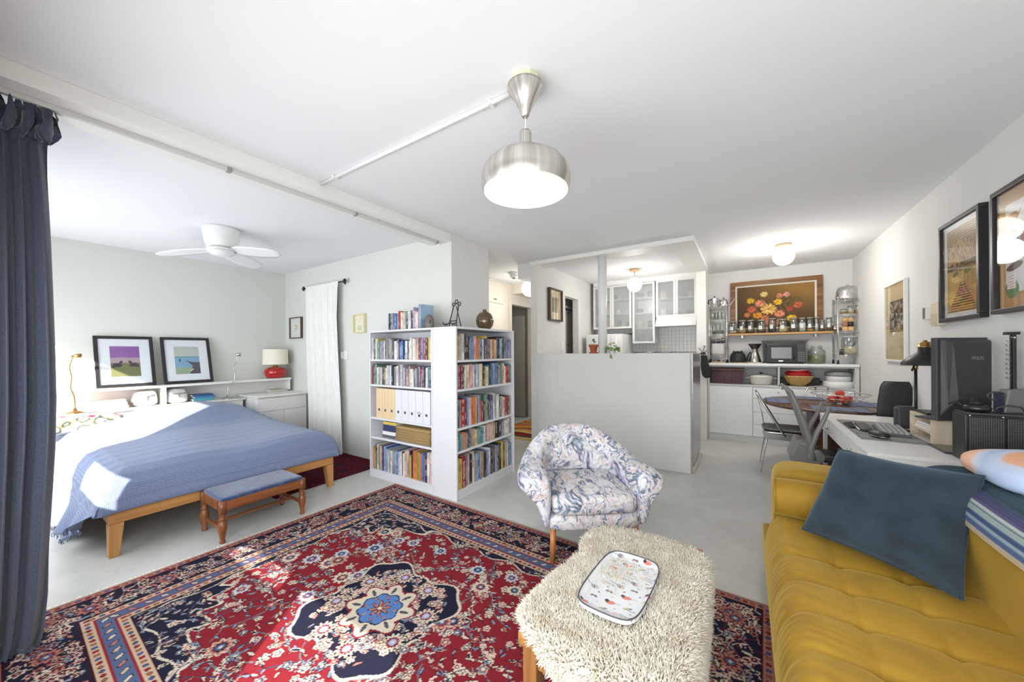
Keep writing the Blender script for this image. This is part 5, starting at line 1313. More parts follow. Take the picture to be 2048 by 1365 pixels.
# dark blue velvet cushion
m_teal, nt, b = newmat('ink_blue_velvet'); v = coords(nt); nz = node(nt, 'ShaderNodeTexNoise', i_Scale=9.0, i_Detail=6.0); link(nt, v, nz.inputs['Vector'])
link(nt, ramp(nt, nz.outputs[0], [(0.3, rgb(24, 35, 44)), (0.7, rgb(40, 54, 63))]), b.inputs['Base Color']); b.inputs['Roughness'].default_value = 0.9; b.inputs['Sheen Weight'].default_value = 0.4; b.inputs['Sheen Tint'].default_value = rgb(150, 185, 205)
BL_, BR_, TR_, TL_ = (Vector(q) for q in ((0.225, 2.19, 0.462), (0.618, 1.86, 0.462), (0.815, 2.27, 0.80), (0.385, 2.35, 0.83)))
nrm = ((BR_ - BL_).cross(TL_ - BL_)).normalized()
def cush(side):
    def f(a, bb):
        # pinch the sides so that the corners stand out
        A1, B1 = a * 2 - 1, bb * 2 - 1
        a2 = 0.5 + 0.5 * A1 * (1 - 0.07 * (1 - B1 * B1)); b2 = 0.5 + 0.5 * B1 * (1 - 0.07 * (1 - A1 * A1))
        p = (BL_ * (1 - a2) + BR_ * a2) * (1 - b2) + (TL_ * (1 - a2) + TR_ * a2) * b2
        th = 0.10 * (max(0, 1 - A1 ** 4) * max(0, 1 - B1 ** 4)) ** 0.5
        wr = 0.006 * math.sin(14 * A1 + 9 * B1) * (1 - A1 * A1) * (1 - B1 * B1) + 0.03 * math.exp(-((A1 + 0.35 + 0.35 * B1) / 0.08) ** 2) * max(0, 0.2 + B1) * (1 - B1) + 0.022 * math.exp(-((A1 + 0.05 + 0.5 * B1) / 0.07) ** 2) * max(0, B1 + 0.4) * (1 - B1) - 0.02 * math.exp(-((A1 - 0.3 + 0.2 * B1) / 0.2) ** 2) * max(0, B1) * (1 - B1)
        return tuple(p + nrm * (side * th + wr))
    return f
cs = thing('blue_cushion', 'dark ink-blue velvet cushion propped in the sofa corner', 'cushion', (0, 0, 0))
g = G().surf(cush(1), 40, 40); g.surf(cush(-1), 40, 40)
g.build('cover', m_teal, cs, True)
ed = [cush(0)(k / 30, 0) for k in range(31)] + [cush(0)(1, k / 30) for k in range(1, 31)] + [cush(0)(1 - k / 30, 1) for k in range(1, 31)] + [cush(0)(0, 1 - k / 30) for k in range(1, 30)]
G().tube(ed, 0.0045, 6, False, True).build('piping', m_teal, cs, True)
# striped throw along the backrest
LW, LH = 0.62, 2.2
c = Canvas(LW, LH, 0.006, (70, 86, 96)); t_ = c.x / c.w
stripes = [(0.02, (188, 172, 150)), (0.05, (86, 102, 140)), (0.075, (150, 164, 172)), (0.10, (74, 90, 126)), (0.13, (160, 172, 168)), (0.145, (98, 120, 132)), (0.16, (176, 182, 178)), (0.20, (88, 84, 120)), (0.235, (86, 92, 120)), (0.40, (74, 92, 102)), (0.415, (210, 206, 170)), (0.43, (120, 140, 130)), (0.60, (66, 84, 92)), (0.62, (186, 180, 150)), (0.8, (70, 88, 98)), (1.01, (96, 110, 120))]
lo_ = 0.0
for hi_, col in stripes: c.fill((t_ >= lo_) & (t_ < hi_), col); lo_ = hi_
c.c += (np.random.RandomState(2).rand(c.nu + 1, 1, 1) - 0.5) * 26
# arc-length position over the backrest
us = np.linspace(-0.999, 0.97, 400); xs = BC[0] + us * BW / 2; zz_ = np.array([back_z(q) for q in xs]); al = np.concatenate([[0], np.cumsum(np.hypot(np.diff(xs), np.diff(zz_)))])
z_front = 0.62
# the throw starts on the front face of the backrest
xs = np.concatenate([[BC[0] - BW / 2 - 0.002] * 20, xs]); zz_ = np.concatenate([np.linspace(0.55, zz_[0], 20), zz_]); al = np.concatenate([[0], np.cumsum(np.hypot(np.diff(xs), np.diff(zz_)))])
start = 0.10; Lc = min(al[-1] - start, 0.60)
sa = start + t_ * Lc
X_ = np.interp(sa, al, xs); Z_ = np.interp(sa, al, zz_)
Y_ = 0.42 + c.y
Nx = (X_ - BC[0]); Nz = (Z_ - BC[2]); nn_ = np.hypot(Nx, Nz) + 1e-6
pts = np.stack([X_ + Nx / nn_ * 0.010, Y_ - 0.03 * t_, Z_ + Nz / nn_ * 0.010 + 0.003 * np.sin(9 * Y_)], -1)
th_ = design_mesh('striped_throw', pts, c.nu, c.nv, s2l(np.clip(c.c, 0, 255)), (0, 0, -0.003))
tag(link_mesh('striped_throw', th_, printed('woven_throw', 0.95, 0.1, fuzz=0.3), None, True), 'blue and grey striped woven throw laid along the sofa back', 'blanket')
# patterned cushion on the backrest
m_peach, nt, b = newmat('marbled_cotton'); v = coords(nt)
nz = node(nt, 'ShaderNodeTexNoise', i_Scale=3.5, i_Detail=2.0); link(nt, v, nz.inputs['Vector'])
mp = node(nt, 'ShaderNodeVectorMath', operation='DISTANCE'); link(nt, v, mp.inputs[0]); mp.inputs[1].default_value = (0.10, -0.10, 0.0)
ad = node(nt, 'ShaderNodeMath', operation='MULTIPLY_ADD'); ad.inputs[1].default_value = 0.12; link(nt, nz.outputs[0], ad.inputs[0]); link(nt, mp.outputs['Value'], ad.inputs[2])
link(nt, ramp(nt, ad.outputs[0], [(0.10, rgb(176, 200, 226)), (0.15, rgb(196, 206, 226)), (0.17, rgb(240, 190, 150)), (0.22, rgb(236, 176, 134)), (0.225, rgb(246, 206, 160)), (0.235, rgb(236, 178, 138)), (0.28, rgb(238, 184, 150)), (0.29, rgb(206, 214, 234)), (0.34, rgb(178, 198, 228)), (0.37, rgb(214, 216, 230)), (0.39, rgb(240, 190, 162))]), b.inputs['Base Color']); b.inputs['Roughness'].default_value = 0.9
pc_ = thing('marbled_cushion', 'peach and pale blue marbled cushion resting on the sofa back', 'cushion', (1.005, 2.36, 0.822))
g = G().pillow((0, 0, 0), 0.36, 0.50, 0.125, 0.5, 0.75, 36, 18); g.v = [(x, y, z + 0.10 * x) for x, y, z in g.v]
g.build('cover', m_peach, pc_, True)

# ---------------------------------------------------------------- right wall pictures
def striped_art():
    W, H_ = 0.44, 0.60; c = Canvas(W, H_, 0.0028, (196, 160, 96)); x, y = c.x, c.y; rs = np.random.RandomState(31)
    c.c += (rs.rand(*x.shape)[..., None] - 0.5) * 12
    GOLD, BLK = (196, 158, 92), (52, 40, 32)
    m = np.minimum(np.minimum(x, W - x), np.minimum(y, H_ - y))
    up = y > 0.40; c.fill(up & ((m % 0.016) < 0.006) & (m < 0.13), BLK)
    dn = y < 0.33; tri = (np.abs(x - W * 0.5) < (0.24 - y) * 0.85)
    c.fill(dn & tri & ((y % 0.017) < 0.008), BLK); c.fill(dn & ~tri & ((x % 0.016) < 0.004) & (x > W * 0.45), (120, 92, 56))
    for k in range(900):
        cx = rs.rand() * W; cy = 0.33 + 0.17 * rs.rand() * (0.6 + 0.4 * math.sin(cx * 9))
        c.blob(cx, cy, 0.004, [(206, 182, 110), (170, 120, 110), (190, 160, 150), (140, 70, 50), (214, 190, 90)][rs.randint(5)], 0.012)
    for k in range(260): c.blob(rs.rand() * W, 0.305 + 0.035 * rs.rand(), 0.005, (70, 52, 34), 0.012)
    for cx, cy, r in ((0.13, 0.275, 0.04), (0.29, 0.285, 0.055), (0.21, 0.30, 0.035)): c.blob(cx, cy, r, (110, 120, 70), r * 0.42, 0.25); 
    c.line([(0.215, 0.28), (0.21, 0.20)], 0.008, (226, 200, 140)); c.line([(0.23, 0.28), (0.23, 0.20)], 0.008, (226, 200, 140))
    for k in range(60): c.blob(0.21 + 0.1 * rs.randn() * 0.4, 0.13 + 0.04 * rs.rand(), 0.006, [(120, 60, 50), (110, 100, 130), (70, 60, 40)][rs.randint(3)])
    c.fill((m < 0.012), (232, 226, 214))
    return c
def collage_art():
    W, H_ = 0.53, 0.62; c = Canvas(W, H_, 0.003, (196, 150, 92)); rs = np.random.RandomState(32)
    c.c += (rs.rand(*c.x.shape)[..., None] - 0.5) * 10
    c.rect(0.05, W - 0.05, 0.08, H_ - 0.07, (226, 226, 224))
    c.blob(0.105, 0.47, 0.05, (164, 116, 66), 0.028, 0.2); c.line([(0.13, 0.44), (0.17, 0.50)], 0.008, (150, 104, 60))
    c.rect(0.065, 0.155, 0.24, 0.37, (96, 56, 48)); c.poly([(0.055, 0.36), (0.11, 0.42), (0.165, 0.36)], (110, 62, 48)); c.blob(0.11, 0.31, 0.04, (222, 190, 120)); c.blob(0.11, 0.31, 0.03, (202, 168, 200)); c.blob(0.11, 0.31, 0.012, (236, 226, 210))
    c.blob(0.12, 0.215, 0.065, (88, 70, 66), 0.02, 0.15); c.blob(0.19, 0.33, 0.03, (110, 150, 130), 0.06); c.blob(0.19, 0.33, 0.018, (190, 110, 120), 0.04)
    c.blob(0.10, 0.10, 0.055, (92, 138, 92), 0.05); c.rect(0.06, 0.13, 0.10, 0.18, (236, 236, 232))
    for k in range(5): c.line([(0.07, 0.165 - 0.014 * k), (0.115, 0.168 - 0.014 * k)], 0.003, (196, 110, 110))
    c.blob(0.32, 0.40, 0.06, (120, 84, 70), 0.09); c.blob(0.42, 0.25, 0.05, (150, 130, 96), 0.08, 0.5); c.blob(0.33, 0.18, 0.04, (90, 100, 130), 0.05)
    return c
def floral_art():
    W, H_ = 0.46, 0.66; c = Canvas(W, H_, 0.004, (206, 188, 152)); rs = np.random.RandomState(33)
    c.rect(0.07, W - 0.06, 0.24, H_ - 0.13, (92, 86, 74))
    for k in range(150):
        x, y = 0.09 + rs.rand() * (W - 0.17), 0.26 + rs.rand() * (H_ - 0.41); r = 0.012 + 0.02 * rs.rand(); s = rs.randint(60, 190)
        c.blob(x, y, r, (s, s - 8, s - 24), r * 0.6, rs.rand() * 3, 6, 0.2)
    return c
dn = (0, -1, 0); up = (0, 0, 1); nx_ = (-1, 0, 0)
framed('framed_poster', 'gold and black striped poster in a deep black frame', (XR, 3.835, 1.505), dn, up, nx_, 0.53, 0.682, 0.026, 0.042, m_blackframe, striped_art(), 0.02)
framed('framed_collage', 'collage of clock and animals on brown paper in a black frame', (XR, 3.185, 1.51), dn, up, nx_, 0.62, 0.68, 0.026, 0.042, m_blackframe, collage_art(), 0.0)
framed('framed_botanical', 'dark floral print on a tan mount in a slim white metal frame', (XR, 5.105, 1.20), dn, up, nx_, 0.56, 0.75, 0.018, 0.03, m_white, floral_art(), 0.02, M('tan_mount', rgb(206, 188, 150), 0.8))

# ---------------------------------------------------------------- desk
DX0, DX1, DY0, DY1, DZ = 0.58, 1.195, 2.80, 4.355, 0.735
dk = thing('writing_desk', 'white desk with shallow drawers against the wall', 'desk', (DX0, DY0, 0))
DW, DD = DX1 - DX0, DY1 - DY0
G().box(0, DW, 0, DD, DZ - 0.022, DZ).build('top', m_white, dk, bevel=0.002)
G().box(0.022, DW, 0.0, 0.02, DZ - 0.13, DZ - 0.0225).build('end_panel', m_white, dk, bevel=0.002)
G().box(0.022, DW, DD - 0.02, DD, DZ - 0.13, DZ - 0.0225).build('end_panel', m_white, dk, bevel=0.002)
G().box(DW - 0.02, DW, 0.0205, DD - 0.0205, DZ - 0.13, DZ - 0.0225).build('back_panel', m_white, dk)
G().box(0.03, DW - 0.0205, 0.0205, DD - 0.0205, DZ - 0.13, DZ - 0.118).build('underside', m_white, dk)
for y0, y1 in ((0.003, DD / 2 - 0.002), (DD / 2 + 0.002, DD - 0.003)):
    d = G().box(0.001, 0.02, y0, y1, DZ - 0.128, DZ - 0.025).build('drawer', m_white, dk, bevel=0.002)
    ym = (y0 + y1) / 2
    G().cyl((0.001, ym, DZ - 0.075), (-0.014, ym, DZ - 0.075), 0.009, 0.011, 14).build('knob', m_steel, d, True)
for x_ in (0.003, DW - 0.048):
    for y_ in (0.003, DD - 0.048): G().box(x_ if x_ > 0.1 else 0.022, x_ + 0.045, y_, y_ + 0.045, 0, DZ - 0.1305).build('leg', m_white, dk, bevel=0.002)
z0 = DZ + 0.0004
# desk mat
mt = thing('desk_mat', 'grey felt desk mat with stitched panels under the keyboard', 'mat', (0.632, 3.19, z0))
m_felt = M('grey_felt', rgb(150, 149, 146), 0.95, vary=0.08, scale=60, bmp=0.3, bscale=200)
G().box(0, 0.315, 0, 0.77, 0, 0.004).build('felt', m_felt, mt, bevel=0.001)
G().tube([(0.006, 0.006, 0.0042), (0.309, 0.006, 0.0042), (0.309, 0.764, 0.0042), (0.006, 0.764, 0.0042)], 0.0016, 5, False, True).build('edge_stitching', m_dark, mt, True)
for y_ in (0.19, 0.38, 0.57): G().tube([(0.008, y_, 0.0042), (0.307, y_ - 0.02, 0.0042)], 0.0014, 5).build('seam', m_dark, mt, True)
zm = z0 + 0.0046
kb = thing('keyboard', 'mechanical keyboard with light grey keycaps on the felt mat', 'keyboard', (0.85, 3.54, zm), math.radians(-6))
G().box(-0.072, 0.072, -0.18, 0.18, 0, 0.018).build('case', M('keyboard_case', rgb(96, 98, 104), 0.5), kb, bevel=0.004)
g = G()
for r in range(5):
    for k in range(14):
        x_, y_ = -0.060 + r * 0.0258, -0.168 + k * 0.0245
        g.hexa([(x_, y_, 0.0185), (x_ + 0.023, y_, 0.0185), (x_ + 0.023, y_ + 0.0215, 0.0185), (x_, y_ + 0.0215, 0.0185)], [(x_ + 0.003, y_ + 0.002, 0.031), (x_ + 0.02, y_ + 0.002, 0.031), (x_ + 0.02, y_ + 0.0195, 0.031), (x_ + 0.003, y_ + 0.0195, 0.031)])
o = g.build('keycaps', M('keycap_grey', rgb(168, 168, 166), 0.6), kb); o['kind'] = 'stuff'
mo = thing('computer_mouse', 'black sculpted computer mouse with a silver edge on the felt mat', 'mouse', (0.735, 3.285, zm), math.radians(20))
g = G().pillow((0, 0, 0.02), 0.075, 0.13, 0.044, 0.7, 0.8, 24, 12); g.v = [(x, y, max(0.0, z)) for x, y, z in g.v]; g.build('shell', m_black, mo, True)
G().torus((0, 0, 0.012), 1.0, 0.003, 28, 6, 'z', 0.0385, 0.066).build('silver_edge', m_steel, mo, True)
wr = thing('wrist_rest', 'dark padded wrist rest with a pale curved edge beside the keyboard', 'wrist rest', (0.722, 3.60, zm), math.radians(-4))
G().pillow((0, 0, 0.014), 0.07, 0.30, 0.028, 0.4, 0.6).build('pad', m_dark, wr, True)
G().tube([(-0.036, -0.13, 0.012), (-0.042, 0.0, 0.014), (-0.036, 0.13, 0.012)], 0.004, 6).build('edge', m_white, wr, True)
bn = thing('note_tray', 'low black slatted pen tray on the felt mat', 'tray', (0.655, 3.66, zm))
for k in range(4): G().box(-0.012 + k * 0.012, -0.003 + k * 0.012, -0.10, 0.10, 0, 0.014 + 0.002 * k).build('slat', m_black, bn, bevel=0.002)
# speaker
sp2 = thing('desktop_speaker', 'dark grey rounded desktop speaker beside the wooden riser', 'speaker', (1.0, 3.84, z0))
g = G().prism([(-0.055 + 0.012 * math.cos(q), -0.05 + 0.02 * math.sin(q)) for q in ()] or [(-0.05, -0.055), (0.055, -0.055), (0.055, 0.055), (-0.02, 0.055), (-0.05, 0.035), (-0.062, 0.0), (-0.06, -0.035)], 0, 0.15, 'z')
g.build('cabinet', m_dark, sp2, bevel=0.01, seg=3)
G().lathe([(0.046, 0.1502), (0.046, 0.156), (0.03, 0.158)], n=20).build('top_ring', m_dark, sp2, True)
# riser
rz0 = z0; RX0, RX1, RY0, RY1 = 0.955, 1.188, 3.24, 3.585
m_pale = wood('pale_ash', rgb(206, 188, 160), rgb(226, 212, 188), 'z', 10, 0.5)
ri = thing('monitor_riser', 'pale ash monitor riser with an open shelf', 'riser', (RX0, RY0, rz0))
RW, RD, RH = RX1 - RX0, RY1 - RY0, 0.158
G().box(0, RW, 0, 0.015, 0, RH - 0.0155).build('end_panel', m_pale, ri, bevel=0.001)
G().box(0, RW, RD - 0.015, RD, 0, RH - 0.0155).build('end_panel', m_pale, ri, bevel=0.001)
G().box(0, RW, 0, RD, RH - 0.015, RH).build('top', m_pale, ri, bevel=0.001)
G().box(0, RW, 0.0152, RD - 0.0152, 0.058, 0.070).build('shelf', m_pale, ri, bevel=0.001)
G().box(RW - 0.008, RW, 0.0152, RD - 0.0152, 0.0705, RH - 0.0155).build('back_panel', m_pale, ri)
pp = thing('paper_stack', 'loose white papers tucked in the riser shelf', 'papers', (RX0 + 0.01, RY0 + 0.03, rz0 + 0.0704))
for k in range(4): G().box(0.001 * k, 0.18, 0.004 * k, 0.26 - 0.01 * k, 0.010 * k, 0.010 * k + 0.008).build('sheet_bundle', [m_paper, m_white][k % 2], pp)
nb = G().box(0, 0.15, 0, 0.19, 0, 0.014).build('notebook', m_black, None, bevel=0.003, loc=(RX0 + 0.02, RY0 + 0.14, rz0 + RH + 0.0004)); tag(nb, 'thin black notebook lying on the ash riser', 'notebook')
tb = thing('tablet', 'dark tablet lying flat on the white desk near the riser', 'tablet', (0.93, 2.985, z0), 0)
G().box(0, 0.16, 0, 0.235, 0, 0.009).build('body', m_dark, tb, bevel=0.003); G().box(0.008, 0.152, 0.01, 0.225, 0.0091, 0.0098).build('screen', M('dark_screen', rgb(70, 70, 72), 0.15), tb)
# monitor seen from behind
P0, P1 = Vector((0.945, 3.045, 0)), Vector((1.192, 3.205, 0)); dv = (P1 - P0); Wm = dv.length; am = math.atan2(dv.y, dv.x)
mn = thing('computer_monitor', 'dark grey computer monitor turned away on the riser, maker name on its back', 'monitor', (P0.x, P0.y, rz0 + RH), am)
G().box(0, Wm, 0.03, 0.062, 0.012, 0.49).build('bezel', m_dark, mn, bevel=0.004)
g = G().loft([[(0.012, 0.031, 0.03), (Wm - 0.01, 0.031, 0.03), (Wm - 0.01, 0.031, 0.482), (0.012, 0.031, 0.482)], [(0.03, 0.0, 0.09), (Wm - 0.02, 0.0, 0.09), (Wm - 0.012, 0.004, 0.475), (0.02, 0.004, 0.475)], [(0.06, -0.022, 0.14), (Wm - 0.05, -0.022, 0.14), (Wm - 0.03, -0.006, 0.46), (0.05, -0.006, 0.46)]])
g.build('rear_shell', m_dark, mn, bevel=0.008, seg=3)
G().box(0.015, Wm - 0.015, 0.0622, 0.0632, 0.03, 0.475).build('screen', M('screen_glass', rgb(18, 18, 22), 0.1), mn)
G().tube([(Wm * 0.5, -0.02, 0.15), (Wm * 0.5 - 0.01, 0.075, 0.06), (Wm * 0.5 - 0.01, 0.12, 0.012)], 0.018, 10).build('stand_neck', m_dark, mn, True)
G().box(Wm * 0.5 - 0.09, Wm * 0.5 + 0.06, 0.07, 0.20, 0.0006, 0.012).build('stand_foot', m_dark, mn, bevel=0.003)
for k in range(5): G().cyl((-0.0002, 0.046, 0.03 + k * 0.022), (-0.002, 0.046, 0.03 + k * 0.022), 0.003, n=8).build('side_button', m_chrome, mn)
# raised block lettering, built from strokes
lm = M('logo_grey', rgb(150, 150, 150), 0.3, metal=0.6)
def strokes(parent, segs, ox, oz, s, y, wdt, name='lettering'):
    for k, (a0, b0, a1, b1) in enumerate(segs):
        x0_, z0_, x1_, z1_ = ox + a0 * s, oz + b0 * s, ox + a1 * s, oz + b1 * s
        d = Vector((x1_ - x0_, 0, z1_ - z0_)); n = Vector((-d.z, 0, d.x)).normalized() * wdt / 2
        p, q = Vector((x0_, y, z0_)), Vector((x1_, y, z1_)); o_ = Vector((0, -0.002, 0))
        G().hexa([tuple(p - n), tuple(q - n), tuple(q + n), tuple(p + n)], [tuple(p - n + o_), tuple(q - n + o_), tuple(q + n + o_), tuple(p + n + o_)]).build(name, lm, parent)
A_s = [(0.0, 0, 0.35, 1), (0.35, 1, 0.8, 1), (0.8, 1, 0.8, 0), (0.2, 0.42, 0.8, 0.42)]
S_s = [(0.8, 1, 0.05, 1), (0.05, 1, 0.05, 0.5), (0.05, 0.5, 0.8, 0.5), (0.8, 0.5, 0.8, 0), (0.8, 0, 0.05, 0)]
U_s = [(0.05, 1, 0.05, 0), (0.05, 0, 0.8, 0), (0.8, 0, 0.8, 1)]
lx, sc_l = Wm * 0.5, 0.018
for k, L_s in enumerate((A_s, S_s, U_s, S_s)): strokes(mn, L_s, lx + k * 0.018, 0.365, sc_l * 0.95, -0.0105, 0.0034)
# black mesh tower
to = thing('computer_tower', 'black computer tower with perforated mesh panels on the desk', 'computer', (0.948, 2.812, z0))
m_perf, nt, b = newmat('perforated_black'); v = coords(nt, (130, 130, 130)); vo = node(nt, 'ShaderNodeTexVoronoi', i_Scale=1.0, i_Randomness=0.0); link(nt, v, vo.inputs['Vector'])
link(nt, ramp(nt, vo.outputs[0], [(0.28, rgb(84, 84, 84)), (0.34, rgb(26, 26, 28))]), b.inputs['Base Color']); b.inputs['Roughness'].default_value = 0.45; bump(nt, b, vo.outputs[0], 0.5, 0.003)
TW, TD, TH = 0.24, 0.145, 0.245
G().box(0, TW, 0.008, TD, 0, TH).build('case', m_black, to, bevel=0.005)
for x0_, x1_ in ((0.012, 0.128), (0.136, TW - 0.008)): G().box(x0_, x1_, 0.0, 0.0078, 0.012, TH - 0.008).build('mesh_panel', m_perf, to, bevel=0.002)
G().box(0.006, TW - 0.006, 0.012, TD - 0.006, TH + 0.0003, TH + 0.01).build('top_tray', m_dark, to, bevel=0.003)
for x_ in (0.016, 0.124): G().sphere((x_, 0.004, TH - 0.004), 0.005, 8, 6).build('rivet', m_chrome, to, True)
gd = thing('oil_burner', 'squat round black metal pot with a knob on the computer tower', 'pot', (1.012, 2.886, z0 + TH + 0.0105))
G().lathe([(0.03, 0), (0.046, 0.008), (0.05, 0.02), (0.044, 0.032), (0.026, 0.038)], n=24).build('body', M('gunmetal', rgb(70, 70, 70), 0.3, metal=0.8), gd, True)
G().lathe([(0.02, 0.038), (0.022, 0.046), (0.013, 0.05), (0.013, 0.058), (0.004, 0.06)], n=20).build('knob', m_black, gd, True)
G().tube([(-0.045, 0, 0.025), (-0.06, 0.01, 0.04), (-0.075, 0.02, 0.045), (-0.09, 0.03, 0.03)], 0.004, 6).build('handle', m_black, gd, True)
hd = G().tube([(1.06, 2.86, z0 + TH + 0.013), (1.066, 2.85, z0 + TH + 0.04), (1.10, 2.855, z0 + TH + 0.052), (1.15, 2.87, z0 + TH + 0.045), (1.17, 2.88, z0 + TH + 0.013)], 0.004, 8).build('headset_band', m_dark, None, True); tag(hd, 'thin dark wire band arching over the computer tower', 'headset')
bx_ = thing('camera_box', 'grey metal camera housing leaning behind the computer tower', 'camera', (1.125, 2.905, z0 + TH + 0.0105), math.radians(25))
g = G().box(-0.035, 0.045, -0.015, 0.03, 0, 0.12); g.v = [(x + z * 0.18, y, z) for x, y, z in g.v]; g.build('housing', M('grey_metal', rgb(122, 122, 122), 0.4, metal=0.3), bx_, bevel=0.006)
G().box(-0.04, -0.0352, -0.012, 0.028, 0.005, 0.10).build('side_strip', M('navy_strip', rgb(34, 40, 64), 0.5), bx_)
G().torus((-0.05, 0.005, 0.085), 0.03, 0.004, 18, 6, 'y', 1.3, 0.7).build('wire_ring', m_dark, bx_, True)
# scissor arm clamp lamp
ar = thing('scissor_arm', 'black spring-balanced scissor arm clamped behind the computer tower', 'lamp arm', (1.172, 2.99, z0))
G().box(-0.015, 0.015, -0.015, 0.015, 0, 0.08).build('clamp', m_black, ar, bevel=0.003)
for dy_ in (-0.011, 0.011): G().box(-0.006, 0.006, dy_ - 0.004, dy_ + 0.004, 0.08, 0.66).build('arm_bar', m_black, ar, bevel=0.001)
G().tube([(-0.016, 0, 0.14 + 0.0)] + [(-0.016 + 0.007 * math.cos(k * 0.9), 0.007 * math.sin(k * 0.9), 0.14 + k * 0.0035) for k in range(60)], 0.0018, 5).build('spring', m_steel, ar, True)
G().tube([(-0.016, 0, 0.42)] + [(-0.016 + 0.007 * math.cos(k * 0.9), 0.007 * math.sin(k * 0.9), 0.42 + k * 0.0035) for k in range(60)], 0.0018, 5).build('spring', m_steel, ar, True)
for z_ in (0.12, 0.37, 0.64): G().cyl((0, -0.02, z_), (0, 0.02, z_), 0.006).build('pivot', m_steel, ar, True)
G().box(-0.03, 0.02, -0.012, 0.012, 0.655, 0.67).build('head_bracket', m_black, ar, bevel=0.002)
# desk lamp
la = thing('desk_lamp', 'black desk lamp with a bell shade and brass cap', 'desk lamp', (1.007, 3.665, z0))
G().lathe([(0.07, 0), (0.07, 0.012), (0.02, 0.02), (0.010, 0.03)], n=28).build('base', m_black, la, True)
G().cyl((0, 0, 0.02), (0, 0, 0.465), 0.0085, n=14).build('pole', m_black, la, True)
G().cyl((0, 0, 0.44), (0, 0, 0.475), 0.012, n=14).build('brass_collar', m_brass, la, True)
G().tube([(0, 0, 0.47), (0.02, 0.012, 0.482), (0.055, 0.035, 0.50)], 0.007, 8).build('arm', m_brass, la, True)
G().tube([(-0.008, -0.004, 0.465), (-0.022, -0.014, 0.43)], 0.006, 8).build('switch_lever', m_black, la, True)
sxp, syp = 0.056, 0.036
G().lathe([(0.1215, 0.468), (0.119, 0.472), (0.117, 0.488), (0.095, 0.515), (0.055, 0.548), (0.037, 0.565), (0.034, 0.592), (0.033, 0.594)], (sxp, syp, 0), 36).build('shade', m_black, la, True)
G().lathe([(0.043, 0.594), (0.043, 0.599), (0.034, 0.60), (0.033, 0.625), (0.026, 0.632), (0.012, 0.634), (0.01, 0.645)], (sxp, syp, 0), 24).build('brass_cap', m_brass, la, True)
G().tube([(-0.01, -0.004, 0.46), (-0.03, -0.015, 0.40), (-0.024, -0.012, 0.34), (-0.009, 0, 0.30)], 0.003, 6).build('cord', m_white, la, True)

# ---------------------------------------------------------------- grey chair at the desk
ch = thing('office_chair', 'grey moulded chair with crossed curved side struts and black seat', 'chair', (0.462, 3.95, 0))
m_gp = M('warm_grey_plastic', rgb(122, 120, 116), 0.35, vary=0.05, scale=10)
for s in (-1, 1):
    y_ = 0.17 * s
    G().tube([(0.01, y_, 0.44), (-0.02, y_, 0.58), (-0.065, y_, 0.74), (-0.11, y_, 0.88), (-0.145, y_ * 0.97, 0.97), (-0.185, y_ * 0.95, 1.0), (-0.205, y_ * 0.95, 0.985)], [0.03, 0.03, 0.028, 0.026, 0.024, 0.02, 0.008], 14, flat=0.75).build('back_strut', m_gp, ch, True)
    G().tube([(0.0, y_, 0.42), (-0.015, y_, 0.52), (0.025, y_, 0.65), (0.07, y_, 0.76), (0.10, y_, 0.85), (0.103, y_, 0.862)], [0.04, 0.036, 0.026, 0.022, 0.018, 0.008], 14, flat=0.7).build('arm_strut', m_gp, ch, True)
    G().cyl((0.015, y_ - 0.035 * s, 0.45), (0.015, y_ + 0.03 * s, 0.45), 0.055, n=24).build('pivot_disc', m_gp, ch, True, bevel=0.004)
g = G().loft([[(-0.12, -0.13, 0.30), (-0.12, 0.13, 0.30), (0.02, 0.15, 0.28), (0.02, -0.15, 0.28)], [(-0.15, -0.14, 0.42), (-0.15, 0.14, 0.42), (0.02, 0.15, 0.42), (0.02, -0.15, 0.42)], [(-0.10, -0.14, 0.56), (-0.10, 0.14, 0.56), (-0.01, 0.15, 0.54), (-0.01, -0.15, 0.54)]])
g.build('seat_shell', m_gp, ch, bevel=0.015, seg=3)
G().pillow((0.13, 0, 0.43), 0.34, 0.34, 0.06, 0.3, 0.5).build('seat', m_black, ch, True)
G().cyl((0.05, 0, 0.10), (0.05, 0, 0.40), 0.028).build('column', m_dark, ch, True)
for k in range(5):
    a = k * 2 * PI / 5 + 0.3; ex, ey = 0.05 + 0.24 * math.cos(a), 0.24 * math.sin(a)
    G().tube([(0.05, 0, 0.10), (ex, ey, 0.065)], [0.022, 0.014], 8).build('base_arm', m_dark, ch, True)
    G().cyl((ex, ey - 0.012, 0.026), (ex, ey + 0.012, 0.026), 0.026, n=16).build('caster', m_black, ch, True)

# ---------------------------------------------------------------- dining table and chairs
TCX, TCY, TA, TB = 0.675, 4.985, 0.515, 0.62
m_dw = wood('dark_walnut', rgb(70, 48, 40), rgb(112, 82, 66), 'y', 10, 0.25)
dt = thing('dining_table', 'oval dark walnut dining table with a slatted pedestal', 'dining table', (TCX, TCY, 0))
el = lambda a, b_, z, n=64: [(a * math.cos(2 * PI * k / n), b_ * math.sin(2 * PI * k / n), z) for k in range(n)]
G().loft([el(TA - 0.02, TB - 0.02, 0.722), el(TA, TB, 0.732), el(TA, TB, 0.745), el(TA - 0.006, TB - 0.006, 0.75)]).build('top', m_dw, dt, True, bevel=0.001)
m_slat = M('purple_slat', rgb(110, 96, 116), 0.6, vary=0.1, scale=20)
for k in range(9): G().box(-0.10, -0.085, -0.20 + k * 0.046, -0.165 + k * 0.046, 0.03, 0.70).build('slat', m_slat, dt, bevel=0.002)
G().box(-0.084, 0.15, -0.20, 0.21, 0.03, 0.70).build('pedestal', m_dw, dt, bevel=0.004)
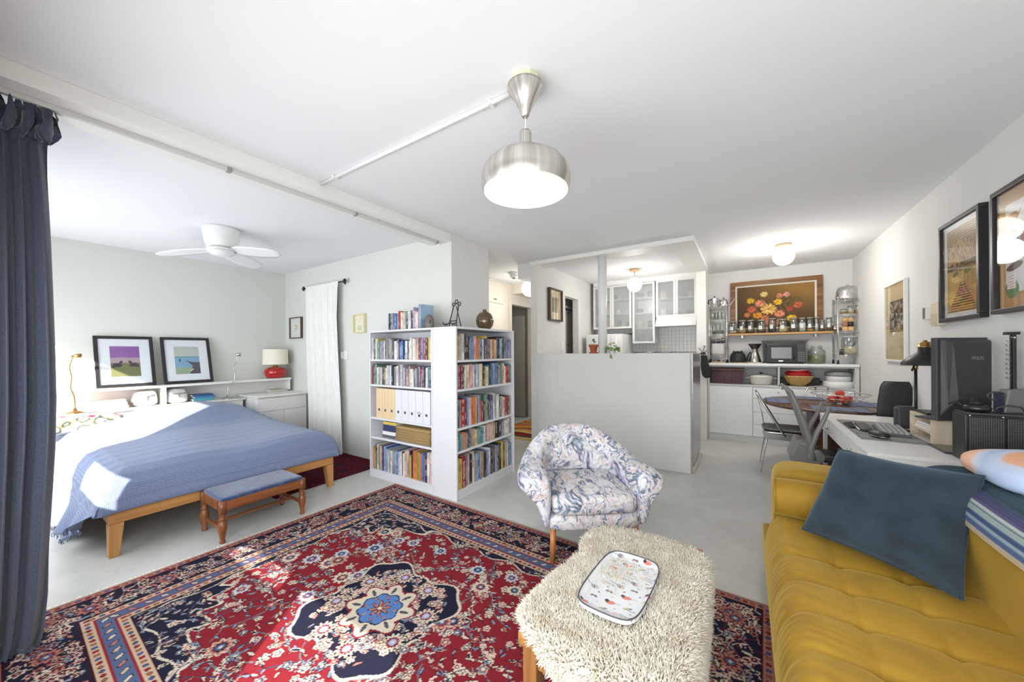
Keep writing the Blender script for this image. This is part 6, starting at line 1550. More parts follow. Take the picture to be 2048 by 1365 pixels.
G().box(-0.2, 0.2, -0.26, 0.26, 0.7005, 0.7218).build('apron', m_dw, dt, bevel=0.004)
G().box(-0.11, 0.2, -0.24, 0.25, 0.0, 0.0295).build('foot', m_dw, dt, bevel=0.006)
def placemat(lb, x, y, rz):
    W, H_ = 0.30, 0.42; c = Canvas(W, H_, 0.006, (112, 122, 150))
    c.fill(((c.x % 0.10) < 0.012) | ((c.y % 0.105) < 0.012), (92, 92, 100)); c.fill(((c.x % 0.10) > 0.05) & ((c.x % 0.10) < 0.054), (146, 152, 176))
    e = np.minimum(np.minimum(c.x, W - c.x), np.minimum(c.y, H_ - c.y)); c.fill(e < 0.008, (84, 78, 84))
    ca, sa = math.cos(rz), math.sin(rz)
    O = (x - W / 2 * ca + H_ / 2 * sa, y - W / 2 * sa - H_ / 2 * ca, 0.7535)
    o = c.flat('placemat', printed('woven_mat', 0.85, 0.2), O, (W * ca, W * sa, 0), (-H_ * sa, H_ * ca, 0), (0, 0, -0.003)); tag(o, lb, 'placemat', 'placemats on the dining table')
placemat('blue checked placemat on the table in front of the chair with fur seat', TCX - 0.33, TCY + 0.02, 0)
placemat('blue checked placemat at the table edge beside the desk', TCX + 0.07, TCY - 0.43, PI / 2)
placemat('blue checked placemat at the table edge beside the counter', TCX + 0.02, TCY + 0.43, PI / 2)
placemat('blue checked placemat at the wall side of the table', TCX + 0.335, TCY + 0.06, 0)
# fruit bowl
fbx, fby = 0.82, 4.95
fb = thing('wire_fruit_bowl', 'wide silver wire fruit bowl on the dining table', 'bowl', (fbx, fby, 0.7545))
G().torus((0, 0, 0.006), 0.06, 0.005, 28, 8).build('foot_ring', m_chrome, fb, True)
for k in range(28):
    a = 2 * PI * k / 28
    G().tube([(r * math.cos(a + tw_), r * math.sin(a + tw_), z) for r, z, tw_ in ((0.06, 0.006, 0), (0.10, 0.016, 0.02), (0.14, 0.045, 0.05), (0.19, 0.078, 0.08), (0.235, 0.105, 0.1))], 0.0022, 5).build('wire', m_chrome, fb, True)
G().torus((0, 0, 0.105), 0.235, 0.004, 48, 8).build('rim', m_chrome, fb, True)
G().torus((0, 0, 0.06), 0.165, 0.0025, 40, 6).build('ring', m_chrome, fb, True)
m_apple, nt, b = newmat('apple_skin'); v = coords(nt); nz = node(nt, 'ShaderNodeTexNoise', i_Scale=14.0); link(nt, v, nz.inputs['Vector'])
link(nt, ramp(nt, nz.outputs[0], [(0.3, rgb(186, 40, 34)), (0.55, rgb(206, 74, 50)), (0.75, rgb(230, 176, 100))]), b.inputs['Base Color']); b.inputs['Roughness'].default_value = 0.3
apples = [(-0.062, -0.02, 0), (0.02, -0.065, 0), (0.065, 0.015, 0), (-0.01, 0.062, 0), (0.0, -0.0, 0.052)]
for k, (ax, ay, az) in enumerate(apples):
    ap = thing('apple', 'red and yellow apple on top of the fruit in the bowl' if k == 4 else 'red and yellow apple in the wire fruit bowl', 'apple', (fbx + ax, fby + ay, 0.7545 + 0.020 + az), 0, 'apples in the wire bowl')
    G().lathe([(0.004, 0.004), (0.02, 0.0), (0.034, 0.016), (0.038, 0.036), (0.034, 0.054), (0.02, 0.065), (0.006, 0.06)], n=18).build('flesh', m_apple, ap, True)
    G().tube([(0, 0, 0.058), (0.002, 0.001, 0.075)], 0.0015, 5).build('stem', m_black, ap, True)
# steel chairs
def cafe_chair(lb, loc, rz, pad):
    t = thing('steel_cafe_chair', lb, 'chair', loc, rz)
    G().pillow((0, 0, 0.432), 0.37, 0.37, 0.03, 0.3, 0.4).build('seat', m_chrome, t, True)
    g = G()
    g.box(-0.172, 0.172, -0.178, -0.172, 0.36, 0.43).box(-0.172, 0.172, 0.172, 0.178, 0.36, 0.43).box(-0.178, -0.172, -0.172, 0.172, 0.36, 0.43).box(0.172, 0.178, -0.172, 0.172, 0.36, 0.43)
    g.build('apron', m_steel, t, bevel=0.002)
    for sx in (-1, 1):
        for sy in (-1, 1):
            rings = []
            for z, o, w in ((0.425, 0.165, 0.055), (0.36, 0.170, 0.045), (0.30, 0.176, 0.030), (0.18, 0.192, 0.024), (0.06, 0.206, 0.019), (0.0, 0.212, 0.017)):
                rings.append([((o + w * 0.18 * math.cos(q)) * sx - sx * w * 0.5 * (1 + math.cos(q)) * 0.9, (o) * sy - sy * w * 0.5 * (1 + math.sin(q)) * 0.9, z) for q in [2 * PI * k / 12 for k in range(12)]])
            G().loft(rings).build('leg', m_chrome, t, True)
    hoop = [(0.01, -0.182, 0.40), (-0.05, -0.182, 0.50), (-0.14, -0.178, 0.66), (-0.205, -0.165, 0.78), (-0.235, -0.13, 0.835), (-0.243, -0.07, 0.853), (-0.245, 0, 0.857), (-0.243, 0.07, 0.853), (-0.235, 0.13, 0.835), (-0.205, 0.165, 0.78), (-0.14, 0.178, 0.66), (-0.05, 0.182, 0.50), (0.01, 0.182, 0.40)]
    G().tube(hoop, 0.0095, 10).build('back_hoop', m_steel, t, True)
    for y_ in (-0.055, 0.055): G().tube([(-0.165, y_ * 0.8, 0.44), (-0.19, y_, 0.62), (-0.243, y_ * 1.1, 0.85)], 0.008, 8, flat=0.5).build('back_splat', m_steel, t, True)
    if pad:
        m_fur = M('silver_fur', rgb(128, 126, 124), 0.9, vary=0.5, scale=60, bmp=0.8, bscale=120)
        G().pillow((0.0, 0, 0.466), 0.38, 0.36, 0.036, 0.3, 0.6).build('seat_pad', m_fur, t, True)
    return t
cafe_chair('steel cafe chair with grey fur seat pad at the open side of the table', (0.345, 4.91, 0), 0, True)
cafe_chair('steel cafe chair with bare hoop back between table and counter', (0.80, 5.62, 0), -PI / 2, False)
# black leather chair by the wall
bc = thing('black_leather_chair', 'black leather dining chair by the wall beside the desk', 'chair', (1.075, 4.415, 0))
m_leather = M('black_leather', rgb(40, 40, 40), 0.38, vary=0.1, scale=30, bmp=0.15, bscale=90)
def cb(a, bb):
    w = interp(bb, [0, 0.7, 0.93, 1.0], [0.105, 0.105, 0.097, 0.075]); sh = 0.02 * bb
    return (sh - w + 2 * w * a, 0.018 - 0.055 * bb + 0.012 * (2 * a - 1) ** 2, 0.50 + 0.54 * bb)
G().surf(cb, 16, 20, (0, 0.028, 0)).build('backrest', m_leather, bc, True, bevel=0.004)
G().pillow((0.0, 0.20, 0.45), 0.23, 0.36, 0.06, 0.25, 0.5).build('seat', m_leather, bc, True)
for x_ in (-0.09, 0.09):
    for y_ in (0.045, 0.36): G().cyl((x_ * 1.05, y_ * 1.02, 0), (x_, y_, 0.43), 0.011, 0.013).build('leg', m_black, bc, True)
for x_ in (-0.06, 0.06): G().box(x_ - 0.012, x_ + 0.012, 0.03, 0.05, 0.42, 0.55).build('back_bracket', m_black, bc, bevel=0.003)

# ---------------------------------------------------------------- dining counter
CF, CZ = 6.13, 1.128
cx0_, cx1_ = -0.472, 1.203
def dep_at(x, y): return float(np.array([x, y, 0]) @ _f)
co = thing('sideboard_counter', 'long white built-in sideboard with open shelf, door and drawers', 'sideboard', (0, CF, 0))
BK = YK - CF - 0.002
G().box(cx0_, cx1_, -0.018, BK, CZ - 0.032, CZ).build('worktop', m_white, co, bevel=0.003)
m_carc = M('carcass_grey', rgb(206, 206, 203), 0.6, vary=0.01)
G().box(cx0_ + 0.002, cx0_ + 0.022, 0.0, BK, 0.0, CZ - 0.0325).build('side_panel', m_carc, co, bevel=0.002)
G().box(cx1_ - 0.045, cx1_ - 0.002, 0.0, BK, 0.0, CZ - 0.0325).build('side_panel', m_carc, co, bevel=0.002)
G().box(cx0_ + 0.0225, cx1_ - 0.0455, 0.0, BK, 0.795, 0.82).build('shelf', m_carc, co, bevel=0.002)
G().box(cx0_ + 0.0225, cx1_ - 0.0455, 0.0, 0.012, CZ - 0.052, CZ - 0.0325).build('front_rail', m_carc, co)
G().box(cx0_ + 0.0225, cx1_ - 0.0455, BK - 0.01, BK, 0.0, CZ - 0.0325).build('back_panel', m_carc, co)
G().box(cx0_ + 0.0225, cx1_ - 0.0455, 0.021, BK - 0.011, 0.0, 0.7945).build('carcass', m_carc, co)
xd = X_at(1557.5, CF); G().box(xd - 0.01, xd + 0.01, 0.0, BK - 0.011, 0.8205, CZ - 0.0525).build('divider', m_carc, co, bevel=0.001)
G().box(cx0_ + 0.01, cx1_ - 0.01, -0.012, 0.0, 0.0, 0.085).build('plinth', m_carc, co, bevel=0.002)
x1d = X_at(1505, CF); x2d = X_at(1610, CF)
G().box(cx0_ + 0.024, x1d - 0.003, -0.001, 0.0205, 0.09, 0.79).build('door', m_white, co, bevel=0.002)
d = None
for xa, xb in ((x1d + 0.003, x2d - 0.003), (x2d + 0.003, cx1_ - 0.05)):
    zz = [0.09, 0.265, 0.44, 0.64, 0.79]
    for za, zb in zip(zz[:-1], zz[1:]):
        d = G().box(xa, xb, -0.001, 0.0205, za + 0.002, zb - 0.002).build('drawer', m_white, co, bevel=0.002)
        G().cyl(((xa + xb) / 2, -0.001, (za + zb) / 2 + 0.02), ((xa + xb) / 2, -0.018, (za + zb) / 2 + 0.02), 0.007, 0.009).build('knob', m_steel, d, True)
ZT = CZ + 0.0004
# painting standing on the wooden shelf
WZ = 1.565
def still_life():
    W, H_ = 0.86, 0.60; c = Canvas(W, H_, 0.004, (92, 68, 40)); rs = np.random.RandomState(41); x, y = c.x / W, c.y / H_
    t = np.clip(0.35 * y + 0.65 * x * y * 1.5, 0, 1)[..., None]
    c.c[:] = np.array([66, 48, 34]) * (1 - t) + np.array([150, 112, 56]) * t + (rs.rand(*x.shape)[..., None] - 0.5) * 14
    for k in range(120):
        c.blob(W * (0.2 + 0.55 * rs.rand()), H_ * (0.1 + 0.6 * rs.rand()), 0.03 + 0.02 * rs.rand(), [(80, 66, 38), (96, 80, 44), (66, 58, 40), (112, 90, 50)][rs.randint(4)], 0.012, rs.rand() * 3, alpha=0.7)
    for a0 in (0.2, 0.5, 0.8): c.line([(W * 0.66, H_ * (0.36 + a0 * 0.1)), (W * 0.76, H_ * (0.62 + a0 * 0.1)), (W * 0.86, H_ * (0.58 + a0 * 0.08))], 0.008, (92, 84, 48))
    c.blob(W * 0.44, H_ * 0.06, 0.10, (150, 104, 78), 0.09); c.blob(W * 0.44, H_ * 0.12, 0.06, (186, 140, 110), 0.03)
    fl = [(0.37, 0.80, 0.045, (214, 190, 120)), (0.19, 0.66, 0.05, (206, 158, 50)), (0.32, 0.58, 0.065, (206, 130, 96)), (0.57, 0.74, 0.04, (196, 124, 88)), (0.66, 0.76, 0.04, (206, 140, 126)), (0.43, 0.44, 0.09, (222, 178, 96)), (0.55, 0.60, 0.05, (216, 166, 46)), (0.20, 0.45, 0.055, (186, 92, 66)), (0.14, 0.32, 0.04, (180, 110, 60)), (0.28, 0.30, 0.055, (214, 140, 40)), (0.57, 0.32, 0.06, (206, 130, 96)), (0.70, 0.42, 0.04, (166, 70, 52)), (0.80, 0.50, 0.05, (190, 100, 62)), (0.72, 0.20, 0.055, (220, 176, 46)), (0.58, 0.13, 0.05, (196, 150, 110)), (0.38, 0.22, 0.05, (196, 120, 80))]
    for fx_, fy_, r, col in fl:
        cx_, cy_ = W * fx_, H_ * fy_
        for ring, kk in ((1.0, 14), (0.7, 11), (0.42, 8)):
            for k in range(kk):
                a = 2 * PI * k / kk + rs.rand() * 0.3; f = 0.75 + 0.4 * rs.rand() + (1 - ring) * 0.15
                c.blob(cx_ + r * ring * 0.7 * math.cos(a), cy_ + r * ring * 0.7 * math.sin(a) * 0.85, r * 0.36, tuple(min(255, q * f) for q in col), r * 0.15, a)
        c.blob(cx_, cy_, r * 0.18, tuple(q * 0.75 for q in col))
    return c
pxa, pxb = X_at(1462, YK - 0.03), X_at(1646, YK - 0.03)
PH = Z_at(559, (pxa + pxb) / 2, YK - 0.03) - WZ
m_gilt = wood('gilt_walnut', rgb(92, 56, 24), rgb(160, 108, 54), 'x', 8, 0.35)
framed('still_life_painting', 'large flower still life painting in a gilt walnut frame over the counter', (pxa, YK - 0.003, WZ + 0.0005), (1, 0, 0), (0, 0, 1), (0, -1, 0), pxb - pxa, PH, 0.062, 0.045, m_gilt, still_life(), 0.0, glazed=False, cat='painting', lip=(0.022, m_cream))
ws0, ws1 = X_at(1456, 6.325), X_at(1676, 6.17) - 0.014
sf = thing('wood_shelf', 'long honey wood wall shelf carrying a row of glass jars', 'shelf', (ws0, 6.325, WZ))
G().box(0, ws1 - ws0, 0, YK - 6.325 - 0.001, -0.028, 0).build('board', wood('honey_shelf', rgb(184, 136, 80), rgb(212, 168, 110), 'x', 8), sf, bevel=0.003)
for q in (0.15, 0.85): G().box((ws1 - ws0) * q - 0.01, (ws1 - ws0) * q + 0.01, 0.04, YK - 6.325 - 0.001, -0.07, -0.0285).build('bracket', m_steel, sf, bevel=0.002)
def jar(lb, x, y, z, r, h, fill=None, frac=0.5, lid=None, neck=0.86, cat='jar', name='glass_jar', group=None, label_paper=True, ball=0.0):
    t = thing(name, lb, cat, (x, y, z + 0.0004), 0, group)
    lh = h * 0.10 if lid is not None else 0.0; bh = h - lh
    G().lathe([(r * 0.9, 0), (r, h * 0.04), (r, bh * 0.78), (r * (neck + 0.03), bh * 0.9), (r * neck, bh), (r * neck - 0.002, bh), (r * neck - 0.001, bh * 0.9), (r - 0.003, bh * 0.77), (r - 0.003, h * 0.05), (0.001, h * 0.04)], n=22, caps=False).build('glass', m_jar, t, True)
    if fill: G().lathe([(0.002, h * 0.045), (r - 0.004, h * 0.05), (r - 0.004, bh * frac * 0.97), (r * 0.5, bh * frac), (0.001, bh * frac * 1.01)], n=22).build('contents', M('fill_%d_%d_%d' % fill, rgb(*fill), 0.9, vary=0.25, scale=90, bmp=0.5, bscale=110), t, True)
    if lid is not None: G().lathe([(r * neck + 0.002, bh + 0.0002), (r * neck + 0.003, h - 0.003), (r * neck - 0.004, h), (0.002, h)], n=22).build('lid', lid, t, True)
    if label_paper and fill: G().surf(lambda a, bb: ((r + 0.0008) * math.cos(-PI / 2 - 0.25 + (a - 0.5) * 0.8), (r + 0.0008) * math.sin(-PI / 2 - 0.25 + (a - 0.5) * 0.8), bh * (0.3 + 0.3 * bb)), 8, 1).build('paper_label', m_paper, t, True)
    return t
m_lid = M('pewter_lid', rgb(176, 170, 160), 0.4, metal=0.7)
jl = [(430, 106, 590, (226, 214, 190), 0.25, 'cream flour'), (540, 92, 575, (206, 168, 116), 0.4, 'tan cereal'), (635, 92, 572, (70, 46, 34), 0.15, 'a little dark coffee'), (755, 138, 570, (72, 50, 38), 0.12, 'dark brown beans'), (880, 92, 552, (52, 58, 86), 0.5, 'navy blue lentils'), (1003, 138, 562, (222, 204, 164), 0.5, 'ivory rice'), (1126, 104, 546, (112, 102, 104), 0.55, 'grey seeds'), (1222, 84, 546, (238, 236, 230), 0.72, 'white sugar'), (1312, 78, 540, (214, 174, 116), 0.22, 'golden grain'), (1386, 48, 536, (206, 216, 220), 0.6, 'pale blue salt'), (1450, 70, 572, (110, 62, 44), 0.25, 'red-brown spice'), (1530, 72, 540, (120, 88, 70), 0.3, 'brown nuts')]
for cx_, wd, top, col, fr_, what in jl:
    u = 1390 + cx_ / 5.69; y = 6.388; x = X_at(u, y); dd = dep_at(x, y)
    r = min(0.056, wd / 5.69 / 2 * dd / F_PX * 0.84); h = Z_at(540 + top / 5.69, x, y) - WZ
    jar('glass jar of %s on the wall shelf' % what, x, y, WZ, r, h, col, fr_, m_lid)
x_ = X_at(1390 + 1600 / 5.69, 6.388); jar('low glass jar of brown spice at the end of the wall shelf', x_, 6.388, WZ, 0.034, 0.085, (150, 104, 66), 0.6, m_lid)
# wire racks
m_wire = M('chrome_wire', rgb(222, 222, 220), 0.18, metal=0.9)
RK = [1.245, 1.56, 1.775, 1.965]
def wire_rack(lb, x0, x1, y0, y1):
    t = thing('wire_rack', lb, 'rack', (x0, y0, ZT))
    w, d_ = x1 - x0, y1 - y0
    for xx in (0, w):
        for yy in (0, d_):
            G().cyl((xx, yy, 0.045), (xx, yy, RK[-1] - ZT + 0.02), 0.0105, n=12).sphere((xx, yy, RK[-1] - ZT + 0.022), 0.012, 10, 6).build('post', m_wire, t, True)
            G().cyl((xx, yy, 0.0), (xx, yy, 0.046), 0.013, 0.0115, n=12).build('foot', m_black, t, True)
    for z in RK:
        zz = z - ZT
        g = G()
        for zz2 in (zz - 0.003, zz - 0.024):
            g.tube([(0.01, 0, zz2), (w - 0.01, 0, zz2)], 0.003, 6).tube([(0.01, d_, zz2), (w - 0.01, d_, zz2)], 0.003, 6).tube([(0, 0.01, zz2), (0, d_ - 0.01, zz2)], 0.003, 6).tube([(w, 0.01, zz2), (w, d_ - 0.01, zz2)], 0.003, 6)
        n = max(5, int(w / 0.026))
        for k in range(1, n): g.tube([(w * k / n, 0, zz - 0.003), (w * k / n, d_, zz - 0.003)], 0.0018, 5)
        for k in range(int(w / 0.02)): g.tube([(w * (k + 0.2) / int(w / 0.02), 0, zz - 0.024), (w * (k + 0.7) / int(w / 0.02), 0, zz - 0.003)], 0.0018, 5)
        g.build('wire_shelf', m_wire, t, True)
    return t
la0, la1 = X_at(1418.5, 6.17), X_at(1453.5, 6.17)
ra0, ra1 = X_at(1676, 6.17), X_at(1726.5, 6.17)
wire_rack('narrow chrome wire rack beside the painting holding a toaster and glasses', la0, la1, 6.17, 6.47)
wire_rack('wide chrome wire rack by the wall holding pepper mills and a rice jar', ra0, ra1, 6.17, 6.47)
lw = (la1 - la0); lc = (la0 + la1) / 2
# left rack contents
tt = thing('toaster', 'white steel toaster on the lowest tier of the narrow rack', 'toaster', (lc, 6.30, RK[0] + 0.0004))
G().pillow((0, 0, 0.088), lw - 0.05, 0.16, 0.176, 0.25, 0.3).build('body', M('toaster_white', rgb(206, 205, 202), 0.35), tt, True)
G().box(-lw * 0.3, lw * 0.3, -0.05, -0.02, 0.1745, 0.178).box(-lw * 0.3, lw * 0.3, 0.02, 0.05, 0.1745, 0.178).build('slot', m_black, tt)
G().box(lw * 0.5 - 0.03, lw * 0.5 - 0.018, -0.01, 0.01, 0.09, 0.11).build('lever', m_black, tt)
for k, dx in enumerate((-0.08, 0.0, 0.075)):
    jar('dark lidded spice tin standing on the toaster', lc + dx * lw / 0.27, 6.30, RK[0] + 0.1785, 0.032, 0.055 + 0.012 * k, (60, 58, 56), 0.7, m_black, name='spice_tin', cat='tin', group='spice tins on the toaster', label_paper=False)
for k in range(3): jar('clear storage canister on the second tier of the narrow rack', la0 + 0.06 + k * (lw - 0.12) / 2, 6.27, RK[1], 0.027, 0.165 - 0.02 * (k == 0), (150, 146, 142) if k else (90, 86, 84), 0.35, m_lid if k == 0 else None, group='canisters on the narrow rack', label_paper=False, neck=0.96)
for k in range(4): jar('clear drinking glass on the third tier of the narrow rack', la0 + 0.045 + k * (lw - 0.09) / 3, 6.25 + 0.05 * (k % 2), RK[2], 0.030, 0.115, None, 0, None, 1.0, 'glass', 'drinking_glass', 'glasses on the narrow rack', False)
mk = thing('moka_pot', 'steel moka coffee pot on top of the narrow rack', 'coffee pot', (lc - 0.045, 6.27, RK[3] + 0.0004))
G().lathe([(0.05, 0), (0.05, 0.02), (0.036, 0.07), (0.045, 0.135), (0.046, 0.14), (0.028, 0.155), (0.006, 0.16)], n=10).build('body', m_chrome, mk); G().sphere((0, 0, 0.168), 0.01).build('knob', m_black, mk, True)
G().tube([(-0.045, 0, 0.125), (-0.08, 0, 0.12), (-0.085, 0, 0.06)], 0.008, 8).build('handle', m_black, mk, True); G().tube([(0.04, 0, 0.10), (0.06, 0, 0.135)], [0.012, 0.004], 8).build('spout', m_chrome, mk, True)
kt = thing('gooseneck_kettle', 'steel gooseneck kettle on top of the narrow rack', 'kettle', (lc + 0.07, 6.33, RK[3] + 0.0004))
G().lathe([(0.055, 0), (0.062, 0.01), (0.05, 0.10), (0.042, 0.12), (0.012, 0.14), (0.01, 0.155)], n=24).build('body', m_chrome, kt, True)
G().tube([(0.055, 0, 0.03), (0.09, 0, 0.03), (0.11, 0, 0.07), (0.14, 0, 0.11), (0.175, 0, 0.118)], [0.012, 0.010, 0.008, 0.006, 0.005], 8).build('spout', m_chrome, kt, True)
G().tube([(-0.045, 0, 0.11), (-0.09, 0, 0.14), (-0.095, 0, 0.05)], 0.007, 8).build('handle', m_black, kt, True)
ut = thing('utensil_tray', 'low wooden tray of utensils under the narrow rack', 'tray', (lc, 6.26, ZT))
G().box(-lw / 2 + 0.025, lw / 2 - 0.025, -0.06, 0.09, 0, 0.018).build('tray_base', m_oak, ut, bevel=0.003); 
for k in range(3): G().tube([(-0.08 + 0.07 * k, -0.04, 0.026), (-0.05 + 0.06 * k, 0.07, 0.03)], [0.007, 0.012], 8).build('utensil', m_dark if k % 2 else m_steel, ut, True)
# right rack contents
rc = (ra0 + ra1) / 2; rw = ra1 - ra0
rj = thing('rice_jar', 'large glass jar of rice with a scoop on the wide rack', 'jar', (rc + 0.03, 6.31, RK[0] + 0.0004))
G().lathe([(0.092, 0), (0.098, 0.01), (0.098, 0.19), (0.085, 0.215), (0.084, 0.225), (0.082, 0.225), (0.083, 0.214), (0.095, 0.188), (0.095, 0.012), (0.001, 0.01)], n=32, caps=False).build('glass', m_jar, rj, True)
G().lathe([(0.001, 0.0105), (0.094, 0.0125), (0.094, 0.10), (0.05, 0.11), (0.001, 0.105)], n=28).build('contents', M('fill_rice', rgb(222, 206, 174), 0.9, vary=0.2, scale=120, bmp=0.5, bscale=160), rj, True)
G().lathe([(0.088, 0.2252), (0.09, 0.245), (0.05, 0.25), (0.001, 0.25)], n=28).build('lid', glass('lid_glass', (0.85, 0.86, 0.86, 1), haze=0.5), rj, True)
G().tube([(0.0, -0.02, 0.10), (0.05, 0.02, 0.17)], 0.004, 6).build('scoop', m_black, rj, True)
for dx in (-0.125, -0.092): jar('small dark jar beside the rice jar on the wide rack', rc + dx * rw / 0.36, 6.26, RK[0], 0.016, 0.075, (40, 38, 38), 0.8, m_black, group='small dark jars on the wide rack', label_paper=False)
for k, (uu, core) in enumerate(((1690.5, (176, 120, 88)), (1702, (46, 46, 50)))):
    x = X_at(uu, 6.24)
    pm = thing('pepper_mill', ['wooden mill with reddish salt on the wide rack', 'wooden mill with black pepper on the wide rack'][k], 'mill', (x, 6.24, RK[1] + 0.0004))
    mw = wood('mill_wood', rgb(206, 160, 106), rgb(226, 188, 138), 'z', 8)
    G().lathe([(0.030, 0), (0.031, 0.01), (0.031, 0.05)], n=20).build('base', mw, pm, True); G().lathe([(0.028, 0.0502), (0.028, 0.112)], n=20).build('window', M('mill_%d' % k, rgb(*core), 0.4, vary=0.3, scale=90), pm, True)
    G().lathe([(0.031, 0.1122), (0.031, 0.155), (0.024, 0.165), (0.006, 0.167), (0.005, 0.175)], n=20).build('head', mw, pm, True)
jar('squat glass jar of brown sauce beside the mills on the wide rack', X_at(1682, 6.34) - 0.0, 6.36, RK[1], 0.03, 0.10, (130, 84, 52), 0.6, m_lid, label_paper=False)
for k, (uu, col, r, h) in enumerate(((1687, (190, 150, 96), 0.038, 0.07), (1702, (222, 186, 150), 0.038, 0.105), (1717, (196, 160, 112), 0.036, 0.115))):
    jar(['shallow glass pot of tea on the third tier of the wide rack', 'glass jar of pink pasta on the third tier of the wide rack', 'glass jar of muesli on the third tier of the wide rack'][k], X_at(uu, 6.27), 6.27, RK[2], r, h, col, 0.55, m_lid, label_paper=False)
fd_ = thing('glass_dome', 'crinkled foil and glass dome on top of the wide rack', 'dome', (rc, 6.32, RK[3] + 0.0004))
m_foil = M('crinkled_foil', rgb(208, 208, 206), 0.2, metal=0.9, vary=0.2, scale=30, bmp=1.0, bscale=38)
G().lathe([(0.115, 0), (0.118, 0.02), (0.114, 0.10), (0.10, 0.15), (0.085, 0.17), (0.002, 0.178)], n=32).build('dome', m_foil, fd_, True)
G().lathe([(0.012, 0.178), (0.02, 0.19), (0.018, 0.2), (0.002, 0.204)], n=14).build('knob', m_jar, fd_, True)
# counter appliances
def at_u(u, y): x = X_at(u, y); return x, dep_at(x, y) / F_PX
x, k_ = at_u(1475.5, 6.3)
bb_ = thing('bread_crock', 'domed black ceramic crock with a round knob on the counter', 'crock', (x, 6.30, ZT))
G().lathe([(0.09, 0.0), (0.092, 0.012)], n=28).build('trivet', m_oak, bb_, True)
G().lathe([(0.098, 0.0125), (0.104, 0.04), (0.098, 0.10), (0.078, 0.145), (0.045, 0.168), (0.002, 0.176)], n=32).build('dome', m_black, bb_, True)
G().torus((0, -0.085, 0.095), 0.026, 0.009, 20, 8, 'y').sphere((0, -0.088, 0.095), 0.018).build('knob', m_dark, bb_, True)
for q in (-0.05, 0.05): G().sphere((q, 0, 0.168), 0.014, 10, 6).build('ear', m_black, bb_, True)
x, k_ = at_u(1509.5, 6.3)
cb_ = thing('coffee_brewer', 'glass and steel pour-over coffee brewer on the counter', 'coffee maker', (x, 6.30, ZT))
G().box(-0.085, 0.085, -0.08, 0.075, 0, 0.012).build('board', m_oak, cb_, bevel=0.003)
G().lathe([(0.078, 0.0125), (0.08, 0.02), (0.05, 0.13), (0.032, 0.17), (0.034, 0.178)], n=28).build('carafe', m_steel, cb_, True)
G().lathe([(0.034, 0.1782), (0.04, 0.19), (0.036, 0.20)], n=24).build('collar', m_chrome, cb_, True)
G().lathe([(0.036, 0.2002), (0.085, 0.275), (0.086, 0.28), (0.082, 0.28), (0.034, 0.205)], n=28, caps=False).build('cone', glass('smoked_glass', (0.45, 0.45, 0.46, 1), gloss=0.3), cb_, True)
G().tube([(-0.05, -0.02, 0.16), (-0.085, -0.03, 0.10), (-0.10, -0.03, 0.02)], 0.012, 8).build('handle', m_black, cb_, True)
x, k_ = at_u(1526.5, 6.36)
pr = thing('paper_roll', 'white paper towel roll standing beside the microwave', 'paper roll', (X_at(1524, 6.44) - 0.02, 6.44, ZT))
G().lathe([(0.04, 0.012), (0.042, 0.02), (0.042, 0.255), (0.039, 0.262), (0.018, 0.262)], n=24).build('roll', m_paper, pr, True); G().lathe([(0.048, 0), (0.048, 0.0115)], n=24).build('base', m_steel, pr, True)
xa, xb = X_at(1532, 6.17), X_at(1611, 6.17); MH = Z_at(688, (xa + xb) / 2, 6.17) - ZT
mw_ = thing('microwave', 'black microwave oven with a window and keypad on the counter', 'microwave', (xa, 6.17, ZT))
MW = xb - xa
G().box(0, MW, 0.012, 0.31, 0.012, MH).build('body', M('microwave_black', rgb(52, 54, 56), 0.35, vary=0.05, scale=20), mw_, bevel=0.008)
dr = G().box(0.006, MW * 0.78, 0.0, 0.0115, 0.018, MH - 0.006).build('door', m_black, mw_, bevel=0.004)
G().box(0.06, MW * 0.66, -0.0012, 0.0002, 0.07, MH - 0.05).build('window', M('microwave_glass', rgb(118, 120, 119), 0.2, metal=0.0), dr, bevel=0.0005)
G().tube([(MW * 0.71, 0.0, 0.05), (MW * 0.71, -0.022, 0.07), (MW * 0.71, -0.022, MH - 0.06), (MW * 0.71, 0.0, MH - 0.04)], 0.008, 8).build('handle', m_black, dr, True)
pn = G().box(MW * 0.79, MW - 0.006, 0.0, 0.0115, 0.018, MH - 0.006).build('control_panel', m_dark, mw_, bevel=0.003)
G().box(MW * 0.81, MW - 0.02, -0.001, 0.0002, MH - 0.055, MH - 0.025).build('display', M('lcd_dark', rgb(40, 52, 50), 0.2), pn)
for r in range(5):
    for c_ in range(3): G().box(MW * 0.815 + c_ * 0.026, MW * 0.815 + c_ * 0.026 + 0.019, -0.0015, 0.0002, 0.035 + r * 0.027, 0.052 + r * 0.027).build('key', M('key_grey', rgb(110, 110, 112), 0.5), pn)
G().box(MW * 0.33, MW * 0.44, -0.0012, 0.0002, 0.032, 0.042).build('badge', m_chrome, dr)
for q in (0.03, MW - 0.03): G().cyl((q, 0.05, 0), (q, 0.05, 0.0125), 0.012).cyl((q, 0.27, 0), (q, 0.27, 0.0125), 0.012).build('foot', m_black, mw_)
xa2, xb2 = X_at(1524, 6.19), X_at(1618, 6.19)
tp = thing('serving_tray', 'grey metal tray with cut handles lying across the microwave', 'tray', ((xa2 + xb2) / 2, 6.32, ZT + MH + 0.0004))
TWd = xb2 - xa2
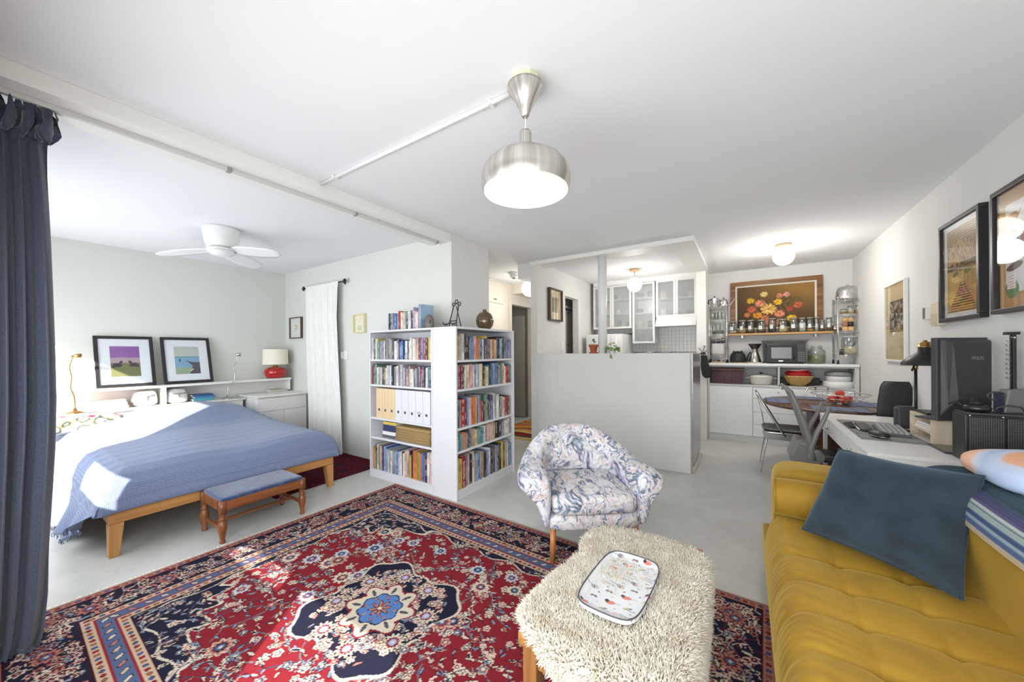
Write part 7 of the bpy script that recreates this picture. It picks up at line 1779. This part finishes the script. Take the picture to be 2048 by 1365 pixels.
G().hexa([(-TWd / 2 + 0.03, -0.11, 0), (TWd / 2 - 0.03, -0.11, 0), (TWd / 2 - 0.03, 0.13, 0), (-TWd / 2 + 0.03, 0.13, 0)], [(-TWd / 2, -0.13, 0.05), (TWd / 2, -0.13, 0.05), (TWd / 2, 0.15, 0.05), (-TWd / 2, 0.15, 0.05)]).build('tray_body', M('tray_grey', rgb(112, 112, 112), 0.4, metal=0.3), tp, bevel=0.004)
for s in (-1, 1): G().box(s * TWd * 0.33 - 0.04, s * TWd * 0.33 + 0.04, -0.1255, -0.1205, 0.025, 0.034).build('handle_slot', m_black, tp)
x, k_ = at_u(1633, 6.30)
jar('tall glass jar half full of green pumpkin seeds on the counter', x, 6.30, ZT, 0.096, 0.245, (132, 132, 84), 0.52, m_jar, 0.62, label_paper=False)
# open shelf below
SZ = 0.8204; SYF = 6.20
xa, xb = X_at(1424, SYF), X_at(1487, SYF)
wb = thing('woven_basket', 'plum-coloured woven basket with a wooden rim in the open shelf', 'basket', ((xa + xb) / 2, 6.31, SZ))
ww = xb - xa; m_plum = wicker('plum_wicker', rgb(96, 66, 78), rgb(172, 132, 138), 36)
G().hexa([(-ww / 2 + 0.015, -0.10, 0), (ww / 2 - 0.015, -0.10, 0), (ww / 2 - 0.015, 0.12, 0), (-ww / 2 + 0.015, 0.12, 0)], [(-ww / 2, -0.11, 0.205), (ww / 2, -0.11, 0.205), (ww / 2, 0.13, 0.205), (-ww / 2, 0.13, 0.205)]).build('body', m_plum, wb, bevel=0.008)
G().box(-ww / 2 - 0.012, ww / 2 + 0.012, -0.118, 0.138, 0.2052, 0.222).build('rim', wood('dark_rim', rgb(84, 56, 38), rgb(140, 100, 70), 'x', 8), wb, bevel=0.003)
for k in range(11): G().tube([(-ww / 2 + 0.012 - 0.001 * k, -0.1025 - 0.0008 * k, 0.012 + k * 0.018), (ww / 2 - 0.012 + 0.001 * k, -0.1025 - 0.0008 * k, 0.012 + k * 0.018)], 0.006, 6).build('weave_band', m_plum, wb, True)
x, k_ = at_u(1521.5, 6.29)
do = thing('dutch_oven', 'off-white enamel casserole with lid and side handles', 'casserole', (x, 6.29, SZ))
m_en = M('ivory_enamel', rgb(222, 220, 210), 0.18)
G().lathe([(0.10, 0), (0.125, 0.012), (0.148, 0.10), (0.15, 0.105)], n=36, sy=0.75).build('pot', m_en, do, True); G().lathe([(0.153, 0.1055), (0.152, 0.113), (0.12, 0.134), (0.05, 0.148), (0.002, 0.15)], n=36, sy=0.75).build('lid', m_en, do, True)
G().lathe([(0.010, 0.15), (0.010, 0.16), (0.024, 0.168), (0.022, 0.176), (0.002, 0.178)], n=16).build('knob', m_dark, do, True)
for s in (-1, 1): G().tube([(s * 0.145, -0.035, 0.095), (s * 0.175, -0.03, 0.098), (s * 0.175, 0.03, 0.098), (s * 0.145, 0.035, 0.095)], 0.008, 8).build('handle', m_en, do, True)
x, k_ = at_u(1596, 6.29)
wbw = thing('wooden_bowl', 'round bamboo bowl holding red bowls in the open shelf', 'bowl', (x, 6.285, SZ))
m_bam = wood('bamboo', rgb(188, 142, 82), rgb(214, 176, 116), 'z', 14)
G().lathe([(0.06, 0), (0.075, 0.006), (0.13, 0.06), (0.168, 0.13), (0.172, 0.145), (0.164, 0.145), (0.158, 0.13), (0.12, 0.065), (0.06, 0.018), (0.001, 0.016)], n=40, caps=False).build('shell', m_bam, wbw, True)
for k, (dz, r, lb, mt_) in enumerate(((0.108, 0.150, 'large red plastic bowl nested in the bamboo bowl', M('red_plastic', rgb(204, 38, 34), 0.3)), (0.150, 0.132, 'red bowl with a white rim nested at the top of the bamboo bowl', M('red_plastic2', rgb(190, 30, 34), 0.3)))):
    rb = thing('red_bowl', lb, 'bowl', (x, 6.285, SZ + dz))
    g = G().lathe([(r * 0.62, 0), (r * 0.8, 0.03), (r, 0.072), (r * 0.97, 0.072), (r * 0.77, 0.033), (r * 0.6, 0.004), (0.001, 0.003)], n=36, caps=False); g.v = [(a, b_, c_ + 0.06 * a * k) for a, b_, c_ in g.v]; g.build('shell', mt_, rb, True)
    g = G().torus((0, 0, 0.072), r * 0.985, 0.005, 36, 6); g.v = [(a, b_, c_ + 0.06 * a * k) for a, b_, c_ in g.v]; g.build('rim', m_white if k else mt_, rb, True)
x0_, x1_ = X_at(1560, 6.44), X_at(1640, 6.44)
bt = thing('griddle_pan', 'flat black griddle pan standing behind the bamboo bowl', 'pan', ((x0_ + x1_) / 2, 6.452, SZ))
G().box(-(x1_ - x0_) / 2, (x1_ - x0_) / 2, -0.008, 0.022, 0, 0.105).build('plate', m_dark, bt, bevel=0.006); G().box((x1_ - x0_) / 2 + 0.0002, (x1_ - x0_) / 2 + 0.02, -0.004, 0.018, 0.03, 0.07).build('handle', m_dark, bt, bevel=0.004)
x, k_ = at_u(1676, 6.29)
ss = thing('salad_spinner', 'white salad spinner with a smoky lid in the open shelf', 'spinner', (x, 6.29, SZ))
G().lathe([(0.15, 0), (0.155, 0.01), (0.153, 0.075), (0.13, 0.082)], n=36).build('base', m_white, ss, True); G().lathe([(0.13, 0.0822), (0.132, 0.145), (0.13, 0.15)], n=36).build('bowl', m_white, ss, True)
G().lathe([(0.136, 0.1502), (0.14, 0.175), (0.13, 0.20), (0.08, 0.212), (0.002, 0.214)], n=36).build('lid', M('smoky_lid', rgb(150, 150, 150), 0.25, vary=0.15, scale=30), ss, True)
# oven mitts on the pier
mx0, mx1 = X_at(1401, 5.92), X_at(1420, 5.92); mzt, mzb = Z_at(711, -0.5, 5.92), Z_at(756, -0.5, 5.92)
om = thing('oven_mitt', 'black padded oven mitt hanging from a flower-shaped hook on the pier', 'oven mitt', ((mx0 + mx1) / 2, 5.946, mzb))
hm = mzt - mzb; wm = mx1 - mx0
def mit(a, bb):
    w = interp(bb, [0, 0.1, 0.3, 0.5, 0.8, 1.0], [0.25, 0.46, 0.52, 0.47, 0.36, 0.34]) * wm
    c0 = interp(bb, [0, 0.3, 0.6, 1.0], [0.02, 0.01, -0.01, -0.02])
    return (c0 + (2 * a - 1) * w, -0.022 - 0.03 * math.cos((2 * a - 1) * PI / 2), bb * hm)
G().surf(mit, 14, 18, (0, 0.022, 0)).build('mitt', M('black_quilt', rgb(44, 44, 46), 0.9, vary=0.1, scale=40, bmp=0.4, bscale=60), om, True)
G().tube([(-0.02, -0.03, hm), (-0.02, -0.02, hm + 0.03), (-0.02, -0.008, hm + 0.035)], 0.004, 6).build('loop', m_black, om, True)
hk = thing('flower_hook', 'black iron wall hook shaped like flowers above the oven mitt', 'hook', (-0.515, 5.946, mzt + 0.02))
G().box(-0.035, 0.035, -0.008, 0, -0.01, 0.02).build('plate', m_black, hk, bevel=0.002)
for dx, dz_, tp_ in ((-0.05, 0.075, 0.012), (0.02, 0.11, 0.024), (0.045, 0.05, 0.008)):
    G().tube([(0, -0.006, 0.01), (dx * 0.4, -0.012, dz_ * 0.5), (dx, -0.014, dz_)], 0.004, 6).build('stalk', m_black, hk, True)
    G().lathe([(tp_, 0), (tp_ * 0.7, 0.006), (0.001, 0.008)], n=12).rot(0).build('flower', m_dark, hk, True, loc=(dx, -0.016, dz_))

# ---------------------------------------------------------------- kitchen
KF = 6.17
struct('trim_6', G().box(X_at(1266, YK), -0.60, YK - 0.008, YK - 0.0005, 0.92, 1.87), M('tile_grout', rgb(170, 168, 162), 0.8))
# tiles, one mesh each
tl_me = G().box(0, 0.0545, -0.004, 0, 0, 0.0545).mesh('tile'); tl_me.materials.append(M('white_tile', rgb(226, 225, 220), 0.2, vary=0.03, scale=40))
par = [o for o in COL.objects if o.name == 'trim_6'][0]
tx_ = X_at(1266, YK) + 0.003; ntile = 0
yy0 = 1.30
while tx_ < -0.66:
    for r in range(10):
        o = bpy.data.objects.new('tile', tl_me); COL.objects.link(o); o.parent = par; o.location = (tx_, YK - 0.0082, yy0 + r * 0.058); ntile += 1
    tx_ += 0.058
def cabinet(lb, u0, u1, z0_, z1_, doors):
    xa, xb = X_at(u0, KF), X_at(u1, KF)
    t = thing('wall_cabinet', lb, 'cabinet', (xa, KF, z0_)); W = xb - xa; H_ = z1_ - z0_; D = YK - KF - 0.002
    G().box(0, 0.016, 0.022, D, 0, H_).box(W - 0.016, W, 0.022, D, 0, H_).box(0.016, W - 0.016, 0.022, D, 0, 0.016).box(0.016, W - 0.016, 0.022, D, H_ - 0.016, H_).box(0.016, W - 0.016, D - 0.01, D, 0.016, H_ - 0.016).build('carcass', m_lam, t)
    ns_ = 2 if H_ > 0.7 else 1
    if H_ > 0.9: ns_ = 3
    for k in range(ns_): zz = H_ * (k + 1) / (ns_ + 1); G().box(0.0165, W - 0.0165, 0.03, D - 0.011, zz - 0.008, zz + 0.008).build('shelf', m_lam, t)
    dw = W / doors
    for k in range(doors):
        a, b_ = k * dw + 0.002, (k + 1) * dw - 0.002; fwid = 0.032
        dd_ = G().box(a, b_, 0, 0.02, 0.001, fwid).box(a, b_, 0, 0.02, H_ - fwid, H_ - 0.001).box(a, a + fwid, 0, 0.02, fwid, H_ - fwid).box(b_ - fwid, b_, 0, 0.02, fwid, H_ - fwid).build('door', M('aluminium_white', rgb(226, 226, 222), 0.35, metal=0.2), t, bevel=0.001)
        G().box(a + fwid, b_ - fwid, 0.008, 0.012, fwid, H_ - fwid).build('pane', m_frost, dd_)
        hx_ = (b_ - fwid / 2) if (k % 2 == 0 and doors > 1) else (a + fwid / 2)
        G().sphere((hx_, -0.008, 0.05), 0.009, 10, 6).build('knob', m_steel, dd_, True)
    return xa, xb, z0_, H_, ns_
CA = cabinet('frosted glass kitchen cabinet with two doors above the refrigerator', 1187, 1263, 1.70, 2.45, 2)
CB = cabinet('tall narrow frosted glass kitchen cabinet between two wider ones', 1265, 1310, 1.44, 2.45, 1)
CC = cabinet('frosted glass kitchen cabinet with two doors above the range hood', 1312, 1394, 1.855, 2.455, 2)
struct('trim_7', G().box(CA[0], CC[1], KF + 0.01, YK - 0.001, 2.456, ZC - 0.0005), m_trim)
def dish(lb, x, y, z, r, h, col, grp):
    o = G().lathe([(r * 0.6, 0), (r * 0.9, h * 0.2), (r, h * 0.7), (r * 0.9, h), (r * 0.8, h), (r * 0.85, h * 0.7), (r * 0.5, h * 0.1), (0.001, h * 0.08)], n=16, caps=False).build('crockery', M('dish_%d' % sum(col), rgb(*col), 0.3), None, True, loc=(x, y, z + 0.0005)); tag(o, lb, 'dish', grp)
for (xa, xb, zb, H_, ns_), what in ((CA, 'above the refrigerator'), (CB, 'in the tall narrow kitchen cabinet'), (CC, 'above the range hood')):
    levels = [zb + 0.016] + [zb + H_ * (k + 1) / (ns_ + 1) + 0.008 for k in range(ns_)]
    for li, z in enumerate(levels):
        n = max(2, int((xb - xa) / 0.15)) if li < 2 or what.startswith('in') else 1
        for k in range(n):
            col = RNG.choice([(232, 230, 226), (90, 90, 92), (206, 196, 180), (236, 236, 236), (120, 116, 110)])
            dish('%s dish behind frosted glass %s' % ({232: 'white', 90: 'dark', 206: 'beige', 236: 'pale', 120: 'grey'}[col[0]], what), xa + (k + 0.5) * (xb - xa) / n, 6.30 + 0.03 * RNG.random(), z, min(0.055, (xb - xa) / n * 0.4), RNG.uniform(0.07, 0.14), col, 'dishes behind frosted glass ' + what)
xa, xb = X_at(1312, 6.10), X_at(1393, 6.10)
ho = thing('range_hood', 'white slim range hood with a sloping front under the cabinets', 'hood', (xa, 6.05, 1.70))
G().prism([(0.12, 0.155), (YK - 6.05 - 0.01, 0.155), (YK - 6.05 - 0.01, 0.0), (0.0, 0.0), (0.0, 0.045)], 0, xb - xa, 'x').build('body', m_white, ho, bevel=0.003)
G().box(0.03, xb - xa - 0.05, -0.004, 0.0, 0.004, 0.04).build('front_strip', M('hood_strip', rgb(246, 246, 244), 0.3), ho)
for k in range(4): G().box((xb - xa) * (0.36 + 0.12 * k), (xb - xa) * (0.45 + 0.12 * k), 0.055, 0.06, 0.09, 0.105).build('vent', m_carc, ho)
fx0, fx1 = X_at(1172, 5.78), X_at(1243, 5.78); FZ = Z_at(669, -2.0, 5.78)
fx0 = max(fx0, KX + 0.006)
fr_o = thing('refrigerator', 'white refrigerator with magnets behind the half wall', 'refrigerator', (fx0, 5.78, 0))
FWd = fx1 - fx0
G().box(0, FWd, 0.04, 0.70, 0.02, FZ).build('body', m_white, fr_o, bevel=0.008)
G().box(0.002, FWd - 0.002, 0.0, 0.0395, 0.03, 1.10).build('door', m_white, fr_o, bevel=0.008)
dd_ = G().box(0.002, FWd - 0.002, 0.0, 0.0395, 1.105, FZ - 0.003).build('freezer_door', m_white, fr_o, bevel=0.008)
G().tube([(FWd - 0.08, 0, 1.14), (FWd - 0.08, -0.03, 1.17), (FWd - 0.08, -0.03, FZ - 0.1), (FWd - 0.08, 0, FZ - 0.07)], 0.01, 8).build('handle', m_white, dd_, True)
for k in range(5): G().box(FWd * 0.52 + 0.035 * (k % 2), FWd * 0.52 + 0.035 * (k % 2) + 0.022, -0.004, 0.0, FZ - 0.09 - 0.03 * (k // 2) - 0.018, FZ - 0.09 - 0.03 * (k // 2)).build('magnet', m_dark, dd_)
for q in (0.05, FWd - 0.05): G().cyl((q, 0.2, 0), (q, 0.2, 0.0205), 0.02).build('foot', m_black, fr_o)
struct('trim_8', G().box(fx1 + 0.01, X_at(1266, YK) - 0.004, YK - 0.012, YK - 0.0005, 0.9, 1.64), m_carc)
kx = X_at(1255, 6.48) + 0.06
sc2 = thing('kitchen_scissors', 'kitchen scissors hanging on the wall beside the refrigerator', 'scissors', (kx, YK - 0.016, 1.42))
G().tube([(-0.015, 0, 0.16), (-0.005, -0.003, 0.09), (0.01, -0.004, -0.02)], [0.008, 0.009, 0.003], 8, flat=0.4).tube([(0.02, 0, 0.16), (0.01, -0.003, 0.09), (-0.004, -0.004, -0.02)], [0.008, 0.009, 0.003], 8, flat=0.4).build('blades', m_steel, sc2, True)
G().torus((-0.02, 0, 0.185), 0.02, 0.006, 16, 6, 'y').torus((0.024, 0, 0.185), 0.02, 0.006, 16, 6, 'y').build('grips', m_dark, sc2, True)
struct('wall_kitchen_base', G().box(fx1 + 0.02, -0.61, 5.88, YK - 0.02, 0, 0.90), m_lam, label='white kitchen base units')
for (u0, u1), lb in (((1290, 1312), 'wide dark stock pot on the stove'), ((1318, 1343), 'dark saucepan on the stove beside the pier')):
    x = X_at((u0 + u1) / 2, 6.05); r = (u1 - u0) / 2 * dep_at(x, 6.05) / F_PX; h = Z_at(703.5, x, 6.05) - 0.9
    t = thing('stock_pot', lb, 'pot', (x, 6.05, 0.9004)); G().lathe([(r * 0.95, 0), (r, 0.01), (r, h - 0.02)], n=28).build('body', m_dark, t, True); G().lathe([(r * 1.02, h - 0.0198), (r, h - 0.008), (0.02, h - 0.002)], n=28).build('lid', m_steel, t, True); G().box(r, r + 0.03, -0.01, 0.01, h - 0.05, h - 0.03).build('handle', m_black, t)
# print on the kitchen wall
ya, za = on_x(1095, 641, KX); yb_, zb_ = on_x(1120, 583, KX)
c = Canvas(0.26, 0.44, 0.004, (214, 190, 150)); rs = np.random.RandomState(50); c.rect(0.06, 0.20, 0.11, 0.33, (112, 84, 52))
for k in range(160): c.blob(0.065 + 0.13 * rs.rand(), 0.115 + 0.21 * rs.rand(), 0.006, [(140, 108, 66), (92, 70, 44), (160, 130, 84), (104, 98, 60)][rs.randint(4)], 0.02, 0.2 * rs.randn())
framed('framed_print', 'small brown landscape print in a dark box frame on the kitchen wall', (KX, ya, za), (0, 1, 0), (0, 0, 1), (1, 0, 0), yb_ - ya, zb_ - za, 0.022, 0.05, M('bronze_frame', rgb(74, 58, 44), 0.45), c, 0.0)
# plants on the half wall
HW = 1.2884; y = 4.29
x = X_at(1187, y)
tp_ = thing('potted_succulent', 'small succulent in a terracotta pot with saucer on the half wall', 'potted plant', (x, y, HW))
m_terra = M('terracotta', rgb(176, 96, 64), 0.85, vary=0.12, scale=30)
G().lathe([(0.052, 0), (0.056, 0.008), (0.056, 0.014), (0.04, 0.015)], n=24).build('saucer', m_terra, tp_, True)
G().lathe([(0.036, 0.0152), (0.05, 0.082), (0.058, 0.084), (0.062, 0.108), (0.056, 0.108), (0.052, 0.095), (0.001, 0.093)], n=28, caps=False).build('pot', m_terra, tp_, True)
m_leaf = M('ivy_leaf', rgb(116, 150, 70), 0.5, vary=0.35, scale=22); m_leafd = M('succulent_leaf', rgb(76, 104, 86), 0.5, vary=0.2, scale=22)
G().tube([(0, 0, 0.092), (0.006, 0, 0.13), (0.002, 0.002, 0.165)], 0.003, 6).build('stem', m_leafd, tp_, True)
for k in range(5):
    a = k * 1.3; G().sphere((0.004 + 0.012 * math.cos(a), 0.012 * math.sin(a), 0.142 + k * 0.008), 0.008, 10, 6, 1.5, 0.7, 1.2).build('leaf', m_leafd, tp_, True)
for k in range(6): G().tube([(0.02 * math.cos(k), 0.02 * math.sin(k), 0.092), (0.04 * math.cos(k + 0.4), 0.04 * math.sin(k + 0.4), 0.118)], 0.0015, 5).build('dry_stalk', M('straw', rgb(196, 160, 120), 0.9), tp_, True)
x = X_at(1224, y)
iv = thing('trailing_ivy', 'variegated green ivy trailing over the half wall beside the column', 'potted plant', (x, y + 0.005, HW))
G().lathe([(0.034, 0), (0.042, 0.045), (0.039, 0.045), (0.03, 0.04), (0.001, 0.038)], n=20, caps=False).build('pot', m_white, iv, True)
lf_me = G().add([(0, 0, 0), (0.012, 0.010, 0.003), (0.026, 0.013, 0.002), (0.030, 0.004, 0.0), (0.042, 0, -0.004), (0.030, -0.004, 0.0), (0.026, -0.013, 0.002), (0.012, -0.010, 0.003), (0.02, 0, -0.003)], [(0, 1, 8), (1, 2, 8), (2, 3, 8), (3, 4, 8), (4, 5, 8), (5, 6, 8), (6, 7, 8), (7, 0, 8)]).mesh('leaf'); lf_me.materials.append(m_leaf)
m_leafy = M('ivy_leaf_pale', rgb(176, 190, 120), 0.5, vary=0.3, scale=22); lf2 = lf_me.copy(); lf2.materials.clear(); lf2.materials.append(m_leafy)
def put_leaf(px_, py_, pz2, rx, ry, rz, s, me_=None):
    o = bpy.data.objects.new('leaf', me_ or (lf_me if RNG.random() < 0.65 else lf2)); COL.objects.link(o); o.parent = iv; o.location = (px_, py_, pz2); o.rotation_euler = (rx, ry, rz); o.scale = (s, s, s)
for k in range(64):
    a = RNG.random() * 2 * PI; r = 0.07 * math.sqrt(RNG.random()); put_leaf(r * math.cos(a), r * math.sin(a), 0.03 + 0.12 * RNG.random() * (1 - r / 0.09), RNG.uniform(-0.5, 0.5), RNG.uniform(-0.6, 0.7), a, RNG.uniform(0.9, 1.4))
for k in range(5): put_leaf(-0.01 + RNG.uniform(-0.01, 0.01), -0.02, 0.10 + 0.02 * k, RNG.uniform(-1, 1), RNG.uniform(-1, 0), RNG.random() * 6, 0.5)
for k in range(4): put_leaf(0.012 * (k % 2), -0.074, -0.006 - 0.012 * k, 0.3, 1.2, -PI / 2 + 0.3 * k, 0.7)
G().tube([(0, 0, 0.04), (-0.005, -0.04, 0.05), (0.0, -0.075, 0.02), (0.003, -0.075, -0.04)], 0.0015, 5).tube([(0, 0, 0.04), (-0.01, -0.015, 0.10), (-0.008, -0.02, 0.19)], 0.0014, 5).build('vine', M('vine_stem', rgb(110, 110, 80), 0.8), iv, True)
G().tube([(-0.035, -0.02, 0.012), (-0.06, -0.03, 0.03), (-0.075, -0.03, 0.004), (-0.11, -0.03, 0.003)], 0.0022, 6).build('cord', m_dark, iv, True)
